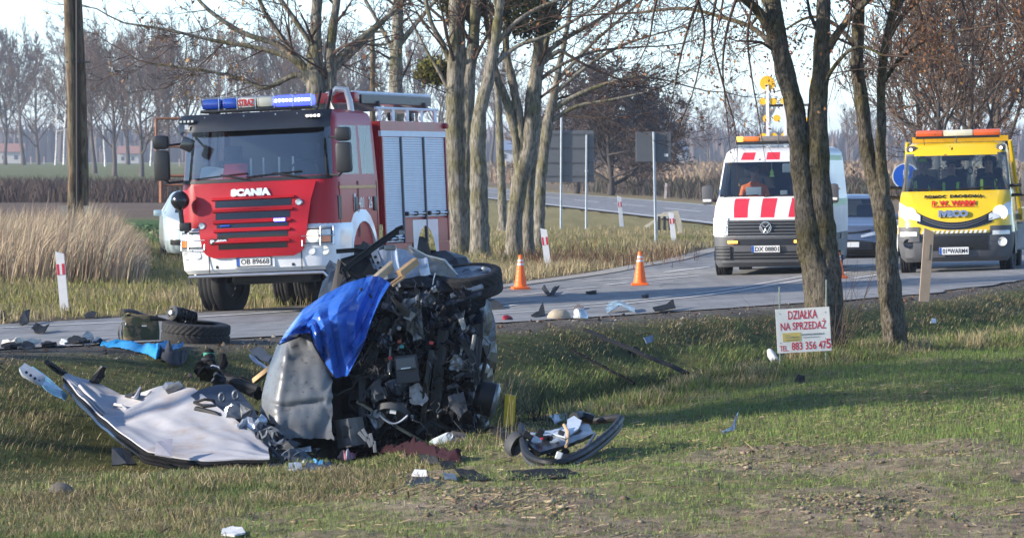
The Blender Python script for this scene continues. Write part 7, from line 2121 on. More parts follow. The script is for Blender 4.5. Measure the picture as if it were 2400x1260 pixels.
# the navy sill beam at upper right
def beam(u, v):
 a = v * 2 * math.pi
 c = wp(1052 + 82 * u, 716 - 26 * u, -.10)
 return crumple(c + Vector((.02 * math.cos(a), .08 * math.cos(a), .10 * math.sin(a))) + Vector((0, 0, .02 * math.sin(2 * a))), .015, 6, 3)
wbuild(MB().grid(12, 10, beam), 'side_beam', NAVYM)
wbuild(MB().cbox(wp(1094, 682, -.13), (.30, .10, .05), .015, Matrix.Rotation(R(-17), 3, 'Y')), 'beam_cap', M('blue_grey_metal', (.13, .16, .21), rough=.35, metal=.4, var=.3, scale=6))
# pale inner metal on top
wbuild(poly_sheet([wp(868, 592, .25), wp(905, 585, .2), wp(958, 588, .2), wp(1010, 640, .1), wp(1000, 655, 0), wp(905, 658, -.05)], .008, 4, .035, 6, 81), 'inner_sill_panel', PALEM)
wbuild(poly_sheet([wp(868, 590, .2), wp(884, 586, .2), wp(912, 654, -.08), wp(896, 660, -.05)], .012, 3, .01, 6, 82), 'flange', M('flange_zinc', (.36, .40, .44), rough=.4, metal=.5, var=.2))
for k in range(4):
 b = MB(); b.lathe([(0, .001), (-.004, .014)], 10, Matrix.Translation(wp(880 + 6 * k, 602 + 13 * k, .08 - .04 * k)), 'y'); wbuild(b, 'flange_hole', INK)
wbuild(poly_sheet([wp(945, 584, .3), wp(960, 577, .3), wp(1002, 600, .3), wp(1042, 610, .25), wp(1080, 656, .1), wp(1030, 645, 0), wp(1000, 640, .05)], .008, 4, .03, 5, 83), 'inner_wing', TANM)
bar([(958, 577, .28), (1000, 599, .28), (1042, 609, .22), (1062, 632, .15), (1081, 656, .08)], .010, M('pale_edge', (.50, .52, .48), rough=.5, var=.2), 'torn_edge')
strip([(990, 607, .0), (994, 630, -.05), (998, 646, -.06)], .09, PALEM, 'bracket', .03)
strip([(922, 582, -.02), (926, 612, -.08), (932, 640, -.1)], .06, PALEM, 'seat_belt_bracket', .03)
b = MB(); b.cbox(wp(914, 580, -.02), (.10, .06, .05), .012); wbuild(b, 'latch', GREYM)
wbuild(poly_sheet([wp(905, 657, -.1), wp(1000, 648, -.05), wp(1080, 660, .0), wp(1075, 690, -.12), wp(990, 672, -.18), wp(900, 680, -.15)], .01, 4, .05, 6, 84), 'floor_edge', BLKM)
# door frame sticking out
fr = [(818, 652, -.1), (806, 634, -.05), (840, 606, 0), (890, 569, .05), (930, 542, .1)]
strip(fr, .058, BLKP, 'door_frame', .03)
strip([(928, 543, .1), (947, 535, .1)], .07, BLKM, 'frame_end', .03); b = MB(); b.cbox(wp(942, 544, .08), (.05, .06, .035), .01); wbuild(b, 'frame_clip', GREYM)
strip([(788, 589, .2), (830, 586, .2), (868, 590, .25)], .04, BLKP, 'frame_bar', .02)
strip([(800, 610, .1), (840, 598, .15), (880, 600, .2)], .03, BLKM, 'frame_bar', .015)
strip([(806, 634, -.05), (850, 655, -.08), (885, 668, -.1)], .05, BLKP, 'frame_bar', .02)
wbuild(poly_sheet([wp(800, 612, .3), wp(862, 600, .3), wp(880, 640, .2), wp(830, 650, .2), wp(795, 640, .2)], .01, 2, .03, 5, 90), 'window_opening', BLKM)
wbuild(poly_sheet([wp(793, 606, .3), wp(815, 622, .25), wp(790, 690, .2), wp(770, 720, .25)], .008, 2, .01, 5, 91), 'brown_trim_panel', M('brown_panel', (.085, .065, .05), rough=.6))
# torn airbag and seat cloth
for k, (pl, mm) in enumerate([([(958, 905), (985, 896), (1003, 930), (990, 955), (962, 940)], M('airbag_cloth', (.30, .30, .31), rough=.85, var=.2)), ([(866, 905), (890, 890), (905, 930), (880, 945)], M('seat_cloth_torn', (.06, .062, .07), rough=.9, var=.3)), ([(1050, 930), (1085, 915), (1100, 960), (1070, 985)], M('seat_cloth_torn', (.06, .062, .07)))]):
 wbuild(poly_sheet([wp(x, y, -.30 - .05 * k) for x, y in pl], .012, 4, .06, 7, 60 + k), 'torn_cloth', mm)
for k, (x, y) in enumerate([(900, 800), (1070, 850), (930, 900), (1095, 780), (880, 980), (1000, 700)]):
 wbuild(poly_sheet([wp(x - 22, y - 6, -.3), wp(x + 4, y - 20, -.34), wp(x + 24, y + 2, -.32), wp(x + 6, y + 24, -.3), wp(x - 14, y + 14, -.33)], .006, 4, .07, 9, 160 + k), 'crumpled_sheet', [NAVYM, GREYM, M('scraped_navy', (.06, .075, .10), rough=.4, metal=.3, var=.4, scale=9)][k % 3])
# slivers of metal, plastic and wire too small to pick apart
for mm, cnt, sd in ((BLKP, 150, 1), (GREYM, 70, 2), (NAVYM, 110, 3), (DGREY, 90, 4)):
 rq = random.Random(500 + sd); b = MB()
 for k in range(cnt):
  x, y = rq.uniform(845, 1112), rq.uniform(665, 1050); L = rq.uniform(8, 34); a = rq.gauss(1.5, .9); dy = -.34 + rq.uniform(-.05, .12)
  pts = [wp(x + L * t * math.cos(a) + rq.uniform(-4, 4), y + L * t * math.sin(a) + rq.uniform(-4, 4), dy + rq.uniform(-.03, .03)) for t in (-.5, -.15, .2, .5)]
  w = rq.choice([.003, .004, .006, .010, .016])
  b.tube(pts, [w, w * rq.uniform(.6, 1.4), w, w * .4], 4, flat=rq.choice([.25, .4, 1.0]))
 o_ = wbuild(b, 'metal_slivers', mm); o_['kind'] = 'stuff'
# hoses and wires
for k in range(46):
 x, y = r.uniform(800, 1115), r.uniform(700, 1040)
 pts = []
 for i in range(5):
  pts.append((x, y, -.28 - r.uniform(0, .1))); x += r.uniform(-26, 26); y += r.uniform(-6, 30)
 bar(pts, r.choice([.004, .005, .007, .010, .014]), r.choice([BLKP, BLKP, BLKP, DGREY, INK]), 'hose', 5)
for x, y, c in ((915, 838, (.5, .02, .04)), (1011, 803, (.55, .05, .05)), (942, 812, (.05, .28, .25)), (936, 800, (.35, .06, .03)), (800, 1000, (.45, .08, .12))):
 b = MB(); b.cbox(wp(x, y, -.36), (.035, .03, .028), .006, Matrix.Rotation(r.uniform(-.5, .5), 3, 'Y')); wbuild(b, 'connector', M('plug_%d%d' % (x, y), c, rough=.5))
bar([(1020, 640, -.12), (1016, 655, -.16), (1014, 668, -.16)], .005, PLATE_W, 'white_cord'); bar([(853, 735, -.3), (850, 755, -.3), (849, 772, -.3)], .005, PLATE_W, 'white_cord')
# grey outer panel, the bowed roof sheet
DIRTY = M('dirty_silver_paint', (.145, .155, .168), rough=.42, metal=.1, coat=.0, var=.25, scale=3.5, col2=(.05, .043, .038), mixscale=22, mixlo=.58, mixhi=.66)
def roof(u, v):
 yt = 804 - 30 * u if True else 0
 top = (652 + 82 * u, 806 - 30 * u)
 bot = (609 + 170 * u, 1000 + 26 * min(1, u * 3) + 2 * u)
 lx = np.interp(v, [0, .3, .6, .85, 1], [652, 630, 616, 610, 611]); rx = np.interp(v, [0, .25, .5, 1], [736, 768, 779, 779])
 y = top[1] * (1 - v) + bot[1] * v
 x = lx + (rx - lx) * u
 dy = -.55 + .42 * max(0, .28 - u) / .28 * max(0, .28 - u) / .28 + .25 * (1 - v) ** 2
 dy += -.020 * math.exp(-((v - (.17 - .03 * u)) / .030) ** 2) * (u > .12) + .026 * math.exp(-((v - (.70 - .06 * u)) / .030) ** 2) * (.14 < u < .9) - .03 * math.sin(2.2 * u + 1) * math.sin(3 * v) + .035 * nz((u * 3, v * 4, 1), 1.0, 5) + .012 * ridged((u * 5, v * 6, 2), 1.0, 8)
 e = (max(0, u - .9) * 10 + max(0, v - .93) * 14)
 return wp(x + 5 * e * nz((u * 9, v * 17, 1), 1.0, 2), y + 7 * e * nz((u * 15, v * 9, 4), 1.0, 3), dy)
pan = wbuild(MB().grid(34, 44, roof, thick=.006), 'roof_panel', DIRTY, 50)
b = MB(); b.tube([roof(0, v / 20) + Vector((0, .0, 0)) for v in range(21)], .006, 5); wbuild(b, 'panel_edge', BLKP, parent=WR)
b = MB(); b.grid(20, 5, lambda u, v: wp(612 + 168 * u, 1022 + 26 * v - 6 * (1 - u), -.5 + .35 * v), thick=.01); wbuild(b, 'underfold_shade', BLKM)  # dark overhang sheet; its black stands for the shadow under the panel
b = MB(); b.grid(14, 3, lambda u, v: crumple(wp(640 + 90 * u, 1058 - 14 * u + 12 * v, -.62), .02, 8, 3), thick=.006); wbuild(b, 'torn_skirt', PALEM)
b = MB(); b.grid(10, 10, lambda u, v: wp(668 - 44 * v + (100 + 55 * v) * u, 815 + 195 * v, -.1 + .3 * u), thick=.2); wbuild(b, 'roof_inside', BLKM)

# wheel still on the wreck
wpos = wp(1098, 661, .12) - WL0
ax = Vector((-.09, -.23, .97)).normalized()
rotq = Vector((1, 0, 0)).rotation_difference(ax).to_euler()
RIMD = M('dark_alloy', (.16, .18, .21), rough=.3, metal=.7, var=.15, scale=6)
wheel(WR, wpos, .30, .21, .215, 0, 10, RIMD, 'wheel', 96, v_tread, 1, rotq)
bar([(1040, 665, .2), (1075, 660, .25)], .05, BLKM, 'axle_stub')

# ------------------------------------------------------------------ blue tarpaulin
TARP = M('blue_tarpaulin', (.02, .10, .44), rough=.3, var=.2, scale=5, spec=.6, coat=.45, rvar=.12)
def tarp(u, v):
 # hem and ridge lines
 U = [0, .12, .25, .38, .5, .62, .75, .88, 1]
 hx = np.interp(u, U, [654, 690, 724, 738, 758, 786, 815, 850, 868]); hy = np.interp(u, U, [806, 792, 780, 812, 846, 888, 880, 812, 740])
 tx = np.interp(u, U, [672, 712, 762, 812, 850, 872, 888, 902, 916]); ty = np.interp(u, U, [775, 724, 690, 664, 652, 647, 647, 655, 664])
 w = v ** .9
 x, y = tx + (hx - tx) * w, ty + (hy - ty) * w
 tri = lambda x: abs((x % 2) - 1) * 2 - 1
 fold = .105 * tri(5.2 * u + .9 * v + .5 * math.sin(5 * u)) * (.2 + .8 * v) + .045 * tri(11 * u - 2.6 * v + 1.3 * math.sin(4 * v)) * (.3 + .7 * v)
 pinch = .04 * ridged(Vector((u * 4, v * 2.6, .3)), 1.0, 4) + .012 * ridged(Vector((u * 9 + v * 3, v * 5, 2.3)), 1.0, 9) + .005 * ridged(Vector((u * 20, v * 7, 5)), 1.0, 2)
 dy = -.20 - .42 * math.sin(math.pi * min(1, v * .62 + .08)) * (1 - .25 * u) + fold + pinch - .22 * (1 - u) * v
 dz = (.045 * nz((u * 5, v * 4, 1), 1.0, 6)) * v * (1 - v) * 2
 return wp(x, y - 60 * dz, dy)
tb = MB().grid(130, 90, tarp, thick=.004)
tp = tb.build_at('tarpaulin', TARP, wp(780, 880), 24)
tag(tp, 'shiny blue tarpaulin draped over the top left of the car wreck', 'tarpaulin')
hb = MB(); hb.tube([tarp(u / 60, 1.0) + Vector((0, -.006, 0)) for u in range(0, 44)], .009, 5); hb.v = [v - Vector(tp.location) for v in hb.v]; hb.build('hem_cord', BLKP, tp, 40)

# wooden props and broken poles
def timber(label, a, b_, w, mat, name='wooden_prop', h=None):
 A, B = Vector(a), Vector(b_); d = B - A; L = d.length
 q = d.to_track_quat('X', 'Z').to_matrix()
 m = MB().cbox((0, 0, 0), (L, w, h or w), .008)
 m.v = [q @ v + (A + B) / 2 for v in m.v]
 o = m.build_at(name, mat, A); return tag(o, label, 'timber')
timber('pale squared timber jammed into the top of the wreck', wp(878, 656, -.2), wp(924, 616, -.05), .062, WOODP2)
timber('orange brown squared timber lying across the top of the wreck', wp(936, 642, -.22), wp(976, 611, -.08), .062, WOODB)
timber('thin wooden lath under the orange brown timber on the wreck', wp(912, 668, -.28), wp(944, 645, -.2), .022, WOODB)
timber('second thin wooden lath beside the other on the wreck', wp(920, 670, -.3), wp(950, 648, -.22), .020, WOODB)
timber('broken wooden pole sticking out left of the grey roof panel', wp(596, 892, .5), wp(660, 842, .1), .045, WOODB)
# ------------------------------------------------------------------ debris lying about
DGREYD = M('matt_grey_debris', (.032, .034, .038), rough=.85, var=.25, scale=7, spec=.12)
def at_ground(px, py, lift=0.0):
 g = G(px, py); return Vector((g.x, g.y, g.z + lift))
HEADL = M('pale_headliner', (.42, .42, .445), rough=.85, var=.10, scale=3, col2=(.33, .27, .235), mixscale=2.8, mixlo=.50, mixhi=.74, spec=.2)
# stained pale roof lining lying on the bank
LU = [0, .15, .3, .45, .6, .8, 1]
def lining(u, v):
 """u from the left tip to the right foot, v from the upper (far) edge to the lower (near) edge"""
 fx = np.interp(u, LU, [150, 215, 285, 370, 455, 545, 628]); fy = np.interp(u, LU, [880, 902, 935, 925, 915, 985, 1058])
 nx = np.interp(u, LU, [150, 185, 225, 275, 345, 480, 632]); ny = np.interp(u, LU, [882, 928, 975, 1018, 1066, 1084, 1080])
 fY = np.interp(u, LU, [42.6, 42.5, 42.2, 41.6, 41.2, 40.2, 39.4]); nY = np.interp(u, LU, [42.5, 41.6, 40.7, 39.9, 39.0, 38.7, 38.6])
 w = v
 x, y, Y = fx + (nx - fx) * w, fy + (ny - fy) * w, fY + (nY - fY) * w
 p = P(x, y, Y)
 sag = -.07 * math.sin(math.pi * v) * math.sin(math.pi * min(1, u * 1.1))
 hump = .05 * math.exp(-((u - .47) / .07) ** 2) * (1 - v)
 crease = .020 * ridged(Vector((u * 3, v * 2, 0)), 1, 3) + .012 * ridged(Vector((u * 7, v * 5, 3)), 1, 6) + .010 * math.sin(9 * u + 4 * v)
 return p + Vector((0, 0, sag + hump + crease))
LT = thing('roof_lining', 'large pale stained roof lining with black edges lying on the left bank', 'car panel', at_ground(400, 1095))
L0 = Vector(LT.location)
def lb_(mb, name, mat, smooth=None): mb.v = [v - L0 for v in mb.v]; return mb.build(name, mat, LT, smooth)
lb_(MB().grid(48, 30, lining, thick=.012), 'lining_sheet', HEADL, 50)
def under(u, v): return lining(u, v) + Vector((0, .10, -.10))
lb_(MB().grid(30, 12, under, thick=.02), 'outer_skin', NAVYM, 50)
for off, rad in ((-.02, .020), (-.055, .016), (-.085, .014)):
 lb_(MB().tube([lining(.57 + .43 * k / 18, 1.0) + Vector((0, -.03 + off * .2, off)) for k in range(19)], rad, 6), 'edge_seal', BLKD, 40)
lb_(MB().tube([lining(k / 16 * .58, 1.0) + Vector((0, -.01, -.02)) for k in range(17)], .016, 6), 'edge_seal', BLKD, 40)
def upright(name, pts, w, mat, th=.03):
 P3 = [Vector(p) for p in pts]; b = MB()
 b.tube(P3, [w, w * 1.1, w * .9][:len(P3)] if len(P3) <= 3 else w, 7, flat=.6)
 b.v = [crumple(v, .02, 12, len(name)) for v in b.v]
 return lb_(b, name, mat)
upright('pillar_stub', [lining(.0, .4), P(135, 866, 42.4), P(112, 848, 42.3)], .045, BLKP)
upright('pillar_stub', [lining(.16, 0), P(232, 880, 42.2), P(242, 858, 42.2)], .050, BLKP)
upright('pillar_stub', [lining(.33, 0), P(318, 925, 41.6), P(328, 908, 41.6)], .035, BLKP)
upright('pillar_stub', [lining(.5, 0), P(405, 912, 41.3), P(425, 900, 41.3)], .07, GREYM)
upright('trim_clip', [lining(.34, .02), P(318, 930, 41.5), P(330, 906, 41.5)], .02, HEADL)
MB_v = poly_sheet([P(362, 1066, 38.62), P(366, 1036, 38.8), P(404, 1030, 38.9), P(402, 1072, 38.6)], .012, 2, .008, 5, 2); lb_(MB_v, 'sun_visor', M('visor_pinkish', (.46, .42, .44), rough=.7, var=.08))
lb_(MB().tube([lining(.12 + .014 * k, .62) + Vector((0, -.02, .03 + .0 * k)) for k in range(14)], .013, 6), 'grab_handle', M('handle_pale', (.56, .54, .53), rough=.6), 40)
lb_(MB().tube([lining(.30, .30) + Vector((0, 0, .01)), lining(.31, .34) + Vector((0, -.02, .05)), lining(.35, .36) + Vector((0, -.02, .05)), lining(.365, .34) + Vector((0, 0, .01))], .012, 6), 'grab_handle', M('handle_pale', (.56, .54, .53)), 40)
for (u, v, w, c) in ((.17, .42, .11, (.50, .30, .34)), (.22, .9, .07, (.45, .27, .40)), (.33, .6, .08, (.52, .38, .33)), (.62, .25, .06, (.50, .42, .34))):
 pass
lb_(MB().tube([lining(.17 + .02 * k, .93) + Vector((0, -.02, .015)) for k in range(9)], .012, 6), 'wiring_strip', DGREY, 40)
# metal strip and cyan plastic at its tip
o = poly_sheet([P(45, 868, 42.6), P(58, 856, 42.7), P(106, 888, 42.5), P(98, 908, 42.4), P(52, 882, 42.5)], .03, 2, .01, 8, 4).build_at('metal_rail', PALEM, P(75, 905, 42.6)); tag(o, 'short pale metal rail with holes at the left end of the roof lining', 'metal part')
for k in range(4):
 b = MB().lathe([(0, .001), (-.004, .014)], 8, Matrix.Translation(P(62 + 10 * k, 872 + 7 * k, 42.42) - Vector(o.location)), 'y'); b.build('hole', INK, o)
o = poly_sheet([P(62, 862, 42.9), P(78, 860, 43), P(130, 900, 42.7), P(158, 925, 42.5), P(152, 940, 42.3), P(118, 922, 42.4), P(98, 905, 42.5)], .008, 3, .03, 7, 6).build_at('plastic_sheet', M('cyan_plastic', (.25, .50, .62), rough=.25, var=.25, scale=8, coat=.4), P(125, 935, 42.5)); tag(o, 'crumpled pale cyan plastic sheet beside the roof lining tip', 'plastic')
o = poly_sheet([P(262, 1092, 38.6), P(262, 1052, 38.7), P(288, 1052, 38.75), P(296, 1088, 38.6)], .02, 2, .01, 6, 8).build_at('trim_panel', DGREY, P(278, 1095, 38.7)); tag(o, 'small grey trim panel standing in the grass below the roof lining', 'car part')
o = poly_sheet([P(288, 1050, 38.75), P(306, 1062, 38.7), P(322, 1088, 38.6), P(297, 1090, 38.6)], .02, 2, .02, 6, 9).build_at('trim_panel', BLKP, P(305, 1093, 38.7)); tag(o, 'black broken trim against the small grey panel below the roof lining', 'car part')

# slate blue inner door panel
DP = thing('inner_door_panel', 'slate blue inner door panel with holes between roof lining and wreck', 'car panel', P(560, 1040, 40.2)); D0 = Vector(DP.location)
def db(mb, name, mat, smooth=None, par=None): mb.v = [v - D0 for v in mb.v]; return mb.build(name, mat, par or DP, smooth)
db(poly_sheet([P(448, 930, 41.0), P(470, 918, 41.1), P(508, 906, 41.2), P(540, 905, 41.2), P(566, 925, 41.0), P(592, 958, 40.7), P(606, 985, 40.5), P(560, 990, 40.4), P(520, 985, 40.4), P(470, 955, 40.7)], .02, 4, .012, 4, 3), 'panel_sheet', SLATE, 30)
db(poly_sheet([P(545, 985, 40.35), P(568, 948, 40.6), P(588, 960, 40.5), P(578, 985, 40.35)], .006, 1).__class__().tube([P(545, 985, 40.33), P(566, 950, 40.52), P(590, 962, 40.45), P(580, 988, 40.3), P(545, 985, 40.33)], .012, 5), 'opening_rim', DGREY)
db(poly_sheet([P(550, 983, 40.33), P(568, 953, 40.5), P(586, 963, 40.44), P(577, 984, 40.3)], .006, 0), 'opening', INK)
for x, y in ((520, 930), (552, 925), (535, 965)):
 db(MB().lathe([(0, .012), (-.012, .022), (0, .034)], 14, Matrix.Translation(P(x, y, 40.8 - .2 * (y > 950))) @ Matrix.Scale(1.4, 4, (0, 0, 1)), 'y'), 'boss', M('slate_light', (.07, .09, .12), rough=.45), 40)
db(MB().tube([P(455, 942, 40.7), P(480, 935, 40.6), P(502, 938, 40.6), P(506, 950, 40.6), P(480, 952, 40.6), P(455, 942, 40.7)], .014, 6), 'door_pull', BLKP, 40)
db(MB().tube([P(460, 958, 40.6), P(505, 970, 40.4), P(560, 1010, 40.1), P(610, 1050, 39.8)], .028, 7), 'seal', BLKP, 40)
rr_ = random.Random(31)
for k in range(20):
 x = 560 + 8.0 * k + rr_.uniform(-14, 14); y = 985 + 5.4 * k + rr_.uniform(-26, 16); Yk = 40.1 - .06 * k
 w, h = rr_.uniform(12, 30), rr_.uniform(10, 26)
 a0 = rr_.uniform(0, 6)
 pts = [P(x + w * math.cos(a0 + i * 1.256) * rr_.uniform(.7, 1.2), y + h * math.sin(a0 + i * 1.256), Yk + rr_.uniform(-.08, .08)) for i in range(5)]
 db(poly_sheet(pts, .02, 2, .04, 9, k), 'moulding_piece', rr_.choice([M('mid_grey_plastic', (.10, .11, .125), rough=.45, var=.2, scale=7), M('mid_grey_plastic', (.10, .11, .125)), SLATE, DGREY, PALEM]))
for k in range(4):
 db(MB().tube([P(575 + 12 * k, 1000 + 10 * k, 39.9), P(620 + 12 * k, 1035 + 12 * k, 39.6), P(660 + 10 * k, 1075 + 4 * k, 39.3), P(668 + 12 * k, 1092, 39.2)], .016, 6), 'moulding_strip', rr_.choice([DGREY, SLATE, M('mid_grey_plastic', (.10, .11, .125))]), 40)
o = poly_sheet([P(620, 1092, 39.0), P(700, 1085, 39.2), P(716, 1060, 39.3), P(700, 1100, 39.0), P(640, 1108, 38.9)], .02, 2, .02, 6, 19).build_at('sill_trim', M('navy_trim', (.03, .05, .10), rough=.35, var=.2, coat=.4), P(660, 1105, 39)); tag(o, 'dark blue sill trim lying at the foot of the roof lining', 'car part')

# dark scrap filling the hollow beside the wreck
sp_lab = ['black scrap plate, %s of the heap between roof lining and wreck' % w for w in ('highest', 'second highest', 'third', 'fourth', 'fifth', 'sixth', 'seventh', 'eighth', 'ninth', 'tenth', 'eleventh', 'lowest')]
for k in range(12):
 x, y = 470 + 17 * k + rr_.uniform(-12, 12), 872 + 15 * k + rr_.uniform(-14, 10); Yk = 43.2 - .32 * k
 a0 = rr_.uniform(0, 6); w, h = rr_.uniform(18, 40), rr_.uniform(9, 20)
 pts = [P(x + w * math.cos(a0 + i * 1.05) * rr_.uniform(.6, 1.2), y + h * math.sin(a0 + i * 1.05), Yk + .12 * math.sin(a0 + i * 1.05) + rr_.uniform(-.06, .06)) for i in range(6)]
 c = sum(pts, Vector()) / 6
 tag(poly_sheet(pts, .02, 3, .05, 8, 300 + k).build_at('scrap_plate', [BLKD, BLKP, M('navy_matt', (.03, .04, .06), rough=.6, var=.3, spec=.2), DGREYD][k % 4], (c.x, c.y, min(p.z for p in pts))), sp_lab[k], 'car part', 'scrap plates beside the wreck')

# axle and suspension parts
def heap(name, label, cat, items, base):
 t = thing(name, label, cat, base); B0 = Vector(base)
 for nm, mb, mt in items:
  mb.v = [v - B0 for v in mb.v]; mb.build(nm, mt, t, 40)
 return t
heap('suspension_arm', 'black suspension arm with damper and steering joint left of the grey roof panel', 'car part', [
 ('beam', MB().tube([P(470, 868, 43.4), P(520, 880, 43.2), P(570, 905, 42.9), P(606, 925, 42.6)], [.05, .06, .06, .05], 8), BLKD),
 ('beam', MB().tube([P(490, 880, 43.3), P(545, 890, 43), P(606, 912, 42.6)], [.03, .035, .03], 7), DGREYD),
 ('damper', MB().tube([P(490, 825, 43.6), P(492, 850, 43.5), P(500, 866, 43.4)], [.05, .055, .045], 10), BLKD),
 ('damper_ring', MB().lathe([(-.02, .055), (0, .068), (.02, .055)], 14, Matrix.Translation(P(488, 842, 43.5)), 'z'), DGREYD),
 ('ball_joint', MB().tube([P(521, 832, 43.4), P(524, 850, 43.35), P(514, 872, 43.3)], [.035, .045, .03], 8), BLKD),
 ('bent_rod', MB().tube([P(486, 866, 43.3), P(498, 856, 43.3), P(512, 860, 43.3), P(518, 876, 43.2)], .012, 6), PALEM),
 ('green_band', MB().lathe([(-.015, .054), (.015, .054)], 12, Matrix.Translation(P(490, 829, 43.57)), 'z'), M('green_band', (.02, .22, .16), rough=.5)),
 ('cable', MB().tube([P(560, 880, 42.9), P(585, 890, 42.8), P(600, 905, 42.7), P(606, 900, 42.7)], .010, 5), INK)], at_ground(545, 925))
heap('bumper_fragment', 'dark blue bumper fragments behind the left edge of the grey roof panel', 'car part', [
 ('strip', poly_sheet([P(586, 822, 44.6), P(612, 815, 44.6), P(640, 838, 44.2), P(632, 852, 44.1), P(600, 838, 44.4)], .02, 2, .03, 8, 3), M('navy_matt', (.03, .04, .06), rough=.6, var=.3, spec=.2)),
 ('strip', poly_sheet([P(586, 830, 44.4), P(600, 838, 44.3), P(632, 862, 44), P(626, 868, 44), P(590, 845, 44.3)], .02, 2, .03, 8, 5), M('navy_trim', (.03, .05, .10)))], at_ground(610, 865))

# loose tyre with the coil strut on it
g = at_ground(457, 801)
sc = g.y / FPX
LTY = thing('loose_wheel', 'loose black tyre lying flat at the road edge with tread facing out', 'tyre', (g.x, g.y, g.z - .02), (R(3), R(4), 0))
tyre_mb(81 * sc, 48 * sc * 1.05, 50 * sc, 140, v_tread, .016).build('tyre', RUBBER, LTY, 40, (0, 0, 25 * sc), (0, R(90), 0))
MB().lathe([(.02, 50 * sc), (.05, 40 * sc), (.04, .001)], 30, Matrix.Translation((0, 0, 14 * sc)), 'z').build('rim', RIMD, LTY, 40)
ST = thing('coil_strut', 'black coil spring strut lying on top of the loose tyre', 'car part', (g.x, g.y - .05, g.z + 48 * sc)); S0 = Vector(ST.location)
A, B = P(404, 733, g.y - .1), P(452, 748, g.y + .1)
d = (B - A).normalized(); q = d.to_track_quat('Z', 'Y').to_matrix()
LS = (B - A).length
hel = [A + q @ Vector((.075 * math.cos(a), .075 * math.sin(a), LS * (.2 + .75 * a / (5 * 2 * math.pi)))) - S0 for a in np.linspace(0, 5 * 2 * math.pi, 90)]
MB().tube(hel, .011, 6).build('spring', BLKP, ST, 40)
MB().tube([A - S0, A + d * LS * .3 - S0, A + d * LS * .32 - S0, B - S0], [.075, .075, .04, .035], 16).build('damper_body', BLKP, ST, 40)
MB().lathe([(-.01, .05), (-.02, .062), (.0, .078)], 18, Matrix.Translation(A - S0) @ q.to_4x4(), 'z').build('top_mount', M('worn_rim', (.25, .24, .22), rough=.4, metal=.6), ST, 40)
MB().lathe([(-.03, .001), (-.03, .022), (0, .03)], 12, Matrix.Translation(A - S0) @ q.to_4x4(), 'z').build('top_nut', PALEM, ST, 40)
MB().lathe([(0, .03), (0, .095), (.012, .095), (.012, .03)], 20, Matrix.Translation(B - d * .03 - S0) @ q.to_4x4(), 'z').build('spring_seat', BLKM, ST, 40)
MB().tube([P(350, 748, g.y), P(366, 745, g.y), P(398, 750, g.y)] if False else [P(352, 745, g.y) - S0, P(372, 747, g.y) - S0, P(400, 752, g.y) - S0], [.03, .022, .008], 8).build('rod_end', BLKP, ST, 40)

# camouflage bag
gb = at_ground(328, 800); sb_ = gb.y / FPX
CAMO = M('camouflage_cloth', (.13, .10, .06), rough=.85, var=.15, scale=30, col2=(.035, .045, .022), mixscale=9, mixlo=.46, mixhi=.52)
BG = thing('camouflage_bag', 'camouflage canvas bag with black open flap beside the loose tyre', 'bag', gb, (0, 0, R(8)))
def bagf(u, v):
 a = 2 * math.pi * u
 rx, ry = 45 * sb_, 30 * sb_
 k = 1 + .06 * math.sin(3 * a + 4 * v)
 sq = lambda c: math.copysign(abs(c) ** .45, c)
 return (rx * sq(math.cos(a)) * k * (1 - .10 * v), ry * sq(math.sin(a)) * k, 62 * sb_ * v + .012 * math.sin(7 * a) * v)
MB().grid(36, 10, bagf, thick=.006).build('bag_body', CAMO, BG, True)
MB().grid(14, 6, lambda u, v: ((-42 + 84 * u) * sb_, (-22 + 46 * v) * sb_, (60 + 16 * math.sin(math.pi * (.2 + .6 * v)) - 14 * u + 4 * math.sin(6 * u)) * sb_), thick=.012).build('flap', M('black_cloth', (.015, .016, .018), rough=.6, var=.3), BG, True)
for x0 in (-48, -40): MB().tube([((x0) * sb_, -32 * sb_, 45 * sb_), ((x0 - 4) * sb_, -36 * sb_, 22 * sb_), ((x0 - 2) * sb_, -36 * sb_, 4 * sb_)], .012, 5, flat=.4).build('strap', INK, BG)
MB().tube([((-40 + 5 * math.cos(a)) * sb_, -33 * sb_, (44 + 6 * math.sin(a)) * sb_) for a in np.linspace(0, 6.28, 12)], .006, 5, caps=False).build('buckle', STEEL, BG)
MB().box((8 * sb_, -31.5 * sb_, 38 * sb_), (.05, .004, .012)).build('label', PLATE_W, BG)

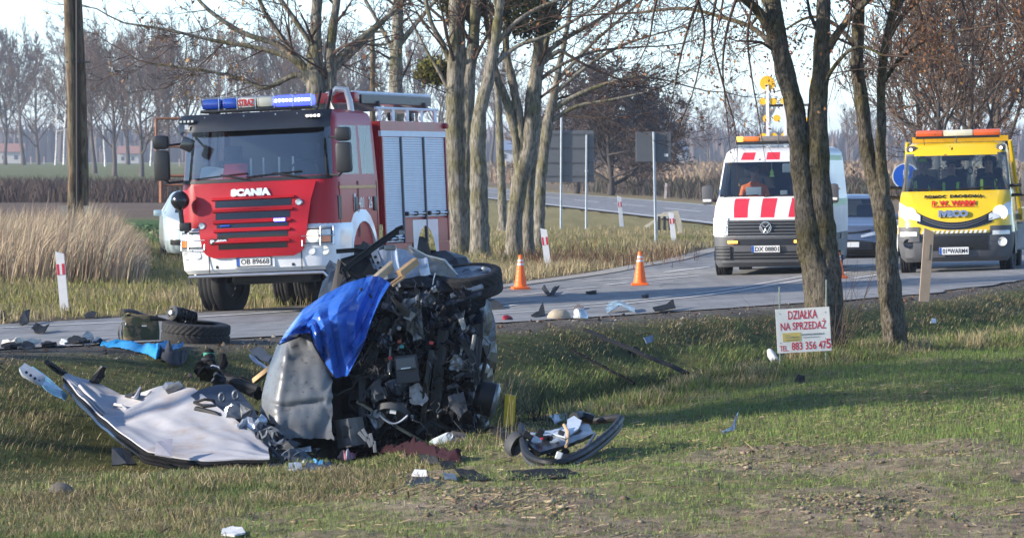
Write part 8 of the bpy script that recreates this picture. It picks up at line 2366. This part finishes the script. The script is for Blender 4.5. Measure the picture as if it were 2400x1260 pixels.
# cloth heaps
def cloth(name, label, cat, outline_top, outline_bot, lift, mat, seed, n=80, m=26, amp=.035, hump=.10, Yoff=0, wrinkle=14):
 """rumpled cloth on the ground between two photo lines (far and near outline)"""
 ux = np.linspace(0, 1, len(outline_top))
 rr = random.Random(seed); ph = rr.uniform(0, 6)
 gg = [G(*p) for p in outline_bot]; ux2 = np.linspace(0, 1, len(gg))
 def f(u, v):
  tx = np.interp(u, ux, [p[0] for p in outline_top]); ty = np.interp(u, ux, [p[1] for p in outline_top])
  bx_ = np.interp(u, ux, [p[0] for p in outline_bot]); by_ = np.interp(u, ux, [p[1] for p in outline_bot])
  gn = Vector([np.interp(u, ux2, [g[k] for g in gg]) for k in range(3)])
  # the far outline stands up: it is the crest of the heap
  hh = max(0.0, (by_ - ty)) * gn.y / FPX
  prof = math.sin(math.pi * min(1, v * .92 + .01)) ** .8
  p = Vector((gn.x + (tx - bx_) * gn.y / FPX * v, gn.y + .40 * v, gn.z + hh * prof * (.55 + .5 * nz((u * 6, v * 2, seed), 1.0, seed)) + .004))
  w = nz(p, 6, seed) * .7 + ridged(p, 4.5, seed + 3) * .55 + ridged(p, 13, seed + 7) * .38 + ridged(p, 27, seed + 9) * .14
  return p + Vector((.3 * w, -.4 * w, w * .8)) * amp * math.sin(math.pi * min(1, .12 + v * .8))
 b = MB().grid(n, m, f, thick=.006)
 mid = len(outline_bot) // 2
 return tag(b.build_at(name, mat, at_ground(*outline_bot[mid]), True), label, cat)
cloth('blue_jacket', 'bright blue jacket lying crumpled in front of the camouflage bag', 'jacket', [(232, 806), (280, 794), (330, 796), (365, 795), (400, 804), (422, 806)], [(234, 812), (280, 818), (330, 830), (365, 846), (395, 836), (420, 818)], 0, M('bright_blue_cloth', (.01, .22, .50), rough=.6, var=.15, scale=8), 3, amp=.05)
cloth('dark_clothes', 'dark navy clothes heap right of the blue jacket', 'clothes', [(362, 802), (380, 796), (400, 806), (420, 812), (434, 830)], [(362, 836), (380, 850), (402, 862), (424, 862), (436, 850)], 0, M('dark_navy_cloth', (.02, .024, .035), rough=.85, var=.3, scale=8), 4, amp=.05)
MAROON = M('maroon_quilted_cloth', (.024, .008, .012), rough=.9, spec=.15, var=.25, scale=9, col2=(.055, .026, .024), mixscale=5, mixlo=.62, mixhi=.75)
cloth('maroon_jacket', 'maroon quilted jacket lying at the foot of the wreck', 'jacket', [(812, 1056), (860, 1048), (900, 1042), (930, 1036), (965, 1028), (1010, 1032), (1050, 1046), (1076, 1060)], [(812, 1078), (860, 1072), (900, 1064), (930, 1066), (965, 1074), (1010, 1080), (1050, 1088), (1078, 1086)], 0, MAROON, 5, n=110, m=28, amp=.045)
cloth('grey_cloth', 'grey cloth bundle behind the maroon jacket', 'clothes', [(886, 1046), (900, 1040), (915, 1042)], [(884, 1056), (900, 1058), (916, 1056)], 0, M('grey_cloth', (.16, .16, .165), rough=.85), 6, amp=.01)
cloth('yellow_cloth', 'yellow cloth crumpled under the grey roof panel', 'cloth', [(728, 1050), (745, 1044), (765, 1040), (776, 1044)], [(728, 1066), (745, 1070), (762, 1068), (776, 1056)], 0, M('yellow_cloth', (.66, .45, .02), rough=.6, var=.15), 7, n=24, amp=.02)
cloth('pink_package', 'pink and white soft package at the left end of the maroon jacket', 'package', [(790, 1058), (810, 1054), (834, 1057)], [(790, 1076), (812, 1082), (834, 1076)], 0, M('pink_wrapper', (.55, .22, .27), rough=.5, var=.15, scale=12, col2=(.62, .66, .72), mixscale=7, mixlo=.5, mixhi=.56), 8, n=20, amp=.01)
cloth('blue_cloth', 'small light blue rag below the yellow cloth', 'cloth', [(718, 1080), (738, 1076), (754, 1082)], [(718, 1090), (738, 1094), (756, 1094)], 0, M('light_blue_cloth', (.06, .30, .55), rough=.6), 9, n=16, amp=.012)
cloth('pale_padding', 'torn pale padding at the left road edge', 'padding', [(0, 795), (30, 788), (60, 792), (88, 796)], [(0, 812), (30, 812), (60, 808), (92, 804)], 0, M('pale_padding', (.62, .58, .48), rough=.9, var=.15, scale=8), 10, amp=.02)

# broken door frame with seal, lower right
DR = thing('broken_door', 'torn off car door with black window seal and bare metal inner skin', 'car door', at_ground(1310, 1100)); R0 = Vector(DR.location)
def rb(mb, name, mat, smooth=None): mb.v = [v - R0 for v in mb.v]; return mb.build(name, mat, DR, smooth)
def dq(px, py, Y): return P(px, py - 7, Y - 3.05)
seal = [dq(1222, 1005, 40.0), dq(1226, 1040, 39.4), dq(1240, 1075, 38.9), dq(1285, 1092, 38.6), dq(1330, 1085, 38.7), dq(1380, 1058, 39.1), dq(1430, 1018, 39.7), dq(1452, 992, 40.2), dq(1448, 986, 40.4), dq(1400, 992, 40.6), dq(1350, 990, 40.7)]
sp, _ = smooth_poly(np.array(seal), np.ones(len(seal)), 5)
rb(MB().tube([Vector(p) for p in sp], .030, 8), 'window_seal', BLKP, 40)
rb(MB().tube([Vector(p) + Vector((.0, -.02, -.045)) for p in sp[:42]], .022, 8), 'outer_seal', DGREY, 40)
rb(poly_sheet([dq(1232, 1050, 39.4), dq(1250, 1030, 39.8), dq(1300, 1022, 40.1), dq(1345, 1000, 40.4), dq(1382, 1008, 40.2), dq(1392, 1030, 39.8), dq(1340, 1052, 39.5), dq(1265, 1074, 39.2)], .03, 3, .02, 5, 5), 'door_shell', M('charcoal_paint', (.035, .038, .044), rough=.3, coat=.4, var=.2), 30)
rb(poly_sheet([dq(1295, 1026, 39.75), dq(1330, 1012, 39.95), dq(1330, 992, 40.25), dq(1345, 984, 40.35), dq(1364, 995, 40.15), dq(1356, 1015, 39.85), dq(1325, 1034, 39.6)], .012, 3, .012, 5, 6), 'inner_skin', M('white_blue_metal', (.58, .64, .70), rough=.32, metal=.3, var=.12, scale=6))
rb(poly_sheet([dq(1255, 1030, 39.8), dq(1290, 1018, 40), dq(1318, 1016, 40), dq(1290, 1032, 39.7), dq(1262, 1042, 39.6)], .02, 3, .03, 7, 7), 'lock_panel', PALEM)
rb(MB().tube([dq(1322, 1002, 39.9), dq(1332, 1020, 39.7), dq(1330, 1045, 39.4), dq(1326, 1052, 39.3)], .013, 7), 'tan_hose', M('tan_hose', (.48, .31, .17), rough=.6), 40)
rb(MB().lathe([(-.03, .02), (-.05, .07), (-.06, .085), (-.03, .10), (.05, .09), (.06, .001)], 26, Matrix.Translation(dq(1206, 1046, 39.5)) @ Matrix.Rotation(R(28), 4, 'Y') @ Matrix.Rotation(R(30), 4, 'Z') @ Matrix.Scale(.62, 4, (1, 0, 0)), 'y'), 'speaker', DGREY, 40)
for k in range(16):
 x, y = rr_.uniform(1225, 1330), rr_.uniform(1018, 1082)
 rb(MB().cbox(dq(x, y, 39.45), (rr_.uniform(.03, .10), .04, rr_.uniform(.02, .07)), .008, Matrix.Rotation(rr_.uniform(-.8, .8), 3, 'Y')), 'lock_part', rr_.choice([BLKP, BLKP, DGREY, PALEM, NAVYM]))
for x, y in ((1270, 1034), (1266, 1050)): rb(MB().cbox(dq(x, y, 39.36), (.022, .02, .016), .004), 'red_plug', M('red_plug', (.55, .02, .03), rough=.4))
rb(MB().cbox(dq(1310, 1074, 38.8), (.05, .02, .06), .01, Matrix.Rotation(R(20), 3, 'Y')), 'white_clip', PLATE_W)
for a, c in (((1360, 1060), (1330, 1090)), ((1395, 1022), (1372, 1056)), ((1402, 1030), (1384, 1066))):
 rb(MB().tube([dq(a[0], a[1], 39.5), dq(c[0], c[1], 39.1)], .012, 5), 'guide_rail', GREYM)
rb(poly_sheet([dq(1300, 1080, 39.3), dq(1350, 1070, 39.3), dq(1395, 1045, 39.6), dq(1390, 1070, 39.4), dq(1340, 1090, 39.1)], .02, 2, .02, 6, 9), 'door_underside', BLKM)
rb(MB().tube([dq(1345, 985, 40.4), dq(1362, 982, 40.5), dq(1390, 990, 40.5)], .045, 7), 'mirror_base', BLKM, 40)

# hose loop, ditch rails and plates
o = MB().tube([P(1130, 1045, 40.9), P(1135, 1022, 40.9), P(1150, 1012, 40.8), P(1168, 1014, 40.6), P(1182, 1030, 40.4), P(1190, 1052, 40.2)], [.045, .05, .052, .052, .05, .045], 10); tag(o.build_at('air_hose', BLKP, at_ground(1160, 1062), 40), 'curved black hose between the wreck and the broken door', 'hose')
def ground_bar(label, a, c, w, mat, lift=.05, name='plastic_rail'):
 A, B = at_ground(*a, lift), at_ground(*c, lift)
 n = 8; pts = [A.lerp(B, k / n) + Vector((0, 0, .006 * math.sin(k * 2.1))) for k in range(n + 1)]
 t = thing(name, label, 'car part', at_ground((a[0] + c[0]) / 2, (a[1] + c[1]) / 2)); T0 = Vector(t.location)
 d = (B - A).normalized(); s = d.cross(Vector((0, 0, 1))).normalized(); up = s.cross(d)
 b = MB(); vs = []; fs = []
 for p in pts:
  for q, o_ in ((-1, 0), (-.7, .8), (0, .5), (.7, .8), (1, 0), (1, -.6), (-1, -.6)): vs.append(p - T0 + s * (q * w / 2) + up * (o_ * w * .35))
 for i in range(n):
  for j in range(7): fs.append((i * 7 + j, i * 7 + (j + 1) % 7, (i + 1) * 7 + (j + 1) % 7, (i + 1) * 7 + j))
 fs += [list(range(7)), [n * 7 + j for j in range(6, -1, -1)]]
 b.add(vs, fs); b.build('rail_channel', mat, t)
 for k in range(1, n): MB().cbox(pts[k] - T0 + up * w * .25, (.02, .03, .02), .004).build('rivet', DGREY, t)
 return t
ground_bar('long black plastic rail lying down the right ditch bank', (1372, 800), (1608, 903), .06, BLKD, .13)
ground_bar('shorter black plastic rail on the ditch bank left of the long one', (1336, 846), (1486, 926), .045, BLKD, .13)
def shard(name, label, cat, pts_px, Y=None, mat=BLKD, lift=.0, th=.012, amp=.02, sub=2, seed=1, stand=0.0):
 """a broken plate: points on the ground, raised by their third value (m)"""
 pts = []
 for p in pts_px:
  if Y is None: q = at_ground(p[0], p[1])
  else: q = P(p[0], p[1], Y + (p[2] if len(p) > 2 else 0))
  if Y is None and len(p) > 2: q = q + Vector((0, 0, p[2]))
  pts.append(q)
 c = sum(pts, Vector()) / len(pts)
 base = Vector((c.x, c.y, min(p.z for p in pts)))
 return tag(poly_sheet(pts, th, sub, amp, 8, seed, Vector((0, -.3, 1))).build_at(name, mat, base), label, cat)
BLG = M('blue_grey_paint', (.10, .14, .19), rough=.32, coat=.5, var=.2, scale=6)
o = thing('body_fragment', 'blue grey body panel fragment in the grass right of the ditch rails', 'car part', at_ground(1555, 980)); o0 = Vector(o.location)
for nm, pl, mm in (('flat_piece', [P(1498, 974, 45.0), P(1510, 960, 45.3), P(1560, 955, 45.4), P(1580, 968, 45.1), P(1570, 980, 44.9), P(1520, 982, 44.8)], BLG), ('raised_piece', [P(1576, 968, 45.1), P(1590, 946, 45.2), P(1620, 934, 45.2), P(1604, 962, 45), P(1590, 972, 45)], M('blue_grey_dark', (.10, .13, .17), rough=.4, var=.2))):
 b = poly_sheet(pl, .015, 3, .02, 6, 4); b.v = [v - o0 for v in b.v]; b.build(nm, mm, o, 30)
heap('engine_part', 'small black engine part in the grass left of the blue grey fragment', 'car part', [
 ('housing', MB().tube([P(1412, 955, 45.6), P(1430, 948, 45.6), P(1462, 952, 45.5)], [.05, .06, .04], 10), BLKP),
 ('flange', MB().lathe([(-.01, .02), (-.01, .055), (.02, .055)], 14, Matrix.Translation(P(1416, 952, 45.5)), 'x'), DGREY),
 ('cap', MB().cbox(P(1438, 943, 45.5), (.09, .06, .05), .015), BLKP),
 ('lug', MB().cbox(P(1456, 956, 45.4), (.06, .05, .04), .01), BLKM)], at_ground(1436, 962))
shard('flat_trim', 'long flat black trim lying on the soil below the broken door', 'car part', [(1186, 1124), (1190, 1110, .02), (1260, 1108, .03), (1330, 1108, .02), (1358, 1113), (1320, 1120), (1240, 1126)], amp=.006, seed=11)
shard('flat_trim', 'torn black trim on the soil below the maroon jacket, right piece', 'car part', [(1066, 1108, .03), (1110, 1112, .03), (1152, 1128), (1110, 1130), (1080, 1120)], seed=12)
heap('lamp_fragment', 'white and black lamp fragment lying on the soil below the wreck', 'car part', [
 ('white_shell', poly_sheet([at_ground(966, 1128, .03), at_ground(972, 1122, .06), at_ground(1000, 1122, .05), at_ground(1003, 1130, .02)], .015, 2, .01, 8, 3), PLATE_W),
 ('black_shell', poly_sheet([at_ground(948, 1140), at_ground(956, 1122, .03), at_ground(1004, 1130, .04), at_ground(1050, 1134, .0), at_ground(1010, 1142)], .02, 2, .02, 8, 4), BLKP)], at_ground(990, 1142))
shard('flat_trim', 'narrow dark blue strip on the soil below the lamp fragment', 'car part', [(1040, 1118, .01), (1068, 1126, .015), (1070, 1132), (1044, 1126)], mat=SLATE, seed=13)
shard('plastic_shard', 'flat dark plastic piece in front of the maroon jacket', 'car part', [(980, 1080, .03), (1024, 1078, .03), (1030, 1088), (985, 1090)], seed=14, mat=DGREYD)
shard('plastic_shard', 'dark flat piece on the grass right of the maroon jacket end', 'car part', [(1030, 1090, .02), (1062, 1092, .02), (1066, 1100), (1036, 1102)], seed=15)
shard('plastic_shard', 'dark blue curved shard on the green field at right', 'car part', [(1690, 1018), (1716, 1010, .02), (1730, 994, .10), (1722, 1016, .02), (1700, 1023)], seed=16, mat=M('navy_trim', (.03, .05, .10)))
shard('plastic_shard', 'small black shard in the dry grass below the sale sign', 'car part', [(1862, 902), (1872, 894, .05), (1888, 896, .04), (1884, 904)], seed=17)
shard('metal_shard', 'pale metal strip in the grass behind the broken door', 'car part', [(1288, 985, .02), (1330, 980, .03), (1340, 988, .01), (1300, 994)], seed=18, mat=PALEM)
shard('plastic_shard', 'dark shard on the upper bank above the long black rail', 'car part', [(1470, 828, .02), (1490, 824, .05), (1502, 834, .02), (1484, 838)], seed=20)
shard('plastic_shard', 'blue grey scrap on the upper bank right of the dark shard', 'car part', [(1508, 802, .03), (1528, 800, .06), (1532, 808, .02), (1516, 810)], seed=21, mat=BLG)
shard('white_fragment', 'white plastic lump on the soil at the bottom edge of the picture', 'plastic', [(518, 1256), (522, 1251, .015), (545, 1249, .025), (568, 1252, .02), (574, 1258), (548, 1261)], seed=22, mat=M('white_plastic', (.66, .66, .65), rough=.5, var=.1), amp=.012)
shard('white_fragment', 'small white scrap in the grass on the right ditch bank', 'plastic', [(2180, 762), (2184, 755, .03), (2192, 756, .03), (2194, 762)], seed=23, mat=M('white_plastic', (.66, .66, .65)))
for k, (x, y, lab) in enumerate([(690, 1105, 'pale glass trim scrap left of the blue rag'), (730, 1104, 'dark trim scrap below the light blue rag'), (760, 1096, 'dark trim scrap right of the light blue rag')]):
 shard('plastic_shard', lab, 'car part', [(x - 18, y), (x - 12, y - 10, .02), (x + 14, y - 6, .03), (x + 20, y + 2), (x, y + 5)], seed=40 + k, mat=PALEM if k == 0 else NAVYM)
# washer bottle and white bracket at the wreck foot
o = MB().cbox(P(1036, 1036, 40.2), (.20, .14, .12), .035, Matrix.Rotation(R(-25), 3, 'Y')); tag(o.build_at('washer_bottle', M('milky_plastic', (.62, .68, .72), rough=.35, var=.08), at_ground(1036, 1056), 40), 'milky white fluid bottle at the right foot of the wreck', 'bottle')
heap('bracket_assembly', 'brown and grey metal bracket beside the milky bottle', 'car part', [
 ('plate', poly_sheet([P(1058, 1012, 40.2), P(1090, 1018, 40.2), P(1096, 1034, 40.1), P(1062, 1028, 40.1)], .015, 2, .02, 8, 3), M('brown_grey_metal', (.14, .12, .10), rough=.5, var=.25)),
 ('arm', MB().tube([P(1116, 1046, 40.1), P(1100, 1074, 39.9)], .02, 5), GREYM), ('arm', MB().tube([P(1060, 1030, 40.1), P(1112, 1046, 40.1)], .022, 6), GREYM),
 ('ring', MB().lathe([(-.01, .018), (-.015, .03), (.01, .03)], 12, Matrix.Translation(P(1054, 1020, 40.1)), 'y'), PALEM)], at_ground(1085, 1074))
# grey bottle behind the sign
heap('grey_bottle', 'crumpled white grey bottle in the grass left of the sale sign', 'bottle', [
 ('body', MB().tube([P(1804, 822, 50.4), P(1808, 832, 50.3), P(1818, 846, 50.2), P(1824, 852, 50.2)], [.03, .045, .045, .03], 10), M('bottle_grey', (.55, .57, .6), rough=.4, var=.15, scale=12)),
 ('neck', MB().tube([P(1822, 852, 50.2), P(1832, 860, 50.1)], [.035, .03], 8), PLATE_W)], at_ground(1818, 862))
# root clump and stone
twig_bush('reddish brown root clump on the right field edge', 2298, 786, 58, 14, .22, .9, 15, M('root_red', (.12, .05, .035), rough=.9), .008, cat='roots')
o = MB(); o.grid(14, 8, lambda u, v: tuple(at_ground(140, 1152) + Vector((.10 * math.cos(6.283 * u) * math.sin(math.pi * (.5 + .5 * v)) * (1 + .15 * math.sin(9 * u)), .09 * math.sin(6.283 * u) * math.sin(math.pi * (.5 + .5 * v)), .075 * (1 - math.sin(math.pi * (.5 + .5 * v))) if False else .07 * math.cos(math.pi * .5 * (1 - v)))))); tag(o.build_at('stone', M('field_stone', (.12, .105, .09), rough=.9, var=.2, scale=14, bump=.3), at_ground(140, 1156), True), 'rounded grey stone in the grass at lower left', 'stone')

# things on the asphalt
def road_point(px, py, lift=0.0):
 x, y = RP(px, py); return Vector((x, y, float(zroad(np.array([x]), np.array([y]))[0]) + .016 + lift))
def rshard(name, label, cat, pts_px, mat, seed, amp=.015, th=.012):
 pts = [road_point(p[0], p[1], p[2] if len(p) > 2 else 0) for p in pts_px]
 c = sum(pts, Vector()) / len(pts)
 return tag(poly_sheet(pts, th, 2, amp, 8, seed, Vector((0, -.3, 1))).build_at(name, mat, (c.x, c.y, min(p.z for p in pts))), label, cat)
rshard('bumper_piece', 'dark curled bumper piece on the road right of the first cone', 'car part', [(1268, 690, .06), (1276, 686, .10), (1290, 696, .02), (1296, 690, .08), (1312, 694, .14), (1298, 697, 0), (1284, 697, 0)], DGREYD, 3, .03)
rshard('plastic_shard', 'thin dark strip on the road between the first two cones', 'car part', [(1372, 690, .02), (1398, 688, .02), (1398, 691, 0), (1374, 692, 0)], BLKD, 4)
rshard('plastic_shard', 'thin dark strip on the road in front of the middle cone', 'car part', [(1504, 699, .02), (1520, 698, .02), (1520, 701, 0), (1506, 702, 0)], BLKD, 5)
rshard('bumper_strip', 'long blue grey bumper strip at the near road edge', 'car part', [(1420, 735, .05), (1430, 730, .10), (1450, 728, .12), (1486, 733, .05), (1488, 736, .0), (1450, 733, .08), (1424, 738, 0)], BLG, 6, .02)
rshard('plastic_bar', 'black plastic bar at the near road edge right of the bumper strip', 'car part', [(1530, 732, .03), (1560, 728, .05), (1578, 724, .10), (1584, 730, .02), (1534, 735, 0)], BLKD, 7)
rshard('plastic_shard', 'black triangular shard at the near road edge left of the stones', 'car part', [(1244, 744, .0), (1262, 738, .04), (1272, 732, .12), (1278, 743, 0), (1256, 746, 0)], BLKD, 8)
rshard('plastic_shard', 'brown flat scrap on the road above the crumpled foil', 'car part', [(1345, 727, .02), (1355, 724, .05), (1368, 726, .03), (1360, 729, 0)], M('brown_scrap', (.14, .10, .07), rough=.7), 9)
rshard('plastic_shard', 'dark slab on the road right beside the wreck wheel', 'car part', [(1136, 722, .02), (1152, 716, .08), (1172, 720, .04), (1184, 726, .0), (1150, 727, 0)], DGREYD, 10)
rshard('plastic_shard', 'dark grey box shaped scrap lying on the road at far left', 'car part', [(44, 765, .02), (54, 755, .12), (70, 752, .14), (68, 764, .02), (52, 767, 0)], DGREYD, 11)
rshard('plastic_shard', 'black scrap at the far road edge at the left picture border', 'car part', [(2, 754, .02), (4, 749, .1), (13, 750, .1), (14, 757, 0)], BLKD, 12)
rshard('plastic_shard', 'broken black mirror housing on the road at left', 'car part', [(74, 782, .05), (84, 777, .09), (102, 780, .06), (116, 777, .07), (104, 785, 0), (84, 785, 0)], BLKD, 13)
rshard('plastic_shard', 'dark flat scrap at the grass edge left of the fire engine wheel', 'car part', [(196, 746, .03), (215, 742, .06), (226, 744, .05), (222, 748, 0), (200, 749, 0)], DGREYD, 14)
def pebble(name, label, cat, px, py, wpx, hpx, mat, seed, crum=.2, road=True):
 g = road_point(px, py) if road else at_ground(px, py)
 s = g.y / FPX; rx, rz = wpx * s / 2, hpx * s
 b = MB(); b.grid(20, 10, lambda u, v: tuple(Vector((rx * math.cos(6.283 * u) * math.sin(math.pi * (.05 + .5 * v)), rx * .8 * math.sin(6.283 * u) * math.sin(math.pi * (.05 + .5 * v)), rz * math.cos(math.pi * (.0 + .5 * v))))))
 b.v = [v * (1 + crum * ridged(v, 9, seed)) for v in b.v]
 return tag(b.build(name, mat, None, None if crum > .15 else True, g), label, cat)
pebble('stuffed_bag', 'tan dusty cushion lying at the near road edge', 'cushion', 1310, 748, 52, 19, M('tan_cushion', (.34, .29, .22), rough=.8, var=.25, scale=10), 3, .10)
pebble('foil_ball', 'crumpled silver foil ball at the near road edge right of the cushion', 'foil', 1360, 748, 30, 19, M('silver_foil', (.55, .58, .60), rough=.3, metal=.5, var=.3, scale=14), 4, .3)
pebble('red_lamp_piece', 'broken red tail lamp piece at the road edge right of the wreck', 'car part', 1190, 752, 22, 9, M('tail_lamp_red', (.30, .02, .03), rough=.3, var=.4, scale=18, col2=(.02, .02, .02), mixscale=14), 5, .35)
rl = random.Random(77)
labs = ['black interior trim heap at the left road edge, %s piece' % w for w in ('leftmost', 'second', 'third', 'fourth', 'fifth', 'sixth', 'rightmost')]
for k, (x, y, w, h, mm) in enumerate([(30, 815, 60, 10, BLKD), (62, 822, 52, 12, DGREY), (115, 812, 46, 10, BLKD), (150, 805, 22, 12, PLATE_W), (180, 805, 50, 14, BLKD), (208, 800, 26, 22, BLKM), (232, 806, 34, 8, SLATE)]):
 pts = []
 for i in range(6):
  a = 6.283 * i / 6 + .3
  pts.append(at_ground(x + w / 2 * math.cos(a) * rl.uniform(.8, 1.1), y + 2 + h * .2 * math.sin(a), max(0, -math.sin(a)) * h * .9 * 46 / FPX * rl.uniform(.6, 1.2) + .01))
 c = sum(pts, Vector()) / 6
 tag(poly_sheet(pts, .02, 2, .03, 9, k, Vector((0, -.3, 1))).build_at('interior_trim', mm, (c.x, c.y, min(p.z for p in pts))), labs[k], 'car part', 'trim pieces along the left road edge')
# splinters: crumbs of glass, plastic and paint too small to pick apart
def splinters():
 n = 5200
 px = np.concatenate([rng.normal(330, 240, n // 2), rng.normal(1230, 130, n // 3), rng.uniform(0, 1750, n - n // 2 - n // 3)])
 X, Y, Z = [], [], []
 EAx = EA
 edge_px = 1200 + EA[:, 0] / EA[:, 1] * FPX
 ey = np.interp(px, edge_px, EA[:, 1])
 Y = ey + rng.gamma(1.4, 2.0, n) - 1.3
 X = (px - 1200) / FPX * Y
 d = seg_dist(X, Y, E_EDGE); df = seg_dist(X, Y, F_EDGE)
 ok = (df < -.3) & (px > -40) & (px < 1900); X, Y, d = X[ok], Y[ok], d[ok]; n = len(X)
 z = np.where(d > 0, zroad(X, Y) + .014, H(X, Y) + .008)
 kind = rng.uniform(0, 1, n)
 s = np.where(kind < .55, rng.uniform(.004, .010, n), rng.gamma(1.5, .011, n).clip(.006, .08))
 bx = np.array([(1, .2, 0), (-.3, 1, 0), (-1, -.3, 0), (.2, -1, 0), (.1, .1, .8)], float)
 v = bx[None] * s[:, None, None] * rng.uniform(.5, 1.5, (n, 5, 1)) + rng.normal(0, .2, (n, 5, 3)) * s[:, None, None]
 v[..., 2] = np.abs(v[..., 2])
 a = rng.uniform(0, 6.28, n); ca, sa = np.cos(a)[:, None], np.sin(a)[:, None]
 st = rng.uniform(.6, 2.2, n)[:, None]
 vx, vy = v[..., 0] * st, v[..., 1]
 v = np.stack([vx * ca - vy * sa, vx * sa + vy * ca, v[..., 2]], -1) + np.stack([X, Y, z], 1)[:, None]
 f0 = np.array([(0, 1, 4), (1, 2, 4), (2, 3, 4), (3, 0, 4)])
 f = ((np.arange(n) * 5)[:, None, None] + f0).reshape(-1, 3)
 c = np.where((kind < .55)[:, None], pick(n, ((.45, .62, .60), 3), ((.62, .68, .68), 2)), pick(n, ((.02, .021, .024), 5), ((.06, .065, .07), 2), ((.03, .045, .08), 1), ((.5, .5, .5), .8), ((.35, .05, .04), .25)))
 tag(link('splinters', mesh_np('splinters', v.reshape(-1, 3), f, [attr_mat('splinter', rough=.3, spec=.6)], np.repeat(c, 5, axis=0))), 'crumbs of glass and black plastic strewn over the road edge', 'debris', kind='stuff')
splinters()
# ------------------------------------------------------------------ haze
hz_m = bpy.data.materials.new('winter_haze'); hz_m.use_nodes = True
hn, hl = hz_m.node_tree.nodes, hz_m.node_tree.links
hn.clear()
ho = hn.new('ShaderNodeOutputMaterial'); hv = hn.new('ShaderNodeVolumePrincipled')
hv.inputs['Color'].default_value = (.78, .86, 1.0, 1)
hv.inputs['Density'].default_value = .00021
hv.inputs['Anisotropy'].default_value = .2
hl.new(hv.outputs[0], ho.inputs['Volume'])
hb = MB().box((0, 3150, 24), (8300, 6900, 52))
tag(hb.build('haze', hz_m), 'thin pale blue winter haze over the fields', 'haze', kind='stuff')
